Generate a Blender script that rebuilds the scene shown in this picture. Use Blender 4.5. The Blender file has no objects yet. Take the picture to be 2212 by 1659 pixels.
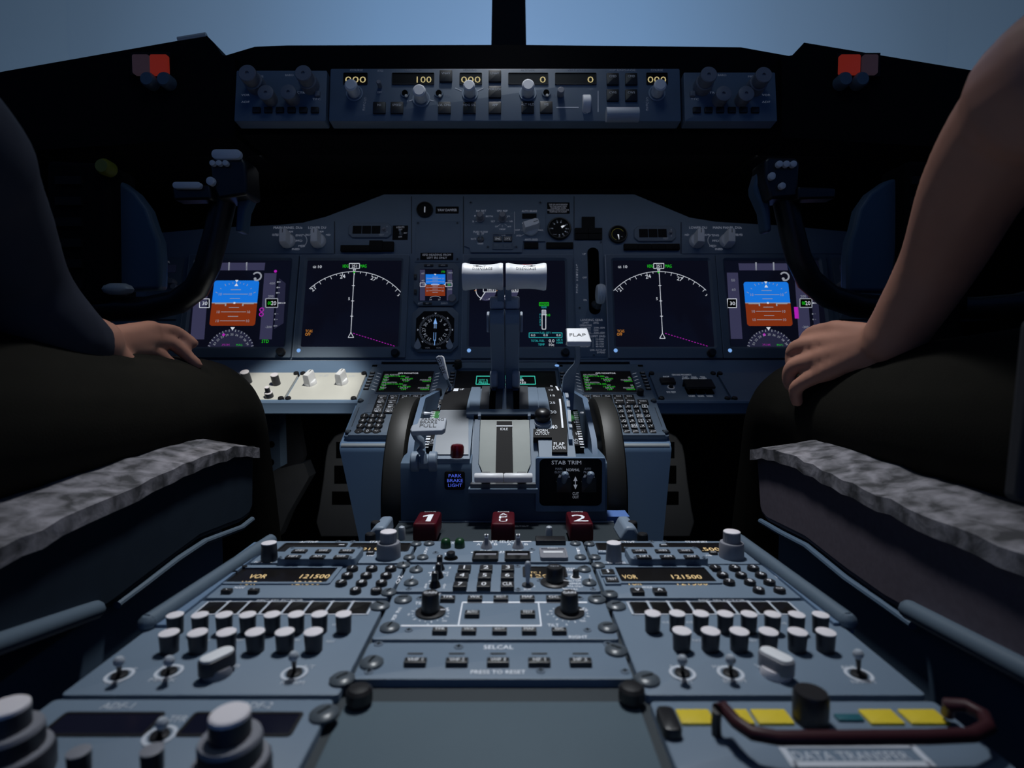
import bpy, math, random
from mathutils import Vector, Matrix
random.seed(7)
SC = bpy.context.scene
COL = SC.collection
D2R = math.pi/180

# ---------------------------------------------------------------- measured view of the cockpit
F, CX, CY = 1200.0, 1106.0, 829.5
PITCH = 3.05*D2R
DECK = 0.45                      # height of the radio pedestal top above the floor
EYE = Vector((0.0095, 0.0, DECK+0.169))
FW = Vector((0, math.cos(PITCH), -math.sin(PITCH)))
UPV = Vector((0, math.sin(PITCH), math.cos(PITCH)))
def ray(px, py):
    return Vector((1,0,0))*((px-CX)/F) + FW + UPV*((CY-py)/F)
def P(px, py, Y):
    """point seen at a pixel of the photograph at forward distance Y"""
    d = ray(px, py)
    return EYE + d*(Y/d.y)

# ---------------------------------------------------------------- materials
def lin(c):
    c /= 255.0
    return c/12.92 if c <= 0.04045 else ((c+0.055)/1.055)**2.4
def rgb(r, g, b): return (lin(r), lin(g), lin(b), 1.0)
MATS = {}
def mat(name, base, rough=0.5, metal=0.0, emis=None, es=1.0, noise=0.0, nscale=40, bump=0.0, bscale=300, spec=0.5, coat=0.0, sheen=0.0):
    m = bpy.data.materials.new(name); m.use_nodes = True
    nt = m.node_tree; b = nt.nodes['Principled BSDF']
    if len(base) == 3: base = (*base, 1)
    b.inputs['Base Color'].default_value = base
    b.inputs['Roughness'].default_value = rough
    b.inputs['Metallic'].default_value = metal
    b.inputs['Specular IOR Level'].default_value = spec
    if coat: b.inputs['Coat Weight'].default_value = coat
    if sheen: b.inputs['Sheen Weight'].default_value = sheen
    if emis:
        b.inputs['Emission Color'].default_value = (*emis[:3], 1)
        b.inputs['Emission Strength'].default_value = es
    if noise or bump:
        tc = nt.nodes.new('ShaderNodeTexCoord')
    if noise:
        n = nt.nodes.new('ShaderNodeTexNoise'); n.inputs['Scale'].default_value = nscale
        n.inputs['Detail'].default_value = 4
        nt.links.new(tc.outputs['Object'], n.inputs['Vector'])
        mx = nt.nodes.new('ShaderNodeMix'); mx.data_type = 'RGBA'
        lo = tuple(c*(1-noise) for c in base[:3])+(1,); hi = tuple(min(1, c*(1+noise)) for c in base[:3])+(1,)
        mx.inputs[6].default_value = lo; mx.inputs[7].default_value = hi
        nt.links.new(n.outputs['Fac'], mx.inputs[0]); nt.links.new(mx.outputs[2], b.inputs['Base Color'])
    if bump:
        n2 = nt.nodes.new('ShaderNodeTexNoise'); n2.inputs['Scale'].default_value = bscale
        nt.links.new(tc.outputs['Object'], n2.inputs['Vector'])
        bp = nt.nodes.new('ShaderNodeBump'); bp.inputs['Strength'].default_value = bump
        bp.inputs['Distance'].default_value = 0.002
        nt.links.new(n2.outputs['Fac'], bp.inputs['Height']); nt.links.new(bp.outputs['Normal'], b.inputs['Normal'])
    MATS[name] = m
    return m
def glow(name, r, g, b, s=1.0):
    c = rgb(r, g, b)
    mat(name, (c[0]*.1, c[1]*.1, c[2]*.1), 0.4, emis=c, es=s, spec=0.2)

PANEL = (0.150, 0.207, 0.280)
mat('panel', PANEL, 0.55, noise=0.06, nscale=30, bump=0.06, bscale=900)
mat('panel_line', (0.02, 0.025, 0.032), 0.6)
mat('bezel', (0.135, 0.180, 0.240), 0.5, noise=0.05)
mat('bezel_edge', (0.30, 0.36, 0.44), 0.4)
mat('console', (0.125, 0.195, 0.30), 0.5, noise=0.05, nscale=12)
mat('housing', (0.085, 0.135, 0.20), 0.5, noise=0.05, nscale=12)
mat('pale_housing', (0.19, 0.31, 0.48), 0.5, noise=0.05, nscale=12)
mat('console_edge_lit', (0.42, 0.46, 0.48), 0.45)
mat('black_plastic', (0.012, 0.012, 0.014), 0.38)
mat('soft_black', (0.006, 0.006, 0.007), 0.9, spec=0.1)
mat('hole', (0.002, 0.002, 0.002), 0.9, spec=0.05)
mat('key', (0.014, 0.014, 0.016), 0.4)
mat('white_plastic', (0.78, 0.79, 0.82), 0.42)
mat('white_cap', (0.80, 0.76, 0.80), 0.5)
mat('knob_grey', (0.23, 0.235, 0.27), 0.45, noise=0.08)
mat('knob_dark', (0.022, 0.024, 0.034), 0.4)
mat('lever', (0.40, 0.44, 0.50), 0.42)
mat('lever_blue', (0.21, 0.27, 0.35), 0.45)
mat('steel', (0.19, 0.205, 0.225), 0.55, metal=0.3, noise=0.2, nscale=14)
mat('dark_strip', (0.022, 0.032, 0.040), 0.5)
mat('steel_dark', (0.10, 0.105, 0.115), 0.4, metal=0.4, noise=0.2, nscale=20)
mat('screw', (0.075, 0.092, 0.11), 0.32)
mat('paint_white', (0.78, 0.80, 0.84), 0.6, emis=(0.70, 0.75, 0.85), es=0.20)  # faint glow added so all white lettering and marks read brighter
mat('paint_grey', (0.46, 0.50, 0.57), 0.6, emis=(0.70, 0.75, 0.85), es=0.05)  # weaker glow added to the grey lettering
mat('paint_black', (0.01, 0.01, 0.012), 0.6)
mat('plate_black', (0.006, 0.006, 0.007), 0.65, spec=0.2)
mat('cream', (0.62, 0.62, 0.58), 0.35, noise=0.04)
mat('red_plastic', (0.075, 0.003, 0.009), 0.4, spec=0.3)
mat('red_lamp', (0.10, 0.004, 0.008), 0.25)
mat('green_cap', (0.006, 0.045, 0.014), 0.35)
mat('plate_green', (0.03, 0.20, 0.04), 0.5)
mat('blue_trim', (0.10, 0.20, 0.50), 0.5)
mat('rail_red', (0.045, 0.012, 0.017), 0.45, spec=0.3)
mat('cover_grey', (0.085, 0.125, 0.155), 0.6, noise=0.06, nscale=30)
mat('tape_yellow', (0.72, 0.55, 0.03), 0.5, noise=0.12, nscale=90)
mat('teal', (0.01, 0.10, 0.13), 0.5)
mat('rubber', (0.012, 0.012, 0.013), 0.35)
mat('wheel', (0.016, 0.016, 0.014), 0.52)
mat('guard_grey', (0.028, 0.028, 0.033), 0.7)
mat('frost', (0.23, 0.26, 0.24), 0.45, noise=0.22, nscale=22)
mat('screen', (0.004, 0.0045, 0.009), 0.12, emis=(0.0026, 0.003, 0.0075), es=1.0, spec=0.3)
mat('screen_dark', (0.008, 0.007, 0.007), 0.3, spec=0.3)
mat('cdu_screen', (0.02, 0.018, 0.017), 0.35, spec=0.3)
mat('skin', (0.52, 0.25, 0.175), 0.5, noise=0.12, nscale=25)
mat('skin_dark', (0.30, 0.12, 0.07), 0.5, noise=0.12, nscale=25)
mat('trousers', (0.014, 0.013, 0.010), 0.85, noise=0.2, spec=0.1, bump=0.1, bscale=500)
mat('shirt', (0.035, 0.040, 0.060), 0.8, noise=0.1, spec=0.15)
mat('shirt_light', (0.30, 0.31, 0.33), 0.8, spec=0.15)
mat('hair', (0.02, 0.014, 0.01), 0.7, bump=0.4, bscale=400)
mat('seat_blue', (0.020, 0.032, 0.050), 0.8, noise=0.15, nscale=60, spec=0.15)
mat('seat_mauve', (0.125, 0.108, 0.135), 0.85, noise=0.2, nscale=220, spec=0.12)
mat('frame_metal', (0.10, 0.14, 0.185), 0.45)
mat('floor_mat', (0.15, 0.16, 0.17), 0.85, noise=0.2)
mat('shell', (0.012, 0.013, 0.016), 0.8, spec=0.2)
mat('pedal', (0.09, 0.095, 0.10), 0.6)
mat('shade_blue', (0.055, 0.105, 0.17), 0.5)
mat('knob_yellow', (0.20, 0.20, 0.02), 0.5)
def sheepskin():
    m = mat('sheepskin', (0.2, 0.2, 0.22), 0.95, spec=0.05)
    nt = m.node_tree; b = nt.nodes['Principled BSDF']
    tc = nt.nodes.new('ShaderNodeTexCoord')
    n = nt.nodes.new('ShaderNodeTexNoise'); n.inputs['Scale'].default_value = 60; n.inputs['Detail'].default_value = 6
    n.inputs['Distortion'].default_value = .3
    r = nt.nodes.new('ShaderNodeValToRGB')
    r.color_ramp.elements[0].position = .38; r.color_ramp.elements[0].color = (0.07, 0.07, 0.075, 1)
    r.color_ramp.elements[1].position = .68; r.color_ramp.elements[1].color = (0.30, 0.29, 0.32, 1)
    nt.links.new(tc.outputs['Object'], n.inputs['Vector']); nt.links.new(n.outputs['Fac'], r.inputs['Fac'])
    nt.links.new(r.outputs['Color'], b.inputs['Base Color'])
    bp = nt.nodes.new('ShaderNodeBump'); bp.inputs['Strength'].default_value = .5; bp.inputs['Distance'].default_value = .003
    nt.links.new(n.outputs['Fac'], bp.inputs['Height']); nt.links.new(bp.outputs['Normal'], b.inputs['Normal'])
sheepskin()
glow('e_white', 205, 210, 220); glow('e_grey', 140, 145, 155); glow('e_dim', 52, 52, 78)
glow('e_dim2', 34, 35, 56)
glow('e_blue', 22, 112, 214); glow('e_brown', 122, 46, 18); glow('e_green', 30, 190, 30)
glow('e_magenta', 170, 30, 170); glow('e_cyan', 40, 160, 165); glow('e_orange', 205, 130, 50)
glow('e_amber', 235, 205, 150); glow('e_mcp', 185, 170, 120); glow('e_cdu', 40, 170, 40)
glow('legend', 98, 103, 116); glow('legend_mcp', 62, 70, 86); glow('e_lamp', 120, 165, 225); glow('e_parkblue', 70, 90, 200); glow('e_red', 92, 24, 18); glow('e_violet', 36, 28, 36)
glow('e_tealb', 60, 190, 170); glow('e_redn', 200, 40, 30); glow('e_gold', 215, 120, 40)

# ---------------------------------------------------------------- text outlines
_txt = {}
PIV = {}
def text_mesh(s, spacing=1.0):
    k = (s, spacing)
    if k in _txt: return _txt[k]
    c = bpy.data.curves.new('t', 'FONT'); c.body = s; c.size = 1.0; c.resolution_u = 2
    c.space_character = spacing
    c.align_x = 'LEFT'
    o = bpy.data.objects.new('t', c); COL.objects.link(o)
    dg = bpy.context.evaluated_depsgraph_get(); dg.update()
    me = o.evaluated_get(dg).to_mesh()
    vs = [(v.co.x, v.co.y) for v in me.vertices]; fs = [tuple(p.vertices) for p in me.polygons]
    o.evaluated_get(dg).to_mesh_clear()
    bpy.data.objects.remove(o); bpy.data.curves.remove(c)
    if vs:
        x0 = min(v[0] for v in vs); x1 = max(v[0] for v in vs); y0 = min(v[1] for v in vs); y1 = max(v[1] for v in vs)
    else: x0 = x1 = y0 = y1 = 0
    _txt[k] = (vs, fs, x0, x1, y0, y1)
    return _txt[k]

# ---------------------------------------------------------------- frames (a flat panel's own axes)
class Frame:
    def __init__(s, origin, u, v):
        s.o = Vector(origin); s.u = Vector(u).normalized(); n = s.u.cross(Vector(v)).normalized()
        s.n = n; s.v = n.cross(s.u).normalized()
    def uv(s, px, py, h=0.0):
        d = ray(px, py); t = (h-(EYE-s.o).dot(s.n))/d.dot(s.n); p = EYE+d*t-s.o
        return p.dot(s.u), p.dot(s.v)
    def pt(s, u, v, h=0.0): return s.o+s.u*u+s.v*v+s.n*h
    def matrix(s, u=0, v=0, h=0):
        p = s.pt(u, v, h)
        return Matrix(((s.u.x, s.v.x, s.n.x, p.x), (s.u.y, s.v.y, s.n.y, p.y), (s.u.z, s.v.z, s.n.z, p.z), (0, 0, 0, 1)))
WORLD = Frame((0,0,0), (1,0,0), (0,1,0))

class Thing:
    """a top-level Empty standing at its thing's base; parts are built in the coordinates of frame fr"""
    def __init__(s, name, label, cat, fr=WORLD, at=(0,0,0), group=None, kind=None):
        s.fr = fr; s.at = Vector(at)
        e = bpy.data.objects.new(name, None); COL.objects.link(e); e.empty_display_size = 0.02
        e.matrix_world = fr.matrix(*at); e['label'] = label; e['category'] = cat
        if group: e['group'] = group
        if kind: e['kind'] = kind
        s.e = e
def tag(o, label, cat, group=None, kind=None):
    o['label'] = label; o['category'] = cat
    if group: o['group'] = group
    if kind: o['kind'] = kind
    return o

def rr(cu, cv, w, d, r=0.0, n=4):
    """rounded rectangle outline, counter-clockwise"""
    r = min(r, w/2-1e-6, d/2-1e-6)
    if r <= 1e-6:
        return [(cu-w/2, cv-d/2), (cu+w/2, cv-d/2), (cu+w/2, cv+d/2), (cu-w/2, cv+d/2)]
    out = []
    for (sx, sy, a0) in ((1,-1,-90), (1,1,0), (-1,1,90), (-1,-1,180)):
        for i in range(n+1):
            a = (a0+90*i/n)*D2R
            out.append((cu+sx*(w/2-r)+r*math.cos(a), cv+sy*(d/2-r)+r*math.sin(a)))
    return out

class MB:
    def __init__(s): s.v = []; s.f = []; s.m = []; s.mats = []; s.xf = Matrix()
    def mi(s, name):
        if name not in s.mats: s.mats.append(name)
        return s.mats.index(name)
    def add(s, vs, fs, m):
        b = len(s.v); x = s.xf
        s.v += [x @ Vector(p) for p in vs]; i = s.mi(m)
        for f in fs: s.f.append(tuple(b+k for k in f)); s.m.append(i)
        return s
    def box(s, a, b, m):
        (x0,y0,z0), (x1,y1,z1) = a, b
        x0, x1 = min(x0,x1), max(x0,x1); y0, y1 = min(y0,y1), max(y0,y1); z0, z1 = min(z0,z1), max(z0,z1)
        return s.add([(x0,y0,z0),(x1,y0,z0),(x1,y1,z0),(x0,y1,z0),(x0,y0,z1),(x1,y0,z1),(x1,y1,z1),(x0,y1,z1)],
              [(0,3,2,1),(4,5,6,7),(0,1,5,4),(1,2,6,5),(2,3,7,6),(3,0,4,7)], m)
    def loops(s, loops, m, cap0=True, cap1=True, mtop=None):
        n = len(loops[0]); vs = [p for l in loops for p in l]; fs = []
        for k in range(len(loops)-1):
            for i in range(n):
                j = (i+1) % n
                fs.append((k*n+i, k*n+j, (k+1)*n+j, (k+1)*n+i))
        if cap0: fs.append(tuple(range(n-1, -1, -1)))
        if cap1 and not mtop: fs.append(tuple((len(loops)-1)*n+i for i in range(n)))
        s.add(vs, fs, m)
        if mtop: s.add(loops[-1], [tuple(range(n))], mtop)
        return s
    def slab(s, cu, cv, w, d, h0, h1, m, r=0.0, ch=0.0, mtop=None, n=4):
        """rounded block with a chamfered top edge"""
        L = [[(x,y,h0) for x,y in rr(cu,cv,w,d,r,n)]]
        if ch > 0:
            L.append([(x,y,h1-ch) for x,y in rr(cu,cv,w,d,r,n)])
            L.append([(x,y,h1-ch*.3) for x,y in rr(cu,cv,w-ch*.6,d-ch*.6,max(r-ch*.3,0 if r<=1e-6 else 1e-4),n)])
            L.append([(x,y,h1) for x,y in rr(cu,cv,w-2*ch,d-2*ch,max(r-ch,0 if r<=1e-6 else 1e-4),n)])
        else: L.append([(x,y,h1) for x,y in rr(cu,cv,w,d,r,n)])
        return s.loops(L, m, mtop=mtop)
    def ring(s, outer, inner, h0, h1, hin, m, ri=0.0, m2=None, bev=0.0):
        """picture-frame block: outer/inner = (cu,cv,w,d); inner wall falls to hin"""
        n = 5
        O = rr(*outer, 0.002, n); I = rr(*inner, max(ri, 1e-5), n); I2 = rr(inner[0], inner[1], inner[2]-2*bev, inner[3]-2*bev, max(ri-bev, 1e-5), n)
        L = [[(x,y,h0) for x,y in O], [(x,y,h1) for x,y in O], [(x,y,h1) for x,y in I]]
        s.loops(L, m, False, False)
        s.loops([[(x,y,h1) for x,y in I], [(x,y,hin) for x,y in I2]], m2 or m, False, False)
        return s
    def prism(s, poly, h0, h1, m, mtop=None):
        a = sum(poly[i][0]*poly[(i+1)%len(poly)][1]-poly[(i+1)%len(poly)][0]*poly[i][1] for i in range(len(poly)))
        if a < 0: poly = poly[::-1]
        return s.loops([[(x,y,h0) for x,y in poly], [(x,y,h1) for x,y in poly]], m, mtop=mtop)
    def lathe(s, cu, cv, prof, m, seg=24, h0=0.0, mtop=None, topn=1, flute=0.0, mats=None):
        """prof: (r,h) from bottom to top; flute = ribbed side; mtop colours the top cap"""
        L = []
        for (r, h) in prof:
            l = []
            for i in range(seg):
                q = r*(1-(flute if i % 2 else 0))
                a = 2*math.pi*i/seg; l.append((cu+q*math.cos(a), cv+q*math.sin(a), h0+h))
            L.append(l)
        return s.loops(L, m, mtop=mtop)
    def disc(s, cu, cv, r, h, m, seg=24, sy=1.0):
        return s.add([(cu+r*math.cos(2*math.pi*i/seg), cv+sy*r*math.sin(2*math.pi*i/seg), h) for i in range(seg)], [tuple(range(seg))], m)
    def rect(s, cu, cv, w, d, h, m): return s.add([(cu-w/2,cv-d/2,h),(cu+w/2,cv-d/2,h),(cu+w/2,cv+d/2,h),(cu-w/2,cv+d/2,h)], [(0,1,2,3)], m)
    def quad(s, pts, h, m): return s.add([(x,y,h) for x,y in pts], [tuple(range(len(pts)))], m)
    def line(s, u0, v0, u1, v1, w, h, m):
        dx, dy = u1-u0, v1-v0; l = math.hypot(dx, dy) or 1e-9; nx, ny = -dy/l*w/2, dx/l*w/2
        return s.add([(u0+nx,v0+ny,h),(u0-nx,v0-ny,h),(u1-nx,v1-ny,h),(u1+nx,v1+ny,h)], [(0,1,2,3)], m)
    def arc(s, cu, cv, r, a0, a1, w, h, m, n=24):
        vs, fs = [], []
        for i in range(n+1):
            a = (a0+(a1-a0)*i/n)*D2R
            vs += [(cu+(r-w/2)*math.cos(a), cv+(r-w/2)*math.sin(a), h), (cu+(r+w/2)*math.cos(a), cv+(r+w/2)*math.sin(a), h)]
        for i in range(n): fs.append((2*i, 2*i+1, 2*i+3, 2*i+2) if a1 > a0 else (2*i, 2*i+2, 2*i+3, 2*i+1))
        return s.add(vs, fs, m)
    def frame(s, u0, v0, u1, v1, w, h, m):
        s.line(u0,v0,u1,v0,w,h,m); s.line(u0,v1,u1,v1,w,h,m); s.line(u0,v0-w/2,u0,v1+w/2,w,h,m); return s.line(u1,v0-w/2,u1,v1+w/2,w,h,m)
    def text(s, t, cu, cv, hgt, h, m, w=None, rot=0.0, sp=1.0, al='C', wmax=None):
        vs, fs, x0, x1, y0, y1 = text_mesh(t, sp)
        if not vs: return s
        if wmax and w is None and (x1-x0)*hgt/.73 > wmax: w = wmax
        k = hgt/0.73
        kx = k if w is None else w/max(x1-x0, 1e-6)
        ref = (x0+x1)/2 if al == 'C' else (x0 if al == 'L' else x1)
        c, sn = math.cos(rot), math.sin(rot); out = []
        for x, y in vs:
            X = (x-ref)*kx; Y = (y-0.365)*k
            out.append((cu+X*c-Y*sn, cv+X*sn+Y*c, h))
        return s.add(out, fs, m)
    def tube(s, pts, rad, m, seg=12, cap=True, flat=None):
        """swept tube through 3D points; rad number or list; flat=(a,b) scales the section's two axes"""
        pts = [Vector(p) for p in pts]; n = len(pts)
        rad = rad if isinstance(rad, (list, tuple)) else [rad]*n
        L = []; prev = None
        for i, p in enumerate(pts):
            t = (pts[min(i+1,n-1)]-pts[max(i-1,0)]).normalized()
            if prev is None:
                a = Vector((0,0,1)) if abs(t.z) < .9 else Vector((1,0,0)); x = t.cross(a).normalized()
            else: x = (prev-t*prev.dot(t)).normalized()
            prev = x; y = t.cross(x); fa, fb = flat or (1, 1)
            L.append([tuple(p+x*(rad[i]*fa*math.cos(2*math.pi*k/seg))+y*(rad[i]*fb*math.sin(2*math.pi*k/seg))) for k in range(seg)])
        return s.loops(L, m, cap, cap)
    def ball(s, c, r, m, seg=12, sq=(1,1,1)):
        L = []
        for i in range(1, seg//2):
            a = math.pi*i/(seg//2)-math.pi/2
            L.append([(c[0]+r*sq[0]*math.cos(a)*math.cos(2*math.pi*k/seg), c[1]+r*sq[1]*math.cos(a)*math.sin(2*math.pi*k/seg), c[2]+r*sq[2]*math.sin(a)) for k in range(seg)])
        return s.loops(L, m)
    def build(s, name, th=None, parent=None, smooth=35, fr=None, at=None, bevel=None):
        """th: Thing whose frame the coordinates are in; parent: object above this one (default: the thing's Empty)"""
        me = bpy.data.meshes.new(name)
        base = Vector(th.at) if th else (Vector(at) if at else Vector((0,0,0)))
        # each part's own origin sits at the centre of its base
        if s.v:
            lo = Vector((min(p.x for p in s.v), min(p.y for p in s.v), min(p.z for p in s.v))); hi = Vector((max(p.x for p in s.v), max(p.y for p in s.v), max(p.z for p in s.v)))
            c = Vector(((lo.x+hi.x)/2, (lo.y+hi.y)/2, lo.z))
        else: c = base.copy()
        me.from_pydata([tuple(p-c) for p in s.v], [], s.f)
        for n in s.mats: me.materials.append(MATS[n])
        me.polygons.foreach_set('material_index', s.m)
        me.update()
        if smooth:
            me.polygons.foreach_set('use_smooth', [True]*len(me.polygons)); me.set_sharp_from_angle(angle=smooth*D2R)
        o = bpy.data.objects.new(name, me); COL.objects.link(o)
        if th is not None:
            par = parent or th.e; o.parent = par
            local = c-(base if par is th.e else PIV[par.name])
            o.matrix_parent_inverse = Matrix(); o.location = local
        else:
            F_ = fr or WORLD
            o.matrix_world = F_.matrix(c.x, c.y, c.z)
        PIV[o.name] = c
        for p_ in getattr(s, 'pend', []): p_.build('small_screw', th)
        if bevel:
            bm = o.modifiers.new('Bevel', 'BEVEL'); bm.width = bevel; bm.segments = 3; bm.limit_method = 'ANGLE'; bm.angle_limit = 40*D2R
        return o

def psize(fr, px, py, wpx, hpx, h=0.0):
    """size on a panel of something wpx by hpx pixels large in the photograph"""
    a = fr.uv(px-wpx/2, py, h); b = fr.uv(px+wpx/2, py, h); c = fr.uv(px, py-hpx/2, h); d = fr.uv(px, py+hpx/2, h)
    return abs(b[0]-a[0]), abs(c[1]-d[1])
def ptext(mb, fr, t, px, py, hpx, m='paint_white', w=None, h=0.0003, rot=0.0, sp=1.0, al='C'):
    u, v = fr.uv(px, py, h); ww, hh = psize(fr, px, py, w or 10, hpx, h)
    mb.text(t, u, v, hh, h, m, ww if w else None, rot, sp, al)
def pline(mb, fr, x0, y0, x1, y1, wpx, m='paint_white', h=0.0003):
    a = fr.uv(x0, y0, h); b = fr.uv(x1, y1, h); ww, hh = psize(fr, (x0+x1)/2, (y0+y1)/2, wpx, wpx, h)
    ang = abs(math.atan2(b[1]-a[1], b[0]-a[0])); k = abs(math.cos(ang))
    mb.line(a[0], a[1], b[0], b[1], hh*k+ww*(1-k), h, m)
def prect(fr, x0, y0, x1, y1, h=0.0):
    """(cu,cv,w,d) on the panel for a box whose centre lines are seen at these pixels"""
    cx, cy = (x0+x1)/2, (y0+y1)/2
    u0 = fr.uv(x0, cy, h)[0]; u1 = fr.uv(x1, cy, h)[0]; v0 = fr.uv(cx, y1, h)[1]; v1 = fr.uv(cx, y0, h)[1]
    return (u0+u1)/2, (v0+v1)/2, abs(u1-u0), abs(v1-v0)
def screw_head(mb, u, v, r, h, m='screw', k=0.0):
    mb.lathe(u, v, [(r,0),(r,.0012),(r*.8,.0022),(r*.45,.0027)], m, 16, h)
    a = random.random()*3
    mb.line(u-r*.5*math.cos(a), v-r*.5*math.sin(a), u+r*.5*math.cos(a), v+r*.5*math.sin(a), r*.16, h+.0029, 'hole')
# ================================================================ RADIO PEDESTAL (aft electronics deck)
PED = Frame((0, 0, DECK), (1,0,0), (0,1,0))
def yv(py, h=0.0): return PED.uv(1090, py, h)[1]
V_FRONT = yv(1168)
UL0, UL1, UC1, UR1 = -0.2165, -0.0755, 0.0745, 0.2170       # column edges
AFT = yv(1659)-0.09

# carcass of the pedestal with its raised side rails
ped = Thing('pedestal_console', 'long blue-grey centre console between the two seats that holds the radio panels', 'console', PED, (0, V_FRONT-.2, -DECK+0.001))
b = MB(); b.slab((UL0+UR1)/2, (AFT+V_FRONT-.001)/2, UR1-UL0, V_FRONT-.001-AFT, -DECK+.001, -.0045, 'console', mtop='dark_strip')
b.build('cabinet', ped)
for sx, (xa, ya, xb, yb) in ((-1, (583,1152,318,1322)), (1, (1600,1152,1832,1318))):
    hb = .010
    a0 = PED.uv(xa, ya, hb); a1 = PED.uv(xb, yb, hb)
    b = MB(); b.tube([(a0[0], a0[1]+.002, hb-.007), (a0[0]*.5+a1[0]*.5, a0[1]*.5+a1[1]*.5, hb-.007), (a1[0], a1[1], hb-.007)], .0055, 'frame_metal', 14)
    b.ball((a1[0], a1[1], hb-.007), .0055, 'frame_metal')
    b.box((a0[0]-sx*.003, a0[1], -.06), (a1[0]+sx*.004, a1[1], hb-.008), 'console')
    b.build('side_rail', ped)

def corner_screws(mb, u0, u1, v0, v1, r=.0052, inset=.0075, only=None):
    for (u, v) in ((u0+inset, v0+inset), (u0+inset, v1-inset), (u1-inset, v0+inset), (u1-inset, v1-inset)):
        screw_head(mb, u, v, r, 0)

def module(name, label, u0, u1, pt, pb, group=None, mt='panel', th=.010, gap=.0012):
    """a radio panel: face plate between photo rows pt (far) and pb (near)"""
    v1, v0 = yv(pt), yv(pb)
    t = Thing(name, label, 'control panel', PED, ((u0+u1)/2, (v0+v1)/2, -th), group)
    b = MB(); b.slab((u0+u1)/2, (v0+v1)/2, (u1-u0)-2*gap, (v1-v0)-gap, -th, 0, mt, .0025, .0009)
    b.build('face_plate', t)
    t.b = (u0+gap, u1-gap, v0, v1); return t
def fasteners(t, spots, r=.0056):
    for (px, py) in spots:
        u, v = PED.uv(px, py); b = MB(); screw_head(b, u, v, r, 0.0); b.build('fastener', t)
def smallscrews(mb, fr, spots, rp=9, h=.0002):
    for (px, py) in spots:
        u, v = fr.uv(px, py, h); w, _ = psize(fr, px, py, rp, rp, h)
        q = MB(); q.lathe(u, v, [(w*.5, 0), (w*.42, .0005)], 'bezel', 12, h-.0001)
        q.line(u-w*.3, v, u+w*.3, v, w*.12, h+.0007, 'hole'); q.line(u, v-w*.3, u, v+w*.3, w*.12, h+.0007, 'hole')
        mb.pend = getattr(mb, 'pend', [])+[q]
def pkey(t, px, py, wpx, hpx, s='', H=.0025, m='key', name='key', lm='paint_white', r=.0008, th=None, fr=None, lw=None, base=0.0):
    """square key whose top face is seen at px,py with size wpx x hpx"""
    fr = fr or t.fr; u, v = fr.uv(px, py, base+H); w, d = psize(fr, px, py, wpx, hpx, base+H)
    b = MB(); b.slab(u, v, w, d, base, base+H, m, min(r, w*.2), min(.0006, H*.3))
    if s: b.text(s, u, v, (th or .5)*d, base+H+.0002, lm, (lw*w) if lw else None, wmax=w*.68)
    return b.build(name, t)
def rkey(t, px, py, wpx, s='', H=.003, m='key', name='key', fr=None, base=0.0, k=.5):
    fr = fr or t.fr; u, v = fr.uv(px, py, base+H); w, _ = psize(fr, px, py, wpx, wpx, base+H); r = w/2
    b = MB(); b.lathe(u, v, [(r,0),(r,H*.7),(r*.9,H),], m, 18, base)
    if s: b.text(s, u, v, r*2*k, base+H+.0002, 'paint_white')
    return b.build(name, t)
def knob_round(t, px, py, H, wpx, body='knob_grey', cap='white_cap', flute=.03, name='knob', fr=None, taper=.93, base=0.0, seg=32):
    """px,py = centre of the top disc in the photo"""
    fr = fr or t.fr; u, v = fr.uv(px, py, base+H); w, _ = psize(fr, px, py, wpx, wpx, base+H); r = w/2
    b = MB(); b.lathe(u, v, [(r/taper,0),(r/taper,H*.12),(r*1.0,H*.94)], body, seg, base, flute=flute)
    b.lathe(u, v, [(r*1.0,H*.94),(r*1.0,H*.985),(r*.9,H)], cap or body, seg, base)
    return b.build(name, t), u, v, r

# ---------------------------------------------------------------- centre column
# cargo fire panel
t = module('cargo_fire_panel', 'cargo fire panel with FWD and AFT arm windows, front of the centre column', UL1, UC1, 1168, 1214)
b = MB()
for s, x in (('FWD', 1050), ('AFT', 1115)): ptext(b, PED, s, x, 1190.5, 5, w=26)
ptext(b, PED, 'ARM', 1083, 1192.5, 5, w=21)
ptext(b, PED, 'DET SELECT', 1085, 1169.8, 5, w=62)
pline(b, PED, 1022, 1169.5, 1045, 1169.5, 1.6); pline(b, PED, 1125, 1169.5, 1148, 1169.5, 1.6)
pline(b, PED, 1017, 1193, 1071, 1193, 1.6); pline(b, PED, 1094, 1193, 1150, 1193, 1.6)
for s, x in (('A', 1034), ('B', 1071), ('A', 1100), ('B', 1137)): ptext(b, PED, s, x, 1175.5, 4.5, w=8)
ptext(b, PED, 'NORM', 1052, 1172.8, 4, w=20); ptext(b, PED, 'NORM', 1118, 1172.8, 4, w=20)
ptext(b, PED, 'EXT', 979, 1172.5, 4.5, w=14); ptext(b, PED, 'TEST', 971, 1196.5, 4.5, w=24)
for i, c in enumerate('CARGO'): ptext(b, PED, c, 922.5-i*1.4, 1184+i*3.4, 3.6, w=6)
for i, c in enumerate('FIRE'): ptext(b, PED, c, 1248+i*1.2, 1185+i*3.9, 3.6, w=6)
smallscrews(b, PED, [(941,1194),(1149,1187)], 15)
b.build('lettering', t)
for x in (963, 993):
    u, v = PED.uv(x, 1182); w, _ = psize(PED, x, 1182, 23, 5)
    b = MB(); b.lathe(u, v, [(w*.5,0),(w*.48,.0035),(w*.42,.0062),(w*.3,.0075),(w*.12,.0080)], 'green_cap', 20); b.build('lamp_cap', t)
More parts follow.
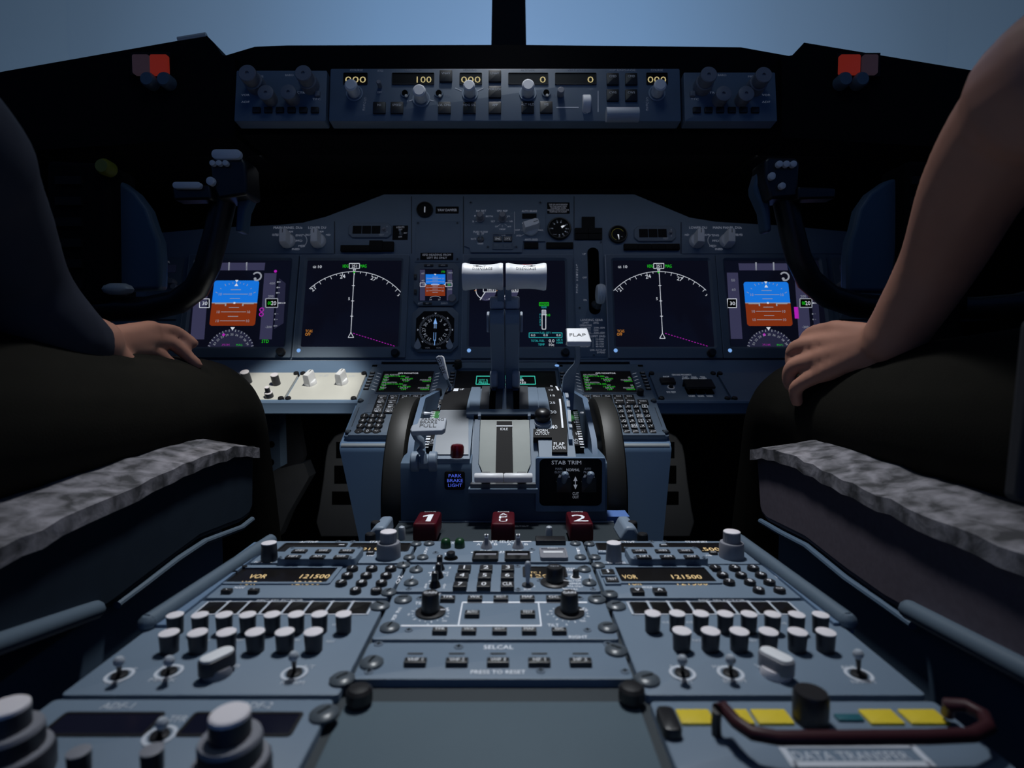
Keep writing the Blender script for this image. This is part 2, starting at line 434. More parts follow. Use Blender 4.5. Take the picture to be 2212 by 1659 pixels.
for x in (1051, 1119):
    u, v = PED.uv(x, 1183)
    b = MB(); b.lathe(u, v, [(.0052,0),(.0048,.0015),(.0026,.0058),(.0017,.0075)], 'knob_grey', 20)
    o = b.build('selector', t)
    b = MB(); b.slab(u, v, .0034, .0045, .0072, .0118, 'knob_grey', .0006, .0006); b.box((u-.0016,v-.0023,.0092),(u+.0016,v+.001,.0119), 'white_plastic')
    b.box((u-.0005,v-.0024,.0104),(u+.0005,v+.0005,.01205), 'hole'); b.build('pointer', t, parent=o)
for x in (1049, 1118):
    cu, cv, w, d = prect(PED, x-28, 1195, x+28, 1213)
    b = MB(); b.ring((cu,cv,w,d), (cu,cv,w*.90,d*.86), 0, .0022, .0004, 'black_plastic')
    o = b.build('window_frame', t)
    b = MB(); b.rect(cu, cv, w*.90, d*.86, .0006, 'screen_dark'); b.rect(cu, cv+d*.27, w*.80, d*.22, .0008, 'knob_grey'); b.build('arm_window', t, parent=o)
cu, cv, w, d = prect(PED, 1166, 1190, 1225, 1212)
b = MB(); b.ring((cu,cv,w,d), (cu,cv,w*.86,d*.82), 0, .0030, .0022, 'knob_grey', .0008); b.rect(cu, cv, w*.86, d*.82, .0022, 'knob_grey'); b.rect(cu, cv+d*.12, w*.72, d*.18, .0024, 'white_plastic')
b.text('DISH', cu, cv+d*.42, d*.13, .0032, 'paint_white', w*.36); b.build('discharge_guard', t)
cu, cv, w, d = prect(PED, 1157, 1168, 1221, 1178)
b = MB(); b.slab(cu, cv, w, d, 0, .0045, 'black_plastic', .0006, .0005); b.build('discharge_lamp', t)
u, v = PED.uv(974, 1206); b = MB(); b.lathe(u, v, [(.0058,0),(.0056,.0008)], 'hole', 20); b.lathe(u, v, [(.0036,0),(.0036,.005),(.003,.0056)], 'black_plastic', 20); b.build('test_button', t)
fasteners(t, [(927,1176),(913,1206),(1243,1176),(1254,1206)], .0049)

# transponder panel
t = module('transponder_panel', 'transponder panel with square black number keys in the centre column', UL1, UC1, 1218, 1278)
for s, x, y in (('1',1003,1226),('2',1050,1226),('3',1097,1226),('4',998,1243),('5',1047,1243),('6',1096,1243),('7',994,1262),('0',1045,1262),('CLR',1096,1262)):
    pkey(t, x, y-1, 28+(y-1226)*.05, 11.5, s, H=.0032, name='number_key', th=.62, r=.0006)
b = MB()
cu, cv, w, d = prect(PED, 1129, 1225.5, 1224, 1247.5)
b.ring((cu,cv,w,d), (cu,cv,w*.93,d*.88), 0, .0008, .0003, 'black_plastic'); b.rect(cu, cv, w*.93, d*.88, .0004, 'screen_dark')
ptext(b, PED, 'ATC 1', 1152, 1236.5, 4, 'e_amber', w=30, h=.0006); ptext(b, PED, '1200', 1173, 1243.8, 6.5, 'e_amber', w=54, h=.0006)
b.build('code_display', t)
b = MB()
for s, x, y, w in (('1',937,1226,2),('2',972,1226,5),('ALT SOURCE',949,1237,40),('1',930,1242,2),('2',966,1242,5),('ATC',936,1254.5,20),('ALT OFF',1242,1254.5,27),('XPNDR',1243,1260.5,25),('TA ONLY',1245,1266.5,29),('TA/RA',1238,1272.5,21),('BLW',1139.5,1272.6,15),('N',1153.5,1266.5,4),('XPNDR',1232,1228.5,22),('FAIL',1232,1231.5,14),('IDENT',1232,1240.5,18)):
    ptext(b, PED, s, x, y, 4, w=w)
for (x0,y0,x1,y1) in ((1213,1256.5,1220,1254.5),(1221,1254.5,1226,1254.5),(1214,1260.5,1230,1260.5),(1222,1264,1228,1266.5),(1228,1266.5,1230,1266.5),(1212,1268,1218,1272),(1218,1272,1227,1272.5),(933,1237,925,1237),(930,1260,926,1261)): pline(b, PED, x0, y0, x1, y1, 1.2)
for i, c in enumerate('STBY'): ptext(b, PED, c, 921-i*.8, 1262+i*2.6, 2.8, w=5)
for i, c in enumerate('AUTO'): ptext(b, PED, c, 961-i*.8, 1262+i*2.6, 2.8, w=5)
for i, c in enumerate('ATC'): ptext(b, PED, c, 891-i*1.4, 1245+i*3.2, 3.2, w=6)
for i, c in enumerate('TCAS'): ptext(b, PED, c, 1274+i*1.0, 1243+i*3.4, 3.2, w=6)
smallscrews(b, PED, [(902,1223.5),(883,1272),(1118,1223.5),(1119,1273),(1166,1254),(1263,1223.5),(1281,1272.5)], 14)
b.build('lettering', t)
for x, y, r in ((950,1230,11),(947.5,1247,11.5),(939.5,1267,13)):
    u, v = PED.uv(x, y); w, _ = psize(PED, x, y, r, r)
    b = MB(); b.lathe(u, v, [(w,0),(w*.9,.0015),(w*.55,.0050),(w*.4,.0060)], 'black_plastic', 20)
    o = b.build('selector', t); b = MB(); b.slab(u, v-.0002, .0042, .0052, .0050, .0110, 'black_plastic', .0008, .0006); b.rect(u, v-.001, .0009, .002, .0112, 'paint_white'); b.build('pointer', t, parent=o)
u, v = PED.uv(1140, 1265); b = MB(); b.lathe(u, v, [(.0045,0),(.0042,.0012),(.003,.0018)], 'steel_dark', 16); o = b.build('toggle_collar', t)
b = MB(); b.tube([(u,v,.001),(u,v,.006),(u,v,.012),(u,v+.0003,.0155),(u,v+.0003,.0178)], [.0012,.0016,.0022,.0024,.0014], 'lever', 14); b.build('toggle', t, parent=o)
u, v = PED.uv(1198, 1259); b = MB(); b.lathe(u, v, [(.0108,0),(.0106,.0010),(.0070,.0022),(.0066,.0024),(.0064,.0110),(.0056,.0122)], 'black_plastic', 36, flute=.02)
b.text('TEST', u, v+.001, .0022, .01235, 'paint_grey', .0068); b.line(u+.0066, v-.001, u+.0104, v-.002, .0008, .0023, 'paint_white'); b.build('mode_knob', t)
u, v = PED.uv(1244, 1248); b = MB(); b.lathe(u, v, [(.0042,0),(.0041,.0006)], 'paint_white', 20); b.lathe(u, v, [(.0033,.0004),(.0030,.0008)], 'hole', 20); b.lathe(u, v, [(.0024,0),(.0024,.0055),(.002,.006)], 'black_plastic', 16); b.build('ident_button', t)
u, v = PED.uv(1242, 1234); b = MB(); b.lathe(u, v, [(.0016,0),(.0013,.001)], 'e_gold', 12); b.build('fault_lamp', t)
fasteners(t, [(899,1233),(888,1261),(1262,1232),(1273,1261)], .0054)

# weather radar panel
t = module('weather_radar_panel', 'weather radar panel with two black GAIN knobs in the centre column', UL1, UC1, 1282, 1382)
for y, xs in ((1290,(967,1026,1082,1139,1196)), (1359,(950,1013,1079,1143,1208))):
    for s, x in zip(('TFR','WX','WX+T','MAP','GC'), xs):
        pkey(t, x, y-1, 32, 8, s, H=.0030, name='mode_key', th=.62, r=.0003)
pkey(t, 1020, 1321.5, 32, 9, 'AUTO', H=.0030, name='mode_key', th=.6, r=.0003); pkey(t, 1140, 1321.5, 32, 9, 'TEST', H=.0030, name='mode_key', th=.6, r=.0003)
for x, xb in ((931,930), (1229,1230)):
    u, v = PED.uv(xb, 1324); w, _ = psize(PED, xb, 1324, 66, 10); R = w/2
    b = MB(); b.lathe(u, v, [(R,0),(R*.98,.0012),(R*.70,.0018),(R*.62,.0020)], 'black_plastic', 36); b.line(u+R*.65, v, u+R*.95, v, .0008, .0023, 'paint_white')
    o = b.build('tilt_ring', t)
    b = MB(); b.lathe(u, v, [(R*.60,.0018),(R*.57,.0125),(R*.52,.0136)], 'black_plastic', 36, flute=.03); b.text('GAIN', u, v, .0036, .0138, 'paint_white', .0082); b.build('gain_knob', t, parent=o)
b = MB()
for c in (930, 1230):
    u, v = PED.uv(c, 1325)
    for k in range(14):
        a = (35-k*19)*D2R; r1 = R*1.12; r2 = R*(1.22 if k % 3 else 1.34)
        b.line(u+r1*math.cos(a), v+r1*math.sin(a), u+r2*math.cos(a), v+r2*math.sin(a), .0006, .0003, 'paint_white')
    for s, dx, dy in (('15',34,-9),('UP',36,-6),('0',-47,2),('5',-6,24),('DN',30,16)): ptext(b, PED, s, c+dx, 1325+dy, 4, w=4.5*len(s))
ptext(b, PED, 'TILT', 909, 1302.5, 6, w=25); ptext(b, PED, 'UPT', 942, 1283.6, 4, w=22); ptext(b, PED, 'TILT', 1195, 1350, 6, w=25); ptext(b, PED, 'RIGHT', 1249, 1375.5, 6.5, w=40)
for i, c in enumerate('WXR RDR'): ptext(b, PED, c, 864-i*2.3, 1314+i*3.9, 4, w=8)
for (x0,y0,x1,y1) in ((999,1301,1268,1301),(999,1301,990,1351),(866,1351.5,1170,1351.5),(1163,1301,1169,1351.5)): pline(b, PED, x0, y0, x1, y1, 2.6)
smallscrews(b, PED, [(908,1292),(883,1361),(1252,1292),(1269,1361)], 19)
b.build('lettering', t)
fasteners(t, [(871,1297),(842,1358),(1289,1297),(1313,1358)], .0062)

# selcal panel
t = module('selcal_panel', 'SELCAL panel with a row of five black keys nearest the viewer in the centre column', UL1, UC1, 1386, 1468)
b = MB()
for s, x in zip(('VHF 1','VHF 2','VHF 3','HF 1','HF 2'), (897,987,1076,1165,1254)):
    pkey(t, x, 1424.5, 48, 11.5, s, H=.0030, name='selcal_key', th=.55, r=.0004)
    pline(b, PED, x-17, 1411.5, x+17, 1411.5, 3.2, 'panel_line')
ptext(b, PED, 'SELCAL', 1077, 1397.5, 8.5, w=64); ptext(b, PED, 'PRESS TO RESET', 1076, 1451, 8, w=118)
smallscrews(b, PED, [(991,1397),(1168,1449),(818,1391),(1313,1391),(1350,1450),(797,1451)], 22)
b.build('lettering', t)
fasteners(t, [(803,1434),(1331,1407)], .0065)

# blank aft cover
v1, v0 = yv(1497), AFT
t = Thing('blank_cover_panel', 'large plain blue-grey cover plate at the aft end of the centre column', 'control panel', PED, (0, (v0+v1)/2, -.01))
b = MB(); b.slab((UL1+UC1)/2, (v0+v1)/2, UC1-UL1-.004, v1-v0, -.012, -.004, 'cover_grey', .003, .001); b.build('face_plate', t)
for (px, py) in ((776,1504),(1364,1500)):
    u, v = PED.uv(px, py); b = MB(); b.lathe(u, v, [(.0065,-.002),(.0065,.003),(.005,.0045),(.002,.005)], 'black_plastic', 18); b.build('cap_screw', t)

# ---------------------------------------------------------------- VHF radios, nav radios, audio panels on both sides
def VHF(side):
    L = side == 'L'
    t = module('vhf_radio_panel', 'VHF radio panel at the front of the %s column with raised six-key pad' % ('left-hand' if L else 'right-hand'), UL0 if L else UC1, UL1 if L else UR1, 1168, 1216 if L else 1218, 'VHF radio panels')
    X = (lambda x: x)
    dx = 0 if L else 0
    b = MB()
    # displays
    for (x0, x1, y0, y1) in (((610,742,1175.5,1190),(758,882,1175.5,1190)) if L else ((1293,1410,1175.5,1192),(1448,1568,1175.5,1192))):
        cu, cv, w, d = prect(PED, x0, y0, x1, y1); b2 = MB()
        b2.ring((cu,cv,w+.003,d+.003), (cu,cv,w,d), 0, .0008, .0002, 'black_plastic'); b2.rect(cu, cv, w, d, .0003, 'screen_dark'); 
        if x0 in (758,): ptext(b2, PED, '121.500', 806, 1186, 6.5, 'e_amber', w=56, h=.0005)
        if x0 == 1448: ptext(b2, PED, '121.500', 1518, 1186, 7, 'e_amber', w=72, h=.0005)
        b2.build('frequency_display', t)
    ptext(b, PED, 'ACTIVE', 667 if L else 1350, 1170.6, 5, w=38 if L else 44); ptext(b, PED, 'STANDBY', 822 if L else 1505, 1170.6, 5, w=48)
    ptext(b, PED, 'HF SENS', 570 if L else 1332, 1217-2 if not L else 1213.5, 4, w=38)
    ptext(b, PED, 'VHF', 800 if L else 1530, 1199.5, 4, w=16)
    smallscrews(b, PED, ([(730,1170),(762,1170)] if L else [(1407,1170),(1436,1170)]), 13)
    b.build('lettering', t)
    # transfer button
    pkey(t, 738 if L else 1434, 1176.5, 17, 5, '', H=.003, m='white_plastic' if False else 'key', name='transfer_key'); 
    u, v = PED.uv(738 if L else 1434, 1176.5, .0032); b = MB(); b.line(u-.0024, v, u+.0024, v, .0011, .0033, 'paint_white'); b.build('transfer_arrow', t)
    # raised pad with six keys (top surface corners measured in the photo)
    H = .0065
    q = [(625,1181),(786,1181),(767,1206.5),(597,1206.5)] if L else [(1345,1181),(1510,1181),(1529,1206.5),(1366,1206.5)]
    pts = [PED.uv(x, y, H) for x, y in q]
    cu = sum(p[0] for p in pts)/4; cv = sum(p[1] for p in pts)/4; w = (pts[1][0]-pts[0][0]+pts[2][0]-pts[3][0])/2; d = (pts[0][1]+pts[1][1]-pts[2][1]-pts[3][1])/2
    b = MB(); b.slab(cu, cv, w, d, 0, H, 'panel', .003, .0010); smallscrews(b, PED, [(632,1183),(776,1183),(757,1204),(606,1204)] if L else [(1352,1183),(1500,1183),(1520,1204),(1372,1204)], 9, h=H+.0002)
    pad = b.build('key_pad', t)
    ks = [('VHF1',647,1189),('VHF2',698,1189),('VHF3',749,1189),('HF1',633,1201.5),('AM',686,1201.5),('OFF',737,1201.5)] if L else [('VHF1',1381,1189),('VHF2',1431,1189),('VHF3',1481,1189),('HF1',1391,1201.5),('AM',1442,1201.5),('OFF',1494,1201.5)]
    for s, x, y in ks:
        u, v = PED.uv(x, y, H+.0015); w2, d2 = psize(PED, x, y, 31, 6, H+.0015)
        b = MB(); b.slab(u, v, w2, d2, H, H+.0015, 'key', .0004, .0003); b.text(s, u, v, d2*.55, H+.0017, 'paint_white', wmax=w2*.6); b.line(u-w2*.35, v+d2*.85, u+w2*.35, v+d2*.85, .0012, H+.0003, 'panel_line'); b.build('radio_key', t, parent=pad)
    # small test key
    pkey(t, 800 if L else 1541, 1192.5, 17, 4, 'TEST', H=.002, name='test_key')
    # big concentric knob
    X = 839 if L else 1581
    H2 = .022; u, v = PED.uv(X, 1147, H2)
    r1, r2 = .0100, .0068
    b = MB(); b.lathe(u, v, [(r1,0),(r1,.0008),(r1*.98,.0112),(r1*.93,.0125),(r2*1.08,.0128)], 'knob_grey', 40, flute=.015); o = b.build('outer_knob', t)
    b = MB(); b.lathe(u, v, [(r2*1.02,.0125),(r2,.0212)], 'knob_grey', 40, flute=.04); b.lathe(u, v, [(r2,.0210),(r2*.97,.0217),(r2*.9,.0220)], 'white_cap', 40); b.build('inner_knob', t, parent=o)
    # sensitivity knob
    knob_round(t, 581 if L else 1326, 1171.5, .0150, 31 if L else 31, 'knob_dark' if L else 'knob_grey', 'white_cap', .03, 'sensitivity_knob', taper=.9)
    fasteners(t, [(899,1177),(884,1206)] if L else [(1273,1177),(1285,1206)], .0049)
    pkey(t, 555 if L else 1302, 1190.5, 22, 5.5, 'PNL', H=.0018, name='panel_key', m='panel')
VHF('L'); VHF('R')

def NAV(side):
    L = side == 'L'
    t = module('navigation_radio_panel', 'navigation radio panel with round number keys in the %s column' % ('left-hand' if L else 'right-hand'), UL0 if L else UC1, UL1 if L else UR1, 1219, 1292, 'navigation radio panels')
    pts = [(518,1232),(727,1232),(707,1263),(486,1263)] if L else [(1330,1231),(1520,1231),(1549,1262),(1341,1262)]
    q = [PED.uv(x, y, -.001) for x, y in pts]; cu = sum(p[0] for p in q)/4; cv = sum(p[1] for p in q)/4
    w = (q[1][0]-q[0][0]+q[2][0]-q[3][0])/2; d = abs(q[0][1]-q[3][1])
    b = MB(); b.ring((cu,cv,w+.007,d+.006), (cu,cv,w,d), 0, .0012, .0002, 'panel', bev=-.0001); b.rect(cu, cv, w, d, .0003, 'screen_dark')
    if L: T = (('VOR',558,1244.5,37),('121500',681,1244.5,62),('VOR',537,1259,36),('121500',664,1259,60))
    else: T = (('VOR',1360,1245.5,31),('121500',1483,1245.5,64),('VOR',1369,1259.5,31),('121500',1494,1259.5,66))
    for s, x, y, ww in T: ptext(b, PED, s, x, y, 8.5, 'e_amber', w=ww, h=.0005)
    b.build('frequency_display', t)
    K = ((1,761,1224.5),(2,803,1224.5),(3,844,1224.5),(4,750,1239.5),(5,791,1239.5),(6,834,1239.5),(7,737,1255.5),(8,781,1255.5),(9,824,1255.5),(0,768,1271.5),('CLR',813,1272)) if L else \
        ((1,1545,1223.5),(2,1587,1223.5),(3,1627,1223.5),(4,1561,1238.5),(5,1601,1238.5),(6,1644,1238.5),(7,1575,1253.5),(8,1620,1253.5),(9,1662,1253.5),(0,1639,1270.5),('CLR',1684,1270.5))
    for s, x, y in K: rkey(t, x, y, 25, str(s), H=.0030, name='number_key', k=.55 if s != 'CLR' else .26)
    b = MB()
    for i, c in enumerate('NAV'):
        ptext(b, PED, c, (865-i*3.4) if L else (1680+i*8), 1246+i*6, 5.5, w=9)
    ptext(b, PED, 'MODE', 517 if L else 1398, 1269 if L else 1268.5, 4.5, w=22)
    if not L: ptext(b, PED, 'STBY', 1316, 1252.5, 5, w=24)
    b.build('lettering', t)
    if L:
        pkey(t, 548, 1272.5, 22, 6, '^', H=.003, name='mode_key'); pkey(t, 490, 1272.5, 22, 6, 'v', H=.003, name='mode_key')
        for x, y in ((528,1222),(506,1234),(480,1247)): rkey(t, x, y, 12, '', H=.002, name='transfer_key')
    else:
        for s, x, y, nm in (('\u2195',1313,1240.5,'transfer_key'),('TEST',1322,1258,'test_key')):
            cu, cv, w, d = prect(PED, x-17, y-6, x+17, y+7.5); b = MB(); b.slab(cu, cv, w, d, 0, .0018, 'panel', .0006, .0004); o = b.build('key_guard', t)
            b = MB(); b.slab(cu, cv, w*.8, d*.72, .0017, .0028, 'key', .0005, .0003)
            if nm == 'test_key': b.text(s, cu, cv, d*.3, .0030, 'paint_white', w*.6)
            else:
                b.line(cu, cv-d*.2, cu, cv+d*.2, .0006, .0030, 'paint_white')
                for sg in (-1, 1): b.quad([(cu-.0012,cv+sg*d*.1),(cu+.0012,cv+sg*d*.1),(cu,cv+sg*d*.27)][::sg], .0030, 'paint_white')
            b.build(nm, t, parent=o)
        for s, x in (('V',1377),('A',1425)):
            u, v = PED.uv(x, 1273.5, .003); w, d = psize(PED, x, 1274, 27, 10, .003)
            b = MB(); b.slab(u, v, w, d, 0, .003, 'key', .0005, .0005); sg = 1 if s == 'A' else -1
            b.line(u-w*.17, v-sg*d*.22, u, v+sg*d*.22, .0007, .0032, 'paint_white'); b.line(u+w*.17, v-sg*d*.22, u, v+sg*d*.22, .0007, .0032, 'paint_white'); b.build('mode_key', t)
    fasteners(t, [(871,1223),(840,1282)] if L else [(1292,1223),(1318,1286)], .0055)
NAV('L'); NAV('R')

def toggle(t, px, py, tx, ty, H=.0125, fr=None, ringm='paint_grey', nm='toggle', r=.0042):
    """px,py = foot of the switch, tx,ty = where its ball tip is seen"""
    fr = fr or t.fr; u, v = fr.uv(px, py); u2, v2 = fr.uv(tx, ty, H)
    b = MB(); b.lathe(u, v, [(r,0),(r*.95,.0008),(r*.6,.0012)], 'black_plastic', 18); b.arc(u, v, r*1.45, 0, 360, r*.42, .0004, ringm, 28); o = b.build('toggle_collar', t)
    b = MB(); b.tube([(u,v,.0008),(u*.5+u2*.5,v*.5+v2*.5,H*.5),(u2,v2,H*.82)], [.0009,.0012,.0016], 'black_plastic', 10); o2 = b.build(nm, t, parent=o)
    b = MB(); b.ball((u2,v2,H*.93), .0026, 'lever', 12, (1,1,1.05)); b.build('toggle_tip', t) if False else None
    b2 = MB(); b2.ball((u2,v2,H*.93), .0027, 'lever', 12); b2.build('toggle_tip', t)

def ACP(side):
    L = side == 'L'
    t = module('audio_control_panel', 'audio panel in the %s column with two rows of white-topped round knobs' % ('left-hand' if L else 'right-hand'), UL0 if L else UC1, UL1 if L else UR1, 1296, 1503, 'audio control panels')
    S = (lambda x: x) if L else (lambda x: 2*1076.5-x)
    H = .0115
    r1 = [(742,1325),(690,1325),(640,1325.5),(588,1326),(535,1326.5),(484,1326.5),(432,1327),(378,1327)]
    r1R = [(1410,1323.5),(1463,1323.5),(1514,1324),(1567,1324.5),(1618,1325),(1669,1325.5),(1721,1326),(1773,1326.5)]
    r2 = [(677,1363),(615,1363),(551,1363.5),(489,1364),(427,1365),(365,1365.5)]
    r2R = [(1473,1361),(1535,1361.5),(1597,1362),(1660,1362.5),(1723,1363),(1784,1363.5)]
    for x, y in (r1 if L else r1R): knob_round(t, x, y, H, 34, 'knob_dark', 'white_cap', 0, 'volume_knob', taper=1.08, seg=28)
    for x, y in (r2 if L else r2R): knob_round(t, x, y, H, 40, 'knob_dark', 'white_cap', 0, 'volume_knob', taper=1.10, seg=28)
    # mic selector windows
    q = [(448,1301),(809,1301),(792,1328),(420,1328)] if L else [(1352,1301),(1705,1301),(1730,1328),(1370,1328)]
    q = [PED.uv(x, y) for x, y in q]; v1_, v0_ = q[0][1], q[3][1]; ua = (q[0][0]+q[3][0])/2; ub = (q[1][0]+q[2][0])/2
    b = MB(); b.frame(ua, v0_, ub, v1_, .0013, .0004, 'paint_grey')
    n = 8 if L else 8; st = (ub-ua)/n
    for i in range(1, n): b.line(ua+i*st, v0_+.001, ua+i*st, v1_-.0005, .0013, .0004, 'paint_grey'); b.disc(ua+i*st, v1_, .0015, .0005, 'paint_grey', 12)
    ptext(b, PED, 'MIC SELECTOR', 605 if L else 1560, 1296.8, 5, 'paint_grey', w=100)
    for (x, y) in ([(726,1349),(694,1349),(640,1382),(714,1385),(445,1383),(518,1382)] if L else [(1438,1344),(1489,1344),(1505,1383),(1625,1383),(1560,1348),(1690,1346)]):
        ptext(b, PED, 'VHF' if y < 1360 else 'NAV', x, y, 6, 'paint_grey', w=18)
    for (s, x, y, w) in ((('R/T',668,1440,24),('NORM',632,1474,50),('BOOM',372,1440,44),('MASK',352,1468,58),('INT',282,1446,26),('ALT',245,1474,30),('B',512,1438,14)) if L else (('R/T',1459,1440,22),('INT',1484,1471,26),('MASK',1556,1440,34),('BOOM',1586,1470,48),('V',1637,1438,14),('ALT',1832,1441,34),('NORM',1864,1472,50))):
        ptext(b, PED, s, x, y, 8, 'paint_grey', w=w)
    b.build('lettering', t)
    for i in range(n):
        b = MB(); b.slab(ua+(i+.5)*st, (v0_+v1_)/2, st-.0026, (v1_-v0_)-.0028, 0, .0012, 'screen_dark', .0004, .0004); b.build('mic_selector_key', t)
    for (x, y, tx, ty) in (((636,1455,634,1414),(365,1452,365,1424),(258,1460,257,1425)) if L else ((1474,1455,1474,1422),(1578,1455,1578,1421),(1855,1458,1854,1410))):
        toggle(t, x, y, tx, ty)
    # filter selector: disc with a tall bar pointer
    u, v = PED.uv(470 if L else 1676, 1457); sg = 1 if L else -1
    w, _ = psize(PED, 470, 1457, 60 if L else 64, 10); R = w/2
    b = MB(); b.lathe(u, v, [(R,0),(R,.0025),(R*.9,.0045)], 'white_cap' if not L else 'knob_grey', 30); o = b.build('filter_selector', t)
    b = MB(); b.xf = Matrix.Translation((u, v, 0)) @ Matrix.Rotation(-sg*32*D2R, 4, 'Z')
    b.slab(0, 0, .0105, .0190, .003, .0105, 'knob_grey' if not L else 'knob_dark', .0050, .0012); b.slab(0, 0, .0088, .0172, .0103, .0115, 'white_plastic', .0042, .0006); b.build('pointer', t, parent=o)
    fasteners(t, [(821,1311),(739,1470)] if L else [(1331,1311),(1398,1470)], .0066)
ACP('L'); ACP('R')

# ADF panel, aft left
t = module('adf_radio_panel', 'ADF radio panel at the aft left corner of the console with two dark windows', UL0, UL1-.001, 1508, 1668)
t2 = t
for (x0, x1) in ((120, 325), (408, 632)):
    pts = [PED.uv(x0+15, 1544), PED.uv(x1+15, 1544), PED.uv(x1-10, 1587), PED.uv(x0-15, 1587)]
    cu = sum(p[0] for p in pts)/4; cv = sum(p[1] for p in pts)/4; w = pts[1][0]-pts[0][0]; d = pts[0][1]-pts[3][1]
    b = MB(); b.ring((cu,cv,w+.003,d+.003), (cu,cv,w,d), 0, .0006, .0002, 'black_plastic'); b.rect(cu, cv, w, d, .0003, 'screen'); b.build('frequency_display', t)
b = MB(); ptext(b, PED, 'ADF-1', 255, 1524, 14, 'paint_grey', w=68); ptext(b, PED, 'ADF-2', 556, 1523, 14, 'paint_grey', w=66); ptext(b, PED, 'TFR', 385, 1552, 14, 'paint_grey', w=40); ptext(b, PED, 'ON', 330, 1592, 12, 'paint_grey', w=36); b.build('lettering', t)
for (X, k) in ((496, 1.0), (14, 1.05)):
    y0 = 1538 if k == 1 else 1522
    Ht = .030; u, v = PED.uv(X, y0, Ht); 
    b = MB(); b.lathe(u, v, [(.0150,0),(.0150,.009),(.0142,.0105)], 'knob_dark', 36, flute=.02); b.lathe(u, v, [(.0142,.0105),(.0136,.0114),(.010,.0116)], 'knob_grey', 36); o = b.build('lower_knob', t)
    b = MB(); b.lathe(u, v, [(.0118,.0114),(.0118,.0185)], 'knob_dark', 36, flute=.02); b.lathe(u, v, [(.0118,.0185),(.0112,.0202),(.008,.0204)], 'knob_grey', 36); b.build('middle_knob', t, parent=o)
    b = MB(); b.lathe(u, v, [(.0078,.0202),(.0076,.0282)], 'knob_dark', 30, flute=.02); b.lathe(u, v, [(.0076,.028),(.0074,.0294),(.0066,.0300)], 'white_cap', 30); b.build('upper_knob', t, parent=o)
for (X, Y, tx, ty) in ((345,1590,350,1560),):
    toggle(t, X, Y, tx, ty, H=.008)
for (X, Y) in ((170,1622),(328,1618)): knob_round(t, X, Y, .010, 46, 'knob_dark', 'knob_grey', 0, 'tone_knob', taper=1.05)
fasteners(t, [(700,1545)], .0068)

# aft right: unlock panel with yellow windows behind a red-brown guard rail
t = module('flight_deck_door_panel', 'aft right console panel with yellow label windows under a dark red guard rail', UC1+.001, UR1, 1512, 1668)
for (x0, x1, m) in ((1466,1538,'tape_yellow'), (1582,1622,'tape_yellow'), (1630,1706,'tape_yellow'), (1806,1862,'teal'), (1868,1940,'tape_yellow'), (1954,2036,'tape_yellow')):
    y0, y1 = (1532,1563) if m != 'teal' else (1542,1556)
    cu, cv, w, d = prect(PED, x0, y0, x1, y1, .001); b = MB(); b.slab(cu, cv, w, d, 0, .0012, m, .0006, .0003); b.build('label_window', t)
hr = .012
pth = [(1547,1585,0),(1547,1560,.006),(1549,1534,hr),(1562,1528,hr),(1590,1560,hr),(1625,1584,hr),(1680,1594,hr),(1800,1594,hr),(2000,1592,hr),(2100,1588,hr),(2135,1570,hr),(2125,1545,hr),(2085,1524,hr),(2050,1522,hr),(2048,1540,.004)]
pp = [(*PED.uv(x, y, h), h) for x, y, h in pth]
b = MB(); b.tube(pp[2:], .0029, 'rail_red', 12); b.build('guard_rail', t)
b = MB(); u, v = PED.uv(1548, 1588); b.tube([(u,v,0),(u,v+.001,.006),(pp[2][0],pp[2][1],hr)], .0022, 'black_plastic', 12); b.build('rail_post', t)
u, v = PED.uv(1752, 1493, .014); b = MB(); b.lathe(u, v, [(.0078,0),(.0078,.0125),(.007,.014)], 'black_plastic', 30, flute=.03); b.build('selector_knob', t)
b = MB(); cu, cv, w, d = prect(PED, 1700, 1612, 1990, 1652); b.frame(cu-w/2, cv-d/2, cu+w/2, cv+d/2, .003, .0004, 'paint_grey'); ptext(b, PED, 'DATA TRANSFER', 1838, 1632, 20, 'paint_grey', w=250); b.build('lettering', t)
cu, cv, w, d = prect(PED, 1425, 1545, 1465, 1600); b = MB(); b.slab(cu, cv, w, d, 0, .005, 'black_plastic', .003, .001); b.build('latch_block', t)
# ================================================================ MAIN INSTRUMENT PANEL (leans 14.8 degrees back)
TILT = 14.8*D2R
MIP = Frame(P(1100, 550, 1.0565), (1,0,0), (0, math.sin(TILT), math.cos(TILT)))
BK = -.006                                        # face of the structural panel behind the instruments
prof = [(150,520),(470,492),(600,486),(655,481),(705,468),(830,420),(1370,420),(1490,470),(1545,479),(1700,488),(2060,522),(2060,777),(150,777)]
t = Thing('main_instrument_panel', 'wide dark blue-grey instrument panel that carries the flight displays under the glareshield', 'instrument panel', MIP, (*MIP.uv(1100,777), -.03))
b = MB(); b.prism([MIP.uv(x, y, BK) for x, y in prof], -.03, BK, 'panel'); 
for x in (889, 1001, 1240):
    pline(b, MIP, x, 424, x, 548, 1.6, 'panel_line', BK+.0004)
pline(b, MIP, 723, 478, 723, 548, 1.6, 'panel_line', BK+.0004); pline(b, MIP, 1471, 480, 1471, 548, 1.6, 'panel_line', BK+.0004)
b.build('panel_plate', t)
b = MB(); q = [MIP.uv(x, y, 0) for x, y in ((150,777),(2060,777))]
b.box((q[0][0], q[0][1]-.004, -.02), (q[1][0], q[0][1]-.0015, .002), 'bezel_edge'); b.build('lower_edge_strip', t)

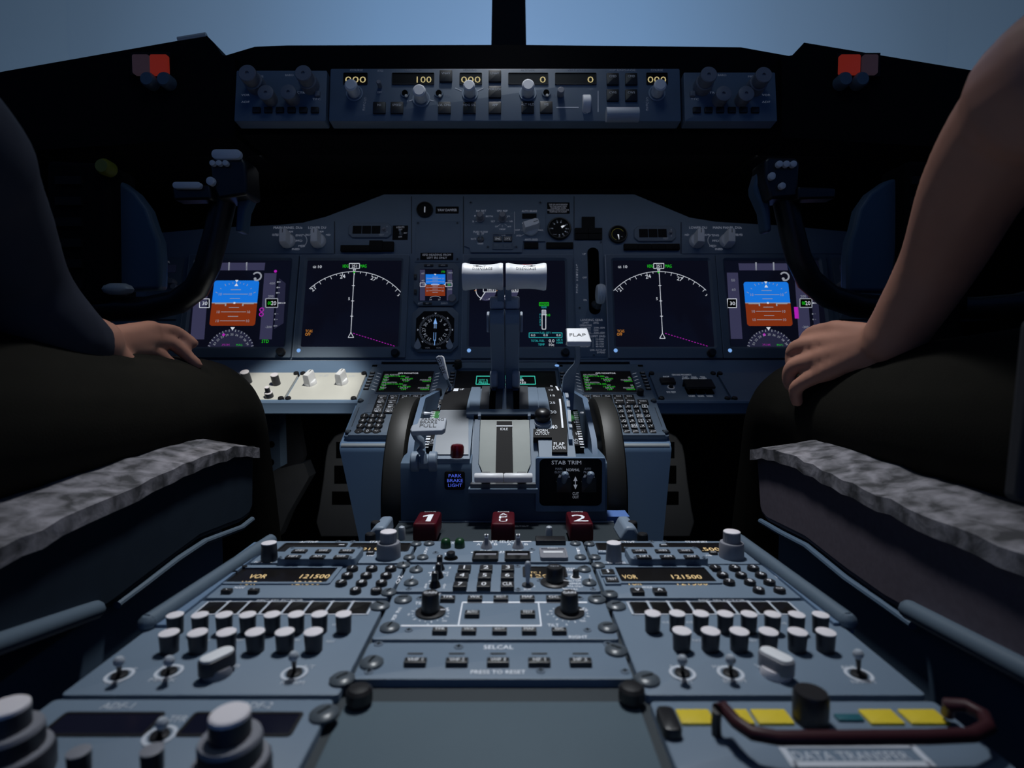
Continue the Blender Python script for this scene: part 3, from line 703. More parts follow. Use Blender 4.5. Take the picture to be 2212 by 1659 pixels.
def DU(name, label, x0, x1, y0, y1, sx0, sx1, sy0, sy1, lamp=None, knob=None, group='large flight displays', edge=None):
    """square display unit: bezel and recessed screen; pixel extents at mid height"""
    cu, cv, w, d = prect(MIP, x0, y0, x1, y1); su, sv, sw, sd = prect(MIP, sx0, sy0, sx1, sy1, -.004)
    t = Thing(name, label, 'display', MIP, (cu, cv-d/2, BK), group)
    b = MB(); b.ring((cu,cv,w,d), (su,sv,sw+.008,sd+.008), BK, 0, -.004, 'bezel', .006, bev=.004)
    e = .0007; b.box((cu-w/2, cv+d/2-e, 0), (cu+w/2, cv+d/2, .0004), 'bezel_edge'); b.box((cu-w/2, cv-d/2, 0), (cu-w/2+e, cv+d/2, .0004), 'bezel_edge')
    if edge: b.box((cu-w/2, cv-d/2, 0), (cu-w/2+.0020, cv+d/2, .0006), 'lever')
    b.build('bezel', t)
    if lamp:
        u, v = MIP.uv(*lamp); b = MB(); b.lathe(u, v, [(.0036,0),(.0034,.0004)], 'e_lamp', 20); b.lathe(u, v, [(.0026,.0004),(.0022,.0006)], 'e_lamp', 16); b.build('light_sensor', t)
    if knob:
        u, v = MIP.uv(*knob, .010); b = MB(); b.lathe(u, v, [(.0082,0),(.0082,.001),(.0070,.0014),(.0066,.0095),(.0056,.0110)], 'black_plastic', 24, flute=.03); b.build('brightness_knob', t)
    b = MB(); b.slab(su, sv, sw+.008, sd+.008, BK+.0003, -.0042, 'screen', .002)
    return t, b, (su, sv, sw, sd)
SH = -.0037
def X(b, s, x, y, h, m='e_white', w=None, rot=0.0, fr=None): ptext(b, fr or MIP, s, x, y, h, m, w, SH, rot)
def Ln(b, x0, y0, x1, y1, w=1.15, m='e_white'): pline(b, MIP, x0, y0, x1, y1, w, m, SH)
def quadp(b, pts, m, h=SH, fr=None): 
    q = [(fr or MIP).uv(x, y, h) for x, y in pts]
    a = sum(q[i][0]*q[(i+1)%len(q)][1]-q[(i+1)%len(q)][0]*q[i][1] for i in range(len(q)))
    b.quad(q if a > 0 else q[::-1], h, m)
def circ(b, x, y, rpx, m, h=SH, w=None, a0=0, a1=360, fr=None, n=32):
    fr = fr or MIP; u, v = fr.uv(x, y, h); r, _ = psize(fr, x, y, rpx, rpx, h)
    if w: ww, _ = psize(fr, x, y, w, w, h); b.arc(u, v, r, a0, a1, ww, h, m, n)
    else: b.disc(u, v, r, h, m, n)

def ND(side):
    L = side == 'L'
    if L: t, b, s = DU('navigation_display', 'navigation display with a white compass arc, second screen from the left', 640.5, 879.5, 550, 772, 657, 864, 563, 749, (645,757), (852,760))
    else: t, b, s = DU('navigation_display', 'navigation display with a white compass arc, beside the landing gear lever', 1310, 1553, 550, 773, 1327, 1536, 563, 749, (1330,757), (1540,760), edge=True)
    cx, cy, tx = (758, 718, 765) if L else (1431, 720, 1424)
    u, v = MIP.uv(cx, cy-4, SH); u1, v1 = MIP.uv(tx, 586.5, SH); R = math.hypot(u1-u, v1-v)
    a0, a1 = (135.5, 39) if L else (140, 43)
    b.arc(u, v, R, a0, a1, .0009, SH, 'e_white', 48)
    k = -4
    for i in range(-8, 9):
        a = (90-i*5.7)*D2R
        if not (a1*D2R < a < a0*D2R): continue
        r2 = R-(.0065 if i % 2 == 0 else .0035); b.line(u+R*math.cos(a), v+R*math.sin(a), u+r2*math.cos(a), v+r2*math.sin(a), .0008, SH, 'e_white')
    if L: N = (('24',740,597,8.5,.12),('27',807,601.5,8.5,-.32),('21',676.5,624,8.5,.72),('3',861,637,6,-.7))
    else: N = (('24',1400,597,8.5,.15),('27',1468.5,602,8.5,-.25),('21',1340,624.5,8.5,.72),('3',1526,637,5,-.7))
    for s_, x, y, h, r in N: X(b, s_, x, y, h, rot=r)
    o = 0 if L else 660
    X(b, 'GS', 679.5+(o and 659), 576.5, 5, w=7); X(b, '10', 691+o, 576, 6, w=8)
    X(b, 'HDG', 746.5+(o and 658), 574.5, 7, 'e_green', w=12); X(b, 'MAG', 785+(o and 659), 574.5, 7, 'e_green', w=13.5); hx = 765.5 if L else 1423
    X(b, '251', hx, 574.5, 6.5, w=11); Ln(b, hx-11, 569, hx+11, 569); Ln(b, hx-11, 580, hx+11, 580); Ln(b, hx-11, 569, hx-11, 580); Ln(b, hx+11, 569, hx+11, 580)
    Ln(b, hx-3, 582, hx+3, 582); Ln(b, hx-3, 582, hx, 587); Ln(b, hx+3, 582, hx, 587); circ(b, hx-.5, 588, 2, 'e_green', SH+.0001)
    Ln(b, tx, 588, cx, cy); 
    for y in (617, 650, 683):
        xx = tx+(cx-tx)*(y-588)/(cy-588); Ln(b, xx-3, y, xx+3, y)
    X(b, '5', (754 if L else 1419), 645, 6)
    Ln(b, cx, cy, cx-6, cy+11); Ln(b, cx, cy, cx+6, cy+11); Ln(b, cx-6, cy+11, cx+6, cy+11)
    xo = 667.5 if L else 1341; X(b, 'TCAS', xo, 715, 6, 'e_orange', w=15); X(b, 'OFF', xo-2.5, 722, 6, 'e_orange', w=11.5)
    x0, y0, x1, y1 = (763,720,855,748.5) if L else (1437,720,1531,748.5)
    n = 15
    for i in range(n): 
        f0, f1 = i/n, (i+.55)/n; Ln(b, x0+(x1-x0)*f0, y0+(y1-y0)*f0, x0+(x1-x0)*f1, y0+(y1-y0)*f1, 1.2, 'e_magenta')
    b.build('screen', t)
ND('L'); ND('R')

def PFD(side):
    L = side == 'L'
    if L: t, b, s = DU('primary_flight_display', 'primary flight display with blue and brown horizon, left of the thrust levers', 395.5, 636.5, 550, 772, 414, 621, 563, 749, None, (603,758)); o = 0
    else: t, b, s = DU('primary_flight_display', 'primary flight display with blue and brown horizon, near the bare-armed pilot', 1554.5, 1797, 550, 773, 1572, 1779, 563, 749, (1577,757), None)
    A = [(462,606),(559,606),(552,703.5),(453,703.5)] if L else [(1606,609),(1704,609),(1711,704),(1614,704)]
    hy = 654.5
    q = [MIP.uv(x, y, SH) for x, y in A]; ca = sum(p[0] for p in q)/4; w = (q[1][0]-q[0][0]+q[2][0]-q[3][0])/2; vt = q[0][1]; vb = q[3][1]; vh = MIP.uv(500, hy, SH)[1]
    rc = .005
    def half(v0, v1, top, m):
        pts = []; vv = v1 if top else v0; s2 = 1 if top else -1
        pts = [(ca-w/2, v0 if top else v1), (ca+w/2, v0 if top else v1)]
        for i in range(6):
            a = (i*18)*D2R; pts.append((ca+w/2-rc+rc*math.cos(a), vv-s2*rc+s2*rc*math.sin(a)))
        for i in range(6):
            a = (90+i*18)*D2R; pts.append((ca-w/2+rc+rc*math.cos(a), vv-s2*rc+s2*rc*math.sin(a)))
        b.quad(pts if top else pts[::-1], SH, m)
    half(vh, vt, True, 'e_blue'); half(vb, vh, False, 'e_brown')
    S2 = SH+.0002
    def H(v, hw, th=.0011, m='e_grey'): b.line(ca-hw, v, ca+hw, v, th, S2, m)
    H(vh, w/2, .0014)
    k = (vt-vh)/5
    for i, hw in ((1,.009),(2,.022),(3,.009)):
        H(vh+i*k*.98, hw*1.05); H(vh-i*k*.98, hw*1.05)
    H(vh-4*k*.98, .022*1.05)
    for i in (2, -2, -4):
        for sg in (-1, 1): b.text('10', ca+sg*.028, vh+i*k*.98, .0052, S2, 'e_grey')
    for sg in (-1, 1): b.line(ca+sg*.016, vh-.001, ca+sg*.036, vh-.001, .0026, S2+.0001, 'e_grey'); b.line(ca+sg*.016, vh, ca+sg*.016, vh-.006, .0026, S2+.0001, 'e_grey')
    b.rect(ca, vh, .0035, .0035, S2+.0001, 'e_white')
    for a in (-60,-45,-30,-20,-10,10,20,30,45,60):
        r1, r2 = .0385, .043 if abs(a) in (30,60) else .041
        aa = (90+a)*D2R; b.line(ca+r1*math.cos(aa), vh+r1*math.sin(aa), ca+r2*math.cos(aa), vh+r2*math.sin(aa), .001, S2, 'e_grey')
    b.quad([(ca-.003, vt+.001),(ca, vt-.004),(ca+.003, vt+.001)], S2, 'e_white')
    b.quad([(ca-.0035, vt-.011),(ca+.0035, vt-.011),(ca, vt-.005)], S2, 'e_white')
    # mode annunciator strip
    if L: quadp(b, [(476,567.5),(573,567.5),(571,584),(474,584)], 'e_dim'); bars = (495, 533)
    else: quadp(b, [(1595,569),(1700,569),(1702,584),(1597,584)], 'e_dim'); bars = (1633, 1671)
    for x in bars: Ln(b, x, 566.5, x-(.5 if L else -.5), 584, 3, 'e_grey')
    # speed tape
    if L: quadp(b, [(423,590),(452,590),(441,733),(411,733)], 'e_dim'); 
    else:
        quadp(b, [(1570,589),(1594,589),(1604,732),(1579,732)], 'e_dim')
        X(b, '80', 1583.5, 605, 6, 'e_grey'); X(b, '60', 1585, 625.5, 6, 'e_grey')
        quadp(b, [(1571,645),(1591,645),(1592,665),(1572,665)], 'hole', SH+.0002)
    x0, x1 = (431, 452) if L else (1571.5, 1591)
    for (a, c, d2, e) in ((x0,645.5,x1,645.5),(x0,664.5,x1,664.5),(x0,645.5,x0,664.5),(x1,645.5,x1,664.5)): pline(b, MIP, a, c, d2, e, 1.4, 'e_white', SH+.0004)
    ptext(b, MIP, '30', (x0+x1)/2+1, 655, 8, 'e_white', 11, SH+.0004)
    # altitude tape, vertical speed
    T = [(571,590),(597.5,590),(587,733),(560.5,733)] if L else [(1716,590),(1742,590),(1752,733),(1726,733)]
    quadp(b, T, 'e_dim')
    V = [(603,601),(617,612),(612.5,698),(592,711)] if L else [(1748,601),(1765,612),(1771,698),(1759,711)]
    quadp(b, V, 'e_dim2')
    f = (lambda x, y: x) if L else (lambda x, y: x+1143+(y-590)*.145)
    X(b, '400', f(588,612), 612, 5, 'e_grey', w=12); X(b, '200', f(585,640), 640, 5, 'e_grey', w=12); X(b, '-200', f(580,706), 706, 5, 'e_grey', w=14)
    quadp(b, [(574,645),(600,645),(599,664),(573,664)] if L else [(1728,645),(1754,645),(1756,664),(1730,664)], 'hole', SH+.0002)
    X0, X1 = (574, 600) if L else (1728, 1754)
    for (a, c, d2, e) in ((X0,645,X1,645),(X0,664,X1,664),(X0,645,X0,664),(X1,645,X1,664)): pline(b, MIP, a, c, d2, e, 2, 'e_grey', SH+.0004)
    ptext(b, MIP, '00', X0+8, 654.5, 8, 'e_green', 7, SH+.0004); ptext(b, MIP, '20', X0+17, 654.5, 9, 'e_white', 11, SH+.0004)
    Ln(b, X1, 654.5, X1+16, 654.5, 2.6)
    for i, y in enumerate((609,621,632.5,678,690,704)):
        xx = f(603-(y-609)*.075, y) if L else 1752+(y-609)*.1
        Ln(b, xx-3, y, xx+3, y, 1.8, 'e_grey'); circ(b, xx-3, y, 1.8, 'e_grey')
    circ(b, *( (595,586) if L else (1738,586) ), 3.2, 'e_magenta')
    if L:
        for y in (669, 679): 
            circ(b, 565.5-(y-669)*.1, y, 4, 'e_magenta', SH, 2)
        X(b, 'STD', 573, 737, 7, 'e_green', w=15)
    else:
        quadp(b, [(1715,663),(1724,663),(1726,688),(1717,688)], 'e_magenta'); X(b, 'STD', 1738, 737, 7, 'e_green', w=15)
    # compass rose at the bottom
    c0, c1 = (497, 761) if L else (1665, 761)
    u, v = MIP.uv(c0, c1, SH); vb2 = s[1]-s[3]/2; R = MIP.uv(c0, 719, SH)[1]-v; R *= 1.18
    yb = (vb2-v)/R; a0 = math.asin(max(yb, .05))/D2R
    R2 = R*1.0
    pts = [(u+R2*math.cos(a*D2R), v+R2*math.sin(a*D2R)) for a in [a0+(180-2*a0)*i/24 for i in range(25)]]
    b.quad(pts, SH, 'e_dim2')
    for i in range(19):
        a = (a0+3+(174-2*a0)*i/18)*D2R; r1 = R*(.94 if i % 2 else .90); b.line(u+r1*math.cos(a), v+r1*math.sin(a), u+R*math.cos(a), v+R*math.sin(a), .0011, SH+.0002, 'e_grey')
    for i, sx in enumerate(('21','22','23','24','25','26','27','28','29')):
        a = (152-i*15.5)*D2R; b.text(sx, u+R*.78*math.cos(a), v+R*.78*math.sin(a), .0040, SH+.0002, 'e_grey', .0055, a-math.pi/2)
    b.quad([(u-.004, v+R+.004),(u+.004, v+R+.004),(u, v+R-.002)][::-1], SH+.0003, 'e_white')
    X(b, '251H', c0-10, 744.5, 5, 'e_magenta', w=17); X(b, 'MAG', c0+20, 745, 5, 'e_green', w=13); circ(b, c0-14, 723, 3, 'e_magenta', SH+.0002)
    circ(b, 555 if L else 1695, 597, 9, 'e_grey', SH+.0002, 3.4, -120, 150)
    circ(b, 551 if L else 1692, 602, 3, 'e_grey', SH+.0002)
    b.build('screen', t)
PFD('L'); PFD('R')

# centre engine display
t, b, s = DU('engine_display', 'centre upper display with green DOWN box and fuel quantities behind the thrust levers', 998, 1238.5, 550, 773, 1014, 1222, 563, 749, (1013,757), (1222,759))
X(b, 'DOWN', 1175, 657, 5, 'e_green', w=16)
for q_ in ((1165,653.5,1185,653.5),(1165,660.5,1185,660.5),(1165,653.5,1165,660.5),(1185,653.5,1185,660.5)): Ln(b, *q_, 1.1, 'e_green')
X(b, 'GEAR', 1175, 663.5, 4.5, 'e_cyan', w=12)
for q_ in ((1171,670,1179,670),(1171,711,1179,711),(1171,670,1171,711),(1179,670,1179,711)): Ln(b, *q_, 1.4)
quadp(b, [(1171,670),(1179,670),(1179,679),(1171,679)], 'e_grey'); Ln(b, 1169.5, 680, 1181, 680, 1.2)
for i, c in enumerate('FLAPS'): X(b, c, 1167, 679.5+i*5.5, 4, 'e_cyan')
X(b, '10', 1185, 680.5, 5, 'e_green', w=7)
for q_ in ((1143,719,1164,719),(1192,719,1214,719),(1143,729,1214,729),(1143,719,1143,729),(1214,719,1214,729)): Ln(b, *q_, 1.4, 'e_cyan')
X(b, 'FUEL QTY', 1178, 719, 4.5, 'e_cyan', w=24)
for x in (1151.5, 1178.5, 1206.5): X(b, '0.0', x, 724, 4.5, w=9)
X(b, 'TOTAL FUEL', 1161.5, 736, 5, 'e_cyan', w=29); X(b, '0.0', 1191.5, 736, 7, w=12); X(b, 'TEMP', 1169.5, 744, 5, 'e_cyan', w=14); X(b, '10c', 1191.5, 744.5, 6, w=11)
X(b, 'LBS X', 1209, 734, 4.5, 'e_cyan', w=13); X(b, '1000', 1209, 740, 4.5, 'e_cyan', w=13)
X(b, 'TCAS OFF', 1138.5, 573, 4.5, 'e_redn', w=20); X(b, 'TAT +20c', 1045, 576, 6, w=30)
for cx in (1050, 1098):
    X(b, '590.6', cx+10, 626, 5.5, w=15.5)
    for q_ in ((cx-6,621,cx+21,621),(cx-6,630.5,cx+21,630.5),(cx-6,621,cx-6,630.5),(cx+21,621,cx+21,630.5)): Ln(b, *q_, 1.1)
    circ(b, cx, 626, 22, 'e_white', SH, 1.3, 165, 300); u, v = MIP.uv(cx, 630, SH); r, _ = psize(MIP, cx, 630, 21, 21)
    b.quad([(u, v)]+[(u+r*math.cos(a*D2R), v+r*math.sin(a*D2R)) for a in range(-120, 1, 10)], SH, 'e_dim'); Ln(b, cx-2, 631, cx-13, 648, 1.5)
    Ln(b, cx-25, 622, cx-20, 624, 1.5, 'e_redn'); Ln(b, cx-25, 628, cx-21, 627, 1.2, 'e_orange')
b.build('screen', t)

# ---------------------------------------------------------------- standby instruments
cu, cv, w, d = prect(MIP, 894, 568, 991, 660.5)
t = Thing('standby_flight_display', 'small standby horizon display with blue and brown screen left of the thrust levers', 'display', MIP, (cu, cv-d/2, BK))
def octo(cu, cv, w, d, c): return [(cu-w/2+c,cv-d/2),(cu+w/2-c,cv-d/2),(cu+w/2,cv-d/2+c),(cu+w/2,cv+d/2-c),(cu+w/2-c,cv+d/2),(cu-w/2+c,cv+d/2),(cu-w/2,cv+d/2-c),(cu-w/2,cv-d/2+c)]
b = MB(); b.loops([[(x,y,BK) for x,y in octo(cu,cv,w,d,.010)], [(x,y,.0015) for x,y in octo(cu,cv,w,d,.010)], [(x,y,.0025) for x,y in octo(cu,cv,w-.003,d-.003,.009)]], 'bezel'); 
ptext(b, MIP, 'ATT', 908, 655, 4.5, 'paint_grey', h=.0028, w=10); ptext(b, MIP, 'BARO', 960, 655, 4.5, 'paint_grey', h=.0028, w=14); b.build('bezel', t)
for s_, x, y, ww, hh in (('APP',926,573,20,5),('HP/IN',957,573,20,5),('+',897,598,6,12),('-',897,631,6,12),('RST',923,655.5,19,5)):
    u, v = MIP.uv(x, y, .004); kw, kd = psize(MIP, x, y, ww, hh); b = MB(); b.slab(u, v, kw, kd, .0024, .004, 'key', .0006, .0004); b.text(s_, u, v, min(kd*.6,.0024), .0042, 'paint_grey'); b.build('key', t)
h = .0028; SHs = SH; b = MB(); su, sv, sw, sd = prect(MIP, 905.5, 581, 978, 649.5, h); b.slab(su, sv, sw, sd, .0020, .0028, 'screen', .001)
h = .0031
for x0, x1, y0, y1, m in ((907,918,582.5,649,'e_dim'),(965,977,582.5,649,'e_dim'),(919.5,962,592.5,615.5,'e_blue'),(918.5,961.5,615.5,639,'e_brown')): quadp(b, [(x0,y0),(x1,y0),(x1,y1),(x0,y1)], m, h)
h2 = .0033
for y, hw in ((598.5,6),(601.5,13),(605,6),(608.5,13),(612,6),(618,6),(621,13),(624.5,6),(628,13),(631.5,6)): pline(b, MIP, 940-hw, y, 940+hw, y, .9, 'e_grey', h2)
pline(b, MIP, 919, 615, 962, 615, 1.2, 'e_white', h2); pline(b, MIP, 921, 614.5, 931, 614.5, 1.8, 'paint_black', h2+.0001); pline(b, MIP, 949, 614.5, 959, 614.5, 1.8, 'paint_black', h2+.0001)
for s_, x, y in (('20',923.5,601.5),('10',923.5,608.5),('20',957,601.5),('10',957,608.5),('10',923,621),('20',923,628),('10',956.5,621),('20',956.5,628)): ptext(b, MIP, s_, x, y, 3.2, 'e_grey', 5, h2)
for s_, x, y in (('60',913.5,590.5),('40',913.5,606),('30',915.5,615),('004',973,589),('002',972.5,606.5),('000',972,624.5)): ptext(b, MIP, s_, x, y, 3.6, 'e_grey', 3*len(s_), h2)
for x0, x1 in ((907.5,918.5),(962,976.5)):
    for (a, c, d2, e) in ((x0,611,x1,611),(x0,619,x1,619),(x0,611,x0,619),(x1,611,x1,619)): pline(b, MIP, a, c, d2, e, .8, 'e_white', h2)
ptext(b, MIP, '20', 970, 615, 4, 'e_green', 6, h2)
ptext(b, MIP, 'STD', 957.5, 587, 4, 'e_green', 8, h2); u, v = MIP.uv(940, 658, h2)
b.arc(u, v, .0165, 55, 125, .0008, h2, 'e_grey'); 
for s_, x in (('24',930),('27',949)): ptext(b, MIP, s_, x, 647, 3.2, 'e_grey', 5, h2)
quadp(b, [(937.5,591.5),(942.5,591.5),(940,595)], 'e_white', h2)
b.build('screen', t)
u, v = MIP.uv(976, 643, .008); b = MB(); b.lathe(u, v, [(.0074,.0022),(.0074,.007),(.0068,.008),(.003,.0078)], 'knob_grey', 28, flute=.03); b.build('adjust_knob', t)

cu, cv, w, d = prect(MIP, 889.5, 664, 990, 760.5)
t = Thing('radio_magnetic_indicator', 'round black compass indicator with white needles and two teardrop knobs below the standby display', 'gauge', MIP, (cu, cv-d/2, BK))
b = MB(); b.loops([[(x,y,BK) for x,y in octo(cu,cv,w,d,.012)], [(x,y,.0005) for x,y in octo(cu,cv,w,d,.012)], [(x,y,.0015) for x,y in octo(cu,cv,w-.003,d-.003,.011)]], 'bezel'); b.build('bezel', t)
du, dv, dw, dd = prect(MIP, 898, 672, 981, 755, .0017); b = MB(); b.prism(octo(du,dv,dw,dd,.014), .0008, .0018, 'plate_black')
u, v = MIP.uv(940, 712.5, .002); R, _ = psize(MIP, 940, 712, 37, 37)
for i in range(72):
    a = i*5*D2R; r1 = R*(.84 if i % 2 else .80); b.line(u+r1*math.sin(a), v+r1*math.cos(a), u+R*.95*math.sin(a), v+R*.95*math.cos(a), .0006, .0020, 'paint_grey')
for i, s_ in enumerate(('','3','6','9','12','15','','21','24','27','30','33')):
    if s_: a = i*30*D2R; b.text(s_, u+R*.66*math.sin(a), v+R*.66*math.cos(a), .0058, .0020, 'paint_white', None, -a)
for i in range(0, 8):
    if i == 4: continue
    a = i*45*D2R; c, s_ = math.sin(a), math.cos(a); b.quad([(u+R*1.04*c+.0022*s_, v+R*1.04*s_-.0022*c),(u+R*1.04*c-.0022*s_, v+R*1.04*s_+.0022*c),(u+R*.95*c, v+R*.95*s_)], .0021, 'paint_white')
for i, s_ in enumerate(('VOR', 'VOR')): b.text(s_, u+(-.013+.02*i), v-R*1.08, .003, .0020, 'paint_grey')
b.build('dial', t)
b = MB(); hh = .0026
b.quad([(u-.0035,v+R*.36),(u+.0035,v+R*.36),(u,v+R*.72)], hh, 'e_lamp'); 
for sg in (-1,1): b.line(u+sg*.0018, v+R*.08, u+sg*.0018, v+R*.40, .0007, hh, 'e_lamp'); b.line(u+sg*.0018-.0003, v-R*.16, u+sg*.0018-.0003, v-R*.66, .0008, hh, 'e_lamp')
b.line(u, v-R*.6, u-.0003, v-R*.93, .0010, hh, 'e_lamp'); b.line(u, v+R*.1, u, v+R*.38, .0007, hh, 'paint_white'); b.lathe(u, v, [(.0022,.002),(.002,.003)], 'black_plastic', 12); b.build('needle', t)
for x in (902, 971):
    u2, v2 = MIP.uv(x, 747, .005); pts = [(u2+.0062*math.cos(a*D2R), v2+.0062*math.sin(a*D2R)) for a in range(160, 381, 20)]+[(u2, v2+.0145)]
    b = MB(); b.prism(pts, .0016, .0055, 'e_lamp' if False else 'lever'); b.build('selector_knob', t)

def gauge(name, label, x, y, rpx, body, group=None, depth=.004):
    u, v = MIP.uv(x, y); r, _ = psize(MIP, x, y, rpx, rpx); t = Thing(name, label, 'gauge', MIP, (u, v-r, BK), group)
    b = MB(); L = []
    for (rr_, hh) in ((r*1.12, BK), (r*1.12, -.001), (r*1.06, .0008), (r*.98, .0006), (r*.92, -.003)): L.append([(u+rr_*math.cos(2*math.pi*i/40), v+rr_*math.sin(2*math.pi*i/40), hh) for i in range(40)])
    b.loops(L, 'black_plastic', False, False); b.build('rim', t)
    b = MB(); b.lathe(u, v, [(r*.95,-.0045),(r*.95,-.0030)], 'plate_black', 40); body(b, u, v, r); b.build('dial', t)
    return t, u, v, r
def yd(b, u, v, r): b.slab(u, v, .0020, .0120, -.0030, -.0024, 'paint_white', .0006)
gauge('yaw_damper_indicator', 'small round black yaw damper indicator with one white bar at the panel top', 917, 451, 16, yd)
def fl(b, u, v, r):
    for i, (a, s_) in enumerate(((270,'UP'),(315,'1'),(345,'2'),(14,'5'),(60,'10'),(92,'15'),(118,'25'),(150,'30'),(180,'40'))):
        q = a*D2R; b.line(u+r*.58*math.sin(q), v+r*.58*math.cos(q), u+r*.72*math.sin(q), v+r*.72*math.cos(q), .0022, -.0028, 'paint_grey'); b.text(s_, u+r*.82*math.sin(q), v+r*.82*math.cos(q), .0026, -.0028, 'paint_grey')
    b.text('FLAPS', u-r*.42, v-r*.6, .002, -.0028, 'paint_grey')
t, u, v, r = gauge('flap_position_indicator', 'round black flap gauge with white ticks beside the auto brake selector', 1208.5, 492, 23, fl)
b = MB(); a = 62*D2R; c, s_ = math.sin(a), math.cos(a)
b.quad([(u+r*.22*c-.0022*s_, v+r*.22*s_+.0022*c),(u+r*.22*c+.0022*s_, v+r*.22*s_-.0022*c),(u+r*.5*c+.0014*s_, v+r*.5*s_-.0014*c),(u+r*.58*c, v+r*.58*s_),(u+r*.5*c-.0014*s_, v+r*.5*s_+.0014*c)], -.0015, 'e_white'); b.build('needle', t)
def br(b, u, v, r):
    b.arc(u, v, r*.74, 30, 255, .0009, -.0027, 'tape_yellow', 30); b.text('PSI', u+r*.45, v-r*.3, .002, -.0028, 'paint_grey')
t, u, v, r = gauge('brake_pressure_gauge', 'small round black brake pressure gauge with yellow arc above the landing gear lever', 1335.5, 504.5, 18, br)
b = MB(); a = 172*D2R; c, s_ = math.sin(a), math.cos(a); b.quad([(u+.0016,v-r*.05),(u+r*.6*c*.9+.0004,v+r*.75*s_),(u-.0012,v-r*.05)][::-1], -.0015, 'e_white'); b.build('needle', t)

def plate(name, label, cat, x0, y0, x1, y1, H=.0015, m='panel', group=None, r=.001, poly=None):
    if poly:
        q = [MIP.uv(x, y, BK+H) for x, y in poly]; cu = sum(p[0] for p in q)/len(q); lo = min(p[1] for p in q)
        t = Thing(name, label, cat, MIP, (cu, lo, BK), group); b = MB(); b.prism(q, BK, BK+H, m); return t, b
    cu, cv, w, d = prect(MIP, x0, y0, x1, y1, BK+H); t = Thing(name, label, cat, MIP, (cu, cv-d/2, BK), group); b = MB(); b.slab(cu, cv, w, d, BK, BK+H, m, r, min(.0006, H*.4)); return t, b
def T(b, s, x, y, hpx, w=None, m='legend', h=None): ptext(b, MIP, s, x, y, hpx, m, w, BK+(h if h is not None else .0019))
# placards
t, b = plate('yaw_damper_placard', 'small dark placard reading YAW DAMPER', 'placard', 941, 446, 991, 461, .0008, 'plate_black'); T(b, 'YAW DAMPER', 966, 453.5, 5.5, 42, h=.0010); b.build('plate', t)
t, b = plate('wireless_notice_placard', 'dark five-line notice placard above the flap gauge', 'placard', 1182, 437, 1230.5, 461.5, .0008, 'plate_black')
for i, (s, w) in enumerate((('USE OF WI-FI DEVICES',40),('ON THE FLIGHT DECK',37),('PROHIBITED WHEN',33),('ENGINES OPERATING FOR',46),('PURPOSE OF FLIGHT',37))): T(b, s, 1206, 441.5+i*4, 3, w, h=.0010)
b.build('plate', t)
t, b = plate('lights_switch_plate', 'small dark LIGHTS switch plate with a toggle at the left of the panel top', 'switch', 848, 487, 881, 518, .0008, 'plate_black')
T(b, 'LIGHTS', 865, 490.5, 4, 17, h=.001); T(b, 'TEST', 865, 495.5, 3, 9, h=.001); T(b, 'BRT', 876, 503, 3, 7, h=.001); T(b, 'DIM', 864.5, 511.5, 3, 7, h=.001); b.build('plate', t)
u, v = MIP.uv(864.5, 503); b = MB(); b.lathe(u, v, [(.0046,BK+.0008),(.004,BK+.002),(.0026,BK+.003)], 'steel_dark', 16); b.tube([(u,v,BK+.001),(u,v+.001,BK+.006),(u,v+.003,BK+.012)], [.0012,.0016,.0022], 'lever', 10); b.build('toggle', t)
# cover plate with the ISFD note
t, b = plate('blank_instrument_cover', 'blank square cover plate above the standby display with ISFD HEADING note', 'placard', 897, 477, 994, 566, .0012); smallscrews(b, MIP, [(903,482),(988,482),(903,560),(988,560)], 8, BK+.0014)
b.build('cover', t)
b = MB(); cu, cv, w, d = prect(MIP, 908, 546, 979, 561, BK+.002); b.slab(cu, cv, w, d, BK+.0012, BK+.0020, 'plate_black', .0006); T(b, 'ISFD HEADING FROM', 943.5, 550.3, 4.6, 61, h=.0022); T(b, 'LEFT IRS ONLY', 944, 556.6, 4.6, 43, h=.0022); b.build('note_label', t)
# autobrake / N1 / speed reference panel
t, b = plate('autobrake_panel', 'control panel with white AUTO BRAKE selector and small grey knobs at the top centre', 'control panel', 0,0,0,0, .003, poly=[(1003,432),(1178,432),(1178,521),(1130,521),(1127,545),(1017,545),(1014,535),(1003,531)])
for s, x, y, w, h in (('N1 SET',1039.5,455.5,21,4.5),('SPD REF',1085,455.5,23,4.5),('AUTO BRAKE',1143.5,456,33,4.5),('AUTO',1040,460.5,12,3),('SET',1065,478,9,3.5),('BOTH',1057,467,15,3.5),('V1',1098,467,6,3.5),('VR',1104,478,8,3.5),('WT',1100,489.5,8,3.5),('VREF',1085,495,14,3.5),('FUEL FLOW',1038.5,501,31,4.5),('RESET',1038,505.5,15,3.5),('RATE',1023,516,11,3.5),('USED',1038,526,12,3.5),('MFD',1086,506.5,13,4),('OFF',1118,497,10,3.5),('RTD',1121,509,10,3.5),('MAX',1168,497,11,3.5),('ANTI-SKID',1147.5,517.5,28,4.5),('1',1129,482,2,3.5),('2',1144,476.5,4,3.5),('1',1026,466,2,3.5),('2',1022,478,4,3.5),('GA',1073,489,6,3.5)): T(b, s, x, y, h, w, h=.0033)
for (x0,y0,x1,y1) in ((1111.5,457,1111.5,505),(1074,478,1078,478),(1092,478,1098,478),(1076,488,1081,484),(1085,491,1085,486),(1095,487,1090,484),(1093,472,1096,469),(1026,478,1031,478),(1072,506.5,1078,506.5),(1094,506.5,1102,506.5),(1125,497,1131,497),(1127,509,1132,506)): pline(b, MIP, x0, y0, x1, y1, .9, 'paint_grey', BK+.0033)
smallscrews(b, MIP, [(1017,438),(1167,438),(1054,534),(1115,534)], 9, BK+.0032); b.build('face_plate', t)
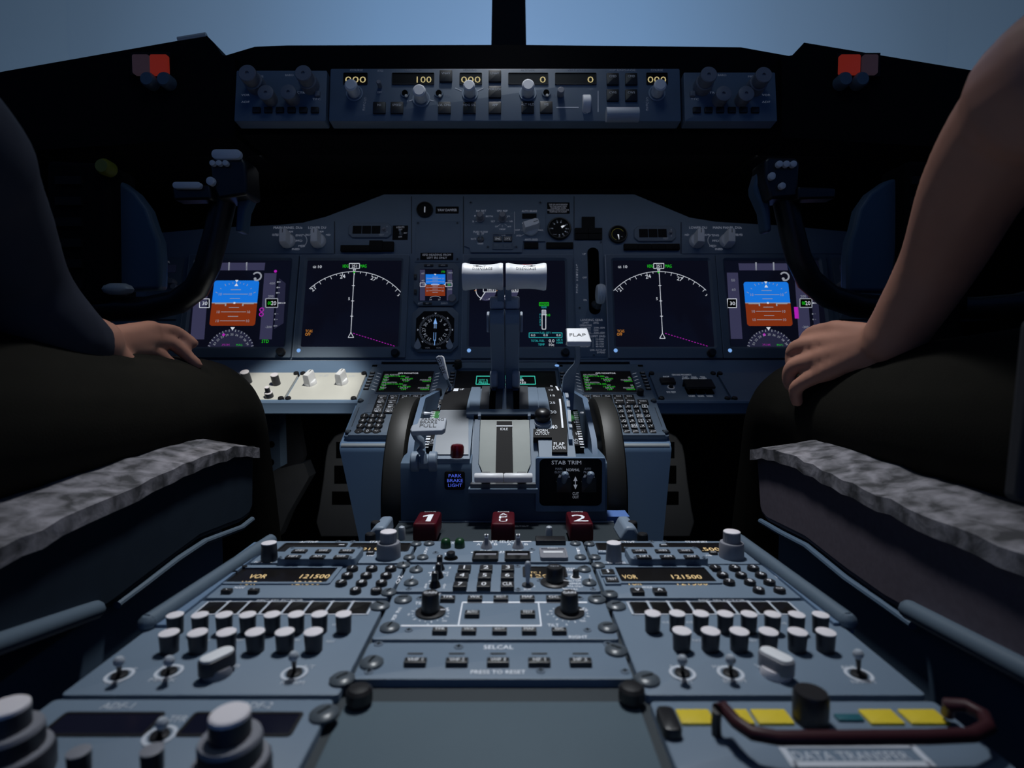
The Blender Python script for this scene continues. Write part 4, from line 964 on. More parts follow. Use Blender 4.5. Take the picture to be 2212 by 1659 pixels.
for x, y in ((1037,468), (1085,468)):
    u, v = MIP.uv(x+.5, y+5, BK+.003); b = MB(); b.lathe(u, v, [(.0080,BK+.003),(.0080,BK+.006),(.0070,BK+.0065),(.0062,BK+.007),(.0062,BK+.020),(.0052,BK+.0215)], 'knob_grey', 30, flute=.04); b.build('knob', t)
u, v = MIP.uv(1038, 516); b = MB(); b.lathe(u, v, [(.0066,BK+.003),(.0062,BK+.005),(.0045,BK+.006)], 'steel_dark', 18); b.tube([(u,v,BK+.003),(u,v+.004,BK+.010),(u,v+.009,BK+.017)], [.0015,.0020,.0026], 'lever', 12); b.build('toggle', t)
cu, cv, w, d = prect(MIP, 1063, 502, 1109, 538, BK+.005); b = MB(); b.ring((cu,cv,w,d), (cu,cv-.001,w*.90,d*.80), BK+.003, BK+.005, BK+.0032, 'bezel'); o = b.build('mfd_switch_frame', t)
for s, x in (('ENG', 1075.5), ('SYS', 1096.5)):
    cu, cv, w, d = prect(MIP, x-9, 510, x+9, 521, BK+.006); b = MB(); b.slab(cu, cv, w, d, BK+.003, BK+.006, 'key', .0005, .0004); b.text(s, cu, cv, d*.42, BK+.0062, 'paint_white', w*.55); b.frame(cu-w*.38, cv-d*.34, cu+w*.38, cv+d*.34, .0004, BK+.0062, 'paint_grey'); b.slab(cu, cv-d*1.35, w, d*1.1, BK+.003, BK+.0045, 'bezel', .0005, .0004); b.build('mfd_key', t, parent=o)
cu, cv, w, d = prect(MIP, 1128, 461, 1159, 472, BK+.004); b = MB(); b.slab(cu, cv, w, d, BK+.003, BK+.004, 'plate_black', .0006); b.build('disarm_lamp', t)
def pointer_knob(t, x, y, rpx, rot, H=.022, h0=BK+.003, mb='white_plastic', fr=None, nm='selector_knob', L=1.0, lx=0.0):
    """round skirt with a tall tapered grip bar (a pilot's rotary selector)"""
    fr = fr or MIP; u, v = fr.uv(x, y, h0); r, _ = psize(fr, x, y, rpx, rpx, h0)
    b = MB(); b.lathe(u, v, [(r,h0),(r,h0+H*.18),(r*.86,h0+H*.3)], mb, 30); o = b.build('knob_skirt', t)
    b = MB(); b.xf = Matrix.Translation((u, v, 0)) @ Matrix.Rotation(rot*D2R, 4, 'Z')
    w = r*1.05
    L0 = [(x_, y_, h0+H*.12) for x_, y_ in ((-w*.5,-r*.95),(w*.5,-r*.95),(w*.5,r*.8),(w*.32,r*1.12),(-w*.32,r*1.12),(-w*.5,r*.8))]
    L1 = [(p[0]*.92, p[1]*.95, h0+H*.88) for p in L0]; L2 = [(p[0]*.78, p[1]*.88, h0+H) for p in L0]
    b.loops([L0, L1, L2], mb); b.line(0, r*.35, 0, r*.9, .0013, h0+H+.0002, 'paint_black'); b.build('grip', t, parent=o)
pointer_knob(t, 1146, 494, 17, -72, .024)
t, b = plate('antiskid_annunciator', 'unlit black annunciator bars right of the auto brake selector', 'indicator lamp', 1132, 523, 1163, 535.5, .004, 'plate_black'); b.build('lens', t)
t, b = plate('flap_light_annunciator', 'long unlit black annunciator bar below the flap gauge', 'indicator lamp', 1180, 523, 1238, 535.5, .004, 'plate_black'); b.build('lens', t)
# landing gear
t, b = plate('gear_light_cluster', 'stepped cluster of unlit black gear lamps above the landing gear lever', 'indicator lamp', 0,0,0,0, .005, 'plate_black', poly=[(1242,492),(1257,492),(1257,468),(1285,468),(1285,492),(1301,492),(1301,516),(1242,516)]); 
for q in ((1242.5,504,1300.5,504),(1271,493,1271,515)): pline(b, MIP, *q, 1, 'hole', BK+.0053)
b.build('lens', t)
t, b = plate('landing_gear_panel', 'tall panel with the landing gear slot and white wheel-shaped handle', 'control panel', 1242, 519, 1306, 771, .0012)
u, v = MIP.uv(1283, 606, BK+.0015); w, d = psize(MIP, 1283, 606, 25, 145)
b.slab(u, v, w, d, BK+.0002, BK+.0016, 'hole', w*.49, n=8); 
for s, x, y in (('UP',1262,548.5),('OFF',1263,599.5),('DN',1264,648)): T(b, s, x, y, 4, 6.5 if s != 'OFF' else 9)
for i, c in enumerate('LANDING GEAR'): T(b, c, 1246.5, 572+i*5.4, 4, 3.6)
T(b, 'LANDING GEAR', 1278, 691, 5, 48); T(b, 'LIMIT      (IAS)', 1276, 697, 4, 34); T(b, 'OPERATING', 1265, 702.5, 4, 26)
for i, (a, c) in enumerate((('EXTEND','270K-.82M'),('RETRACT','235K'),('EXTENDED','320K-.82M'))): T(b, a, 1265, 708+i*5.2, 3.6, 22); T(b, c, 1294.5 if i != 1 else 1288, 708+i*5.2, 3.6, 23 if i != 1 else 11)
T(b, 'FLAPS LIMIT (IAS)', 1282, 726, 4.5, 50)
for i, (a, c) in enumerate((('1-250K','15-200K'),('2-250K','25-190K'),('5-250K','30-175K'),('10-210K','40-162K'))): T(b, a, 1263, 732.5+i*5.2, 3.6, 18); T(b, c, 1296, 732.5+i*5.2, 3.6, 18)
pline(b, MIP, 1253, 721, 1306, 721, .9, 'paint_grey', BK+.0019); pline(b, MIP, 1281, 730, 1281, 751, .9, 'paint_grey', BK+.0019)
T(b, '230K ALT FLAP', 1291, 756, 3.8, 34); T(b, 'EXTEND', 1298.5, 761.3, 3.8, 17)
smallscrews(b, MIP, [(1298,523),(1252,665),(1283,767)], 7, BK+.0014); b.build('face_plate', t)
u, v = MIP.uv(1283, 606, BK); u2, v2 = MIP.uv(1297.5, 635, .042)
b = MB(); b.tube([(u,MIP.uv(1283,655)[1],BK),(u+.002,v2-.014,.016),(u+.006,v2-.004,.034),(u2-.004,v2,.040)], [.007,.006,.0045,.004], 'steel_dark', 12); o = b.build('gear_lever', t)
b = MB(); R = .0180
b.xf = Matrix.Translation((u2, v2, .042)) @ Matrix.Rotation(90*D2R, 4, 'Y')
pf = []
for (r_, h_) in ((R*.35,-.0074),(R*.72,-.0078),(R*.86,-.0070),(R*.94,-.0048),(R*.92,-.0040),(R*.99,-.0024),(R*.97,-.0016),(R,0),(R*.97,.0016),(R*.99,.0024),(R*.92,.0040),(R*.94,.0048),(R*.86,.0070),(R*.72,.0078),(R*.35,.0074)): pf.append((r_, h_))
b.lathe(0, 0, pf, 'white_plastic', 32); b.build('wheel_knob', t, parent=o)
# warning units and knob panels either side
def warn(L):
    x0, y0, x1, y1 = (753,481,846,513) if L else (1370,488,1460,521)
    cu, cv, w, d = prect(MIP, x0, y0, x1, y1, BK+.003)
    t = Thing('autopilot_disengage_unit', 'eight-sided dark warning light unit above the %s navigation display' % ('left' if L else 'right'), 'indicator lamp', MIP, (cu, cv-d/2, BK), 'disengage light units')
    b = MB(); b.loops([[(x,y,BK) for x,y in octo(cu,cv,w,d,.0075)], [(x,y,BK+.0025) for x,y in octo(cu,cv,w,d,.0075)], [(x,y,BK+.0035) for x,y in octo(cu,cv,w-.002,d-.002,.007)]], 'bezel')
    ptext(b, MIP, 'TEST', x1-22, y1-6, 4, 'paint_grey', 12, BK+.0037); ptext(b, MIP, '1', x1-10, y0+8, 3, 'paint_grey', 1.5, BK+.0037); ptext(b, MIP, '2', x1-10, y1-12, 3, 'paint_grey', 3, BK+.0037); b.build('bezel', t)
    xs = [761, 781.5, 802, 822] if L else [1380, 1400.5, 1421, 1441]
    for i in range(3):
        c = prect(MIP, xs[i]+.6, y0+6.5, xs[i+1]-.6, y1-8.5, BK+.004); b = MB(); b.slab(*c, BK+.003, BK+.004, 'plate_black', .0006, .0003); b.build('lens', t)
    x, y = (829, 495) if L else (1449, 502); u, v = MIP.uv(x, y, BK+.006); b = MB(); b.lathe(u, v, [(.0044,BK+.003),(.0044,BK+.0045),(.0030,BK+.0048),(.0024,BK+.0085),(.0018,BK+.009)], 'knob_grey', 18); b.build('test_switch', t)
warn(True); warn(False)
for i, (x0, y0, x1, y1, l) in enumerate(((735,529,797,542,'black annunciator bar, left end of the strip below the left warning unit'),(797,519,826,541,'taller black annunciator box in the strip below the left warning unit'),(826,521,850,541,'black annunciator box at the right end of the strip below the left warning unit'),(1348,526,1378,538,'black annunciator box nearest the landing gear lever below the right warning unit'),(1378.5,526,1408,538,'second black annunciator box below the right warning unit'),(1408.5,526,1438,538,'third black annunciator box below the right warning unit'),(1438.5,526,1469,538,'black annunciator box next to the LOWER DU knob below the right warning unit'))):
    t, b = plate('annunciator_box', l, 'indicator lamp', x0, y0, x1, y1, .006 if i != 1 else .007, 'plate_black', 'black annunciators above the displays'); b.build('lens', t)
def duknobs(L):
    x0, x1 = (455, 721) if L else (1473, 1850)
    t, b = plate('display_selector_panel', 'panel with two white display selector knobs above the %s displays' % ('left' if L else 'right'), 'control panel', 0,0,0,0, .0012, 'panel', 'display selector panels', poly=[(455,494),(600,487.5),(655,482.5),(721,478.5),(721,548),(455,548)] if L else [(1473,479),(1545,480.5),(1700,490),(1850,504),(1850,548),(1473,548)])
    xm, xl = (619, 685) if L else (1573, 1508)
    T(b, 'MAIN PANEL DUs', 622 if L else 1571, 491.5, 5.5, 62, h=.0015); T(b, 'LOWER DU', 685 if L else 1508, 491.5, 5.5, 38, h=.0015)
    for x in (xm, xl): T(b, 'NORM', x+5, 500.5, 4.5, 17, h=.0015)
    sg = 1 if L else -1
    T(b, 'OUTBD PFD', xm-20*sg, 507, 5, 22, h=.0015); T(b, 'ENG PRI', xl-18*sg, 507, 4.5, 14, h=.0015); T(b, 'ND', xl+24*sg, 507, 4, 9, h=.0015)
    for s, dx, dy, w in (('ENG',27,508,14),('PFD',27,520,14),('MFD',33,531,14),('INBD',20,538,16)): T(b, s, xm+dx*sg, dy, 4.5, w, h=.0015)
    u, v = MIP.uv(xm+(28 if L else -28), 520, BK+.0015); b.arc(u, v, .014, -75, 75, .0014, BK+.0015, 'paint_grey') if L else b.arc(u, v, .014, 105, 255, .0014, BK+.0015, 'paint_grey')
    b.build('face_plate', t)
    for x in (xm, xl): pointer_knob(t, x+(3 if L else -3), 521.5, 16.5, 4 if L else -4, .026, BK+.0012)
duknobs(True); duknobs(False)
# clocks outboard of the primary displays
for L in (True, False):
    x0, x1 = (318, 388) if L else (1806, 1880)
    t, b = plate('clock_panel', 'dark clock and switch panel outboard of the %s primary display' % ('left' if L else 'right'), 'clock', x0, 556, x1, 690, .003, 'bezel', 'clock panels')
    T(b, 'CHR', (x0+x1)/2, 566, 5, 30, 'paint_grey', .0034); b.build('face_plate', t)
    for x, y in (((350,598),(367,606),(373,618)) if L else ((1838,606),(1822,612),(1828,622))):
        u, v = MIP.uv(x, y, .010); b = MB(); b.lathe(u, v, [(.0062,BK+.003),(.0058,.008),(.0048,.010)], 'knob_grey', 18); b.build('button', t)
    c = prect(MIP, x0+8, 572, x1-8, 588, BK+.004); b = MB(); b.slab(*c, BK+.003, BK+.0038, 'screen', .001); b.build('clock_window', t)
# ================================================================ MODE CONTROL PANEL under the glareshield
MT = 8*D2R
MCP = Frame(P(1100, 268, .86), (1,0,0), (0, math.sin(MT), math.cos(MT)))
def mplate(name, label, x0, y0, x1, y1, group=None):
    cu, cv, w, d = prect(MCP, x0, y0, x1, y1); t = Thing(name, label, 'control panel', MCP, (cu, cv-d/2, -.02), group)
    b = MB(); b.slab(cu, cv, w, d, -.02, 0, 'bezel', .0025, .0012)
    return t, b
def MT_(b, s, x, y, h, w, m='legend_mcp'): ptext(b, MCP, s, x, y, h, m, w, .0003)
def mbox(t, x, y, w, h, name, m='key', H=.003, s='', lm='paint_grey'):
    u, v = MCP.uv(x, y, H); ww, hh = psize(MCP, x, y, w, h, H); b = MB(); b.slab(u, v, ww, hh, 0, H, m, .0008, .0005)
    if s: b.text(s, u, v+hh*.22, hh*.2, H+.0002, lm)
    return b.build(name, t)
def mknob(t, x, y, rpx, H, name='knob', m='white_plastic', skirt=None):
    u, v = MCP.uv(x, y, H); r, _ = psize(MCP, x, y, rpx, rpx, H)
    o = None
    if skirt: b = MB(); b.lathe(u, v, [(r*skirt,0),(r*skirt,.0012)], 'bezel_edge', 30); b.lathe(u, v, [(r*skirt*.86,.001),(r*skirt*.84,.0016)], 'bezel', 30); o = b.build('knob_dial', t)
    b = MB(); b.lathe(u, v, [(r*.92,0),(r*.95,H*.2),(r*.95,H*.7),(r,H*.82),(r*.97,H*.93),(r*.75,H)], m, 30, flute=.02); return b.build(name, t, parent=o)
t, b = mplate('mode_control_panel', 'long autopilot mode control panel with amber digits under the glareshield', 712, 148, 1470, 262)
for s, x, w in (('COURSE',770,28),('IAS/MACH',892,36),('HEADING',1015,28),('ALTITUDE',1140,30),('VERT SPEED',1246,40),('A/P ENGAGE',1344,58),('COURSE',1419,26)): MT_(b, s, x, 151.5, 4.5, w)
for s, x, y, w in (('F/D',822,153,12),('OFF',820,199,10),('10',883,218,7),('30',935,218,7),('SEL',967,207,12),('DN',1277,193,8),('UP',1267,243,12),('1/2',1193,206,14)): MT_(b, s, x, y, 4.5, w)
for i, c in enumerate('COURSE'): MT_(b, c, 789-i*.6, 212+i*5, 4, 5); MT_(b, c, 1398, 212+i*5, 4, 5)
for (x0,y0,x1,y1) in ((1202,232,1250,232),(983,190,997,196),(1045,190,1031,196),(884,218,896,214),(938,218,918,214)): pline(b, MCP, x0, y0, x1, y1, 2, 'paint_grey')
pline(b, MCP, 1292, 196, 1292, 242, 1.6, 'paint_grey')
b.build('face_plate', t)
for i, (x0, x1, s, dx, w) in enumerate(((743,793,'000',768,45),(848,937,'100',916,32),(994,1040,'000',1017,42),(1099,1183,'0',1172.5,13),(1200,1287,'0',1275.5,13),(1397,1441,'000',1419,40))):
    cu, cv, ww, d = prect(MCP, x0, 159, x1, 182); b = MB(); b.ring((cu,cv,ww+.002,d+.002), (cu,cv,ww,d), 0, .0012, .0002, 'black_plastic'); b.rect(cu, cv, ww, d, .0003, 'screen_dark'); ptext(b, MCP, s, dx, 171.5, 14, 'e_mcp', w, .0006); b.build('digit_window', t)
for s, x, y in (('N1',819,232),('SPEED',857,232),('LVL CHG',960,232),('HDG SEL',1014,232),('APP',1069,232),('ALT HLD',1140,231),('V/S',1180,231),('VNAV',963,163.5),('LNAV',1069,163.5),('VOR LOC',1069,198)): mbox(t, x, y, 27, 25, 'mode_key', s=s)
for s, x, y in (('CMD',1324,170),('CMD',1364,170),('CWS',1324,205),('CWS',1364,205)): mbox(t, x, y, 26, 25, 'engage_key', s=s)
for x, y, r in ((757,182,14),(905,194,14.5),(1013,183,13),(1141,182,14),(1427,182,14)): mknob(t, x, y, r, .022, 'selector_knob', 'white_plastic', 1.35)
mknob(t, 1212, 194, 8, .012, 'small_knob', 'knob_grey')
mknob(t, 817, 176, 5, .012, 'flight_director_switch', 'knob_grey')
for x, y in ((875,202),(948,202),(1180,201)):
    u, v = MCP.uv(x, y); b = MB(); b.lathe(u, v, [(.0070,0),(.0068,.0015)], 'bezel', 24); b.lathe(u, v, [(.0046,.0015),(.0044,.0025)], 'hole', 20); b.build('push_button', t)
    b = MB(); u, v = MCP.uv(x+2, y+4, .004); b.lathe(u, v, [(.0024,.0024),(.0020,.004)], 'cream', 14); b.build('button_cap', t)
# vertical speed thumbwheel
u, v = MCP.uv(1268, 219, .006); b = MB(); b.xf = Matrix.Translation((u, v, -.004)) @ Matrix.Rotation(90*D2R, 4, 'Y'); b.lathe(0, 0, [(.0135,-.0062),(.0145,-.0050),(.0145,.0050),(.0135,.0062)], 'white_plastic', 40, flute=.03); b.build('thumbwheel', t)
u, v = MCP.uv(1346, 243, .016); w, d = psize(MCP, 1346, 243, 70, 30, .012)
b = MB(); b.tube([(u-w/2, v, .010),(u+w/2, v, .010)], d*.5, 'lever', 20, flat=(1,.8)); b.build('disengage_bar', t)

def EFIS(L):
    t, b = mplate('efis_control_panel', 'display control panel with four round knobs at the %s end of the mode control panel' % ('left' if L else 'right'), *((508,152,705,262) if L else (1478,156,1677,262)), 'display control panels')
    f = (lambda x: x) if L else (lambda x: 2185-x)
    for s, x, y in (('MINS',560,165),('BARO',625,162),('VOR',530,205),('ADF',530,220),('CTR',650,200),('TFC',684,214)): MT_(b, s, f(x), y, 4.5, 18)
    b.build('face_plate', t)
    for (x, y, r, H) in (((533,157,19,.032),(654,157,18,.032),(573,199,17,.020),(622,198,17,.020)) if L else ((1532,160,18,.032),(1651,161,18,.032),(1564,201,17,.020),(1613,201,17,.020))):
        u, v = MCP.uv(x, y, H); q, _ = psize(MCP, x, y, r, r, H); b = MB()
        if H > .03: b.lathe(u, v, [(q*1.15,0),(q*1.12,.014),(q*1.02,.015)], 'knob_grey', 30, flute=.03); o = b.build('outer_ring', t); b = MB()
        else: o = None
        b.lathe(u, v, [(q*.92,0 if H < .03 else .014),(q*.95,H*.75),(q,H*.8),(q,H*.97),(q*.92,H),(q*.22,H),(q*.18,H-.002)], 'knob_grey', 30); b.build('knob', t, parent=o)
    for i, s in enumerate(('FPV','WXR','STA','WPT','ARPT','TERR')): mbox(t, (553+i*25.3) if L else (1506+i*25.3), 236.5, 17, 12, 'map_key', 'key', .003, '')
    mbox(t, 685 if L else 1497, 201, 11, 11, 'mtrs_button', 'knob_grey', .004)
EFIS(True); EFIS(False)
# ================================================================ FORWARD PEDESTAL: sloping deck with the two keypad units and the lower display
SL = 30*D2R
CD = Frame(P(1100, 790, .992), (1,0,0), (0, math.cos(SL), math.sin(SL)))
def cu_(x, y, h=0): return CD.uv(x, y, h)
UDL, UDR = cu_(806, 791)[0], cu_(1387, 791)[0]
VT, VB = cu_(1100, 789)[1], cu_(1100, 954)[1]
W0, W1 = cu_(733, 954)[0], cu_(1450, 954)[0]
t = Thing('forward_pedestal', 'blue-grey wedge-shaped pedestal that carries both keypad units and the throttle quadrant', 'console', WORLD, (0, .85, .001))
# wedge body: sloping top, rounded aft edge, tapered aft face
def wp(u, v, h): return CD.pt(u, v, h)
b = MB()
zb = .02
A = [wp(W0, VB, -.004), wp(W1, VB, -.004), wp(UDR+.004, VT, -.004), wp(UDL-.004, VT, -.004)]
yb = A[0].y-.004; bl = P(775, 1160, yb).x; br_ = P(1432, 1160, yb).x
zt = A[0].z; zl = P(1100, 1160, yb).z
k = (zt-zb)/(zt-zl); xl = A[0].x+(bl-A[0].x)*k; xr = A[1].x+(br_-A[1].x)*k
top = [tuple(p) for p in A]
def lp(z, y, f): return [(A[0].x+(xl-A[0].x)*f, y, z), (A[1].x+(xr-A[1].x)*f, y, z), (A[2].x+(xr-A[1].x)*f, 1.03, z), (A[3].x+(xl-A[0].x)*f, 1.03, z)]
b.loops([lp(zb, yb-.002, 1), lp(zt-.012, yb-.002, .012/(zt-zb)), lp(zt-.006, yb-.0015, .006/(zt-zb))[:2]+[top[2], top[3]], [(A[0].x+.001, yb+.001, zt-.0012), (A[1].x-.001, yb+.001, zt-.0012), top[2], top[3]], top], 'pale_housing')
b.build('pedestal_body', t)
b = MB(); b.tube([(A[0].x+.003, yb+.003, zt-.0035), (A[1].x-.003, yb+.003, zt-.0035)], .0042, 'console_edge_lit', 16); b.build('rounded_edge', t)  # paler colour imitates light caught along this rounded edge

def CDU(L):
    dw = .1505
    u0 = UDL if L else UDR-dw
    side = 'left' if L else 'right'
    t = Thing('control_display_unit', 'keypad unit with green GPS MONITOR page %s of the throttle quadrant' % side, 'control unit', CD, (u0+dw/2, VB, -.004), 'keypad control units')
    v0 = cu_(1100, 946)[1]; v1 = VT-.001
    b = MB(); b.slab(u0+dw/2, (v0+v1)/2, dw, v1-v0, -.004, .003, 'panel', .003, .0008)
    b.slab(u0+dw/2, v0+.0035, dw-.012, .007, .003, .0055, 'panel', .0006, .0012)
    H = .0032
    o = lambda x, y, h=H: cu_(x, y, h)[1]
    # reference: right unit measured in the photo; du = offset from its left edge
    RU = UDR-dw
    def ru(x, y, h=H): return cu_(x, y, h)[0]-RU+u0
    su0, su1 = ru(1253, 802.5), ru(1361, 802.5)
    if L: su0, su1 = cu_(828.7, 802.5, H)[0], cu_(938, 802.5, H)[0]
    sv1, sv0 = o(1300, 802.5), o(1300, 848)
    for i in range(6):
        y = 806+i*6.9; v = o(1300, y+1)
        b.line(su0-.0100, v+.0020, su0-.0025, v-.0015, .0010, H, 'paint_white'); b.line(su1+.0025, v-.0015, su1+.0100, v+.0022, .0010, H, 'paint_white')
    # outlined key field
    ul, ur = u0+.017, u0+dw-.017
    b.box((ul, o(1300,891)-.0005, .003), (ul+.055, o(1300,852), .0036), 'bezel'); b.box((ul, o(1300,872), .003), (ur-.004, o(1300,852), .0037), 'bezel')
    for (uu, vv) in ((u0+.004, v1-.006), (u0+dw-.004, v1-.006), (u0+.004, o(1300,866)), (u0+dw-.004, o(1300,866)), (u0+.003, v0+.012), (u0+dw-.003, v0+.012)):
        b.slab(uu, vv, .009, .006, .003, .0034, 'hole', .001)
    b.line(u0+.006, o(1300,880), u0+.006, o(1300,922), .0009, .0034, 'panel_line'); b.line(u0+dw-.006, o(1300,880), u0+dw-.006, o(1300,922), .0009, .0034, 'panel_line')
    b.build('face_plate', t)
    # screen and its lines of text
    b = MB(); b.ring(((su0+su1)/2, (sv0+sv1)/2, su1-su0+.004, sv1-sv0+.004), ((su0+su1)/2, (sv0+sv1)/2, su1-su0, sv1-sv0), .003, .0042, .0034, 'bezel'); b.rect((su0+su1)/2, (sv0+sv1)/2, su1-su0, sv1-sv0, .0035, 'cdu_screen')
    sw = su1-su0; sh = sv1-sv0; hh = sh*.060
    def s(tx, fx, fy, w, m): b.text(tx, su0+sw*fx, sv1-sh*fy, hh*1.1, .0038, m, sw*w)
    s('GPS MONITOR', .5, .10, .40, 'e_white')
    for k in (0, .375):
        s('GPS1 POSITION' if not k else 'GPS2 POSITION', .19, .175+k, .28, 'e_grey'); s('33.9397/-118.386', .25, .24+k, .42, 'e_cdu')
        s('TIME', .10, .30+k, .085, 'e_grey'); s('UTC', .50, .30+k, .07, 'e_grey'); s('GS', .94, .30+k, .05, 'e_grey')
        s('0.0', .08, .365+k, .08, 'e_cdu'); s('19:38:00', .50, .365+k, .23, 'e_cdu'); s('10', .95, .365+k, .05, 'e_cdu')
        s('MERIT', .11, .425+k, .11, 'e_grey'); s('GPS ALT', .50, .425+k, .16, 'e_grey'); s('MODE/SAT', .87, .425+k, .21, 'e_grey')
        s('1FT', .09, .49+k, .09, 'e_cdu'); s('134', .50, .49+k, .09, 'e_cdu'); s('NAV/9', .90, .49+k, .16, 'e_cdu')
    b.build('screen', t)
    # line select keys
    for i in range(6):
        y = 804.5+i*6.8; v = o(1300, y, .005)
        for uu in (u0+.0055, u0+dw-.0055): b = MB(); b.slab(uu, v, .0088, .0052, .003, .0052, 'key', .0006, .0005); b.line(uu-.0028, v+.0002, uu+.0028, v+.0002, .0012, .0054, 'paint_grey'); b.build('line_select_key', t)
    # function keys (first key INDEX at 1255..)
    fw = (cu_(1359, 857, .005)[0]-cu_(1264, 857, .005)[0])/4; f0 = ru(1264, 857, .005)
    def fk(tx, c, y, w=.0158, nm='function_key'):
        v = o(1300, y, .005); u = f0+c*fw; b = MB(); b.slab(u, v, w, .0128, .0034, .0056, 'key', .0008, .0005)
        ls = tx.split('|')
        for i, l in enumerate(ls): b.text(l, u+.0005, v+(.0016 if len(ls) == 1 else .0028-i*.0042), .0034, .0058, 'paint_white', min(.0128, .0027*len(l)))
        if L: b.quad([(u-.0035,v-.0048),(u+.002,v-.0048),(u+.001,v-.0026),(u-.0025,v-.0026)], .0059, 'paint_white')
        else: b.rect(u-w*.38, v-.0042, .0016, .0016, .0059, 'paint_white')
        b.build(nm, t)
    for c, x in enumerate(('INDEX','FPLN','CLB','CRZ','DES')): fk(x, c, 857.5)
    for c, x in enumerate(('DIR|INTC','LEGS','DEP|ARR','HOLD','PROG')): fk(x, c, 867)
    for c, x in enumerate(('FIX','NAV|RAD')): fk(x, c, 877)
    for c, x in enumerate(('PREV|PAGE','NEXT|PAGE')): fk(x, c, 886.5)
    fk('EXEC', 5.1, 868, .0170, 'execute_key')
    # letters: E at (1392,877), pitch three columns = 53 px
    lp_ = (cu_(1392, 877.5, .006)[0]-cu_(1339, 877.5, .006)[0])/3; lE = ru(1392, 877.5, .006)
    v_a, v_b = o(1300, 877.5, .006), o(1300, 931, .006); dv = (v_a-v_b)/5
    rows = ('ABCDE', 'FGHIJ', 'KLMNO', 'PQRST', 'UVWXY')
    for r, rw in enumerate(rows+(('Z','SP','DEL','/','CLR'),)):
        for c, ch in enumerate(rw):
            u = lE-(4-c)*lp_; v = v_a-r*dv; b = MB(); b.slab(u, v, lp_*.72, dv*.74, .003, .0062, 'key', .0012, .0006)
            k = .0054 if len(ch) == 1 else .0030
            b.text(ch, u+.0008, v, k, .0064, 'paint_white', None if len(ch) == 1 else .0072)
            if ch in 'ENSW' and len(ch) == 1: b.frame(u-.0030, v-.0038, u+.0046, v+.0038, .0006, .0064, 'paint_white')
            b.rect(u-lp_*.26, v-dv*.2, .0011, .0013, .0064, 'paint_white'); b.build('letter_key', t)
    n0 = cu_(787, 897.5, .006)[0]-UDL+u0; np_ = (cu_(824, 897.5, .006)[0]-cu_(787, 897.5, .006)[0])/2
    for r, rw in enumerate((('1','2','3'),('4','5','6'),('7','8','9'),('.','0','+/-'))):
        v = o(1300, (897.5,908,918.7,930.5)[r], .006)
        for c, ch in enumerate(rw):
            u = n0+c*np_; b = MB(); b.lathe(u, v, [(.0064,.003),(.0064,.0052),(.0056,.0062)], 'key', 20); b.text(ch, u, v, .0058 if len(ch) == 1 else .004, .0064, 'paint_white'); b.build('number_key', t)
    u, v = u0+dw-.0225, o(1300, 852.5, .003)
    b = MB(); b.lathe(u, v, [(.0056,.003),(.0054,.012),(.0044,.0132)], 'black_plastic', 24); b.build('brightness_knob', t)
    for (uu, vv) in ((u0+dw-.004, o(1300, 867)), (u0+.004, o(1300, 867)), (u0+dw-.004, v0+.008), (u0+.004, v0+.008)):
        b = MB(); b.lathe(uu, vv, [(.0040,.003),(.0038,.0065),(.0020,.0080)], 'screw', 16); b.build('mounting_screw', t)
CDU(True); CDU(False)

# lower centre display between them
a0, a1 = UDL+.1505+.0015, UDR-.1505-.0015
t = Thing('lower_display_unit', 'sloping lower display with teal hydraulic figures behind the throttle quadrant', 'display', CD, ((a0+a1)/2, cu_(1100,850)[1], -.004))
vt, vb_ = cu_(1100, 783, .006)[1], cu_(1100, 872)[1]
b = MB(); b.slab((a0+a1)/2, (vt+vb_)/2, a1-a0, vt-vb_, -.004, .002, 'bezel', .002, .0008); b.box((a0, vt-.020, .0015), (a1, vt, .0065), 'panel'); b.build('bezel', t)
sx0, sx1, sy0, sy1 = cu_(984, 805)[0], cu_(1199, 805)[0], cu_(1100, 804)[1], cu_(1100, 868)[1]
h = .0028; b = MB(); b.slab((sx0+sx1)/2, (sy0+sy1)/2, sx1-sx0, sy0-sy1, .0015, .0024, 'cdu_screen', .002)
def Z(s, x, y, w, m='e_white', hp=5): ptext(b, CD, s, x, y, hp, m, w, h)
Z('HYDRAULIC', 1091, 812.5, 38, 'e_tealb', 4)
for q in ((1029,812.5,1066,812.5),(1116,812.5,1155,812.5),(1028,830,1157,830),(1030,812.5,1028,830),(1155,812.5,1157,830)): pline(b, CD, *q, 1.5, 'e_tealb', h)
Z('QTY %', 1044, 821, 20, 'e_tealb'); Z('PRESS', 1044, 826.7, 20, 'e_tealb'); Z('A', 1091, 816.5, 5, 'e_tealb'); Z('B', 1126, 816.5, 5, 'e_tealb')
for x in (1091.5, 1126): Z('98', x, 821, 10); Z('2930', x, 826.7, 20)
b.build('screen', t)
u, v = cu_(989, 780, .018); b = MB(); b.lathe(u, v, [(.0070,.006),(.0070,.015),(.0060,.018),(.003,.0165)], 'black_plastic', 26); b.build('brightness_knob', t)
u, v = cu_(1203, 789.5, .0066); b = MB(); b.lathe(u, v, [(.0040,.0062),(.0036,.0068)], 'e_lamp', 18); b.build('light_sensor', t)

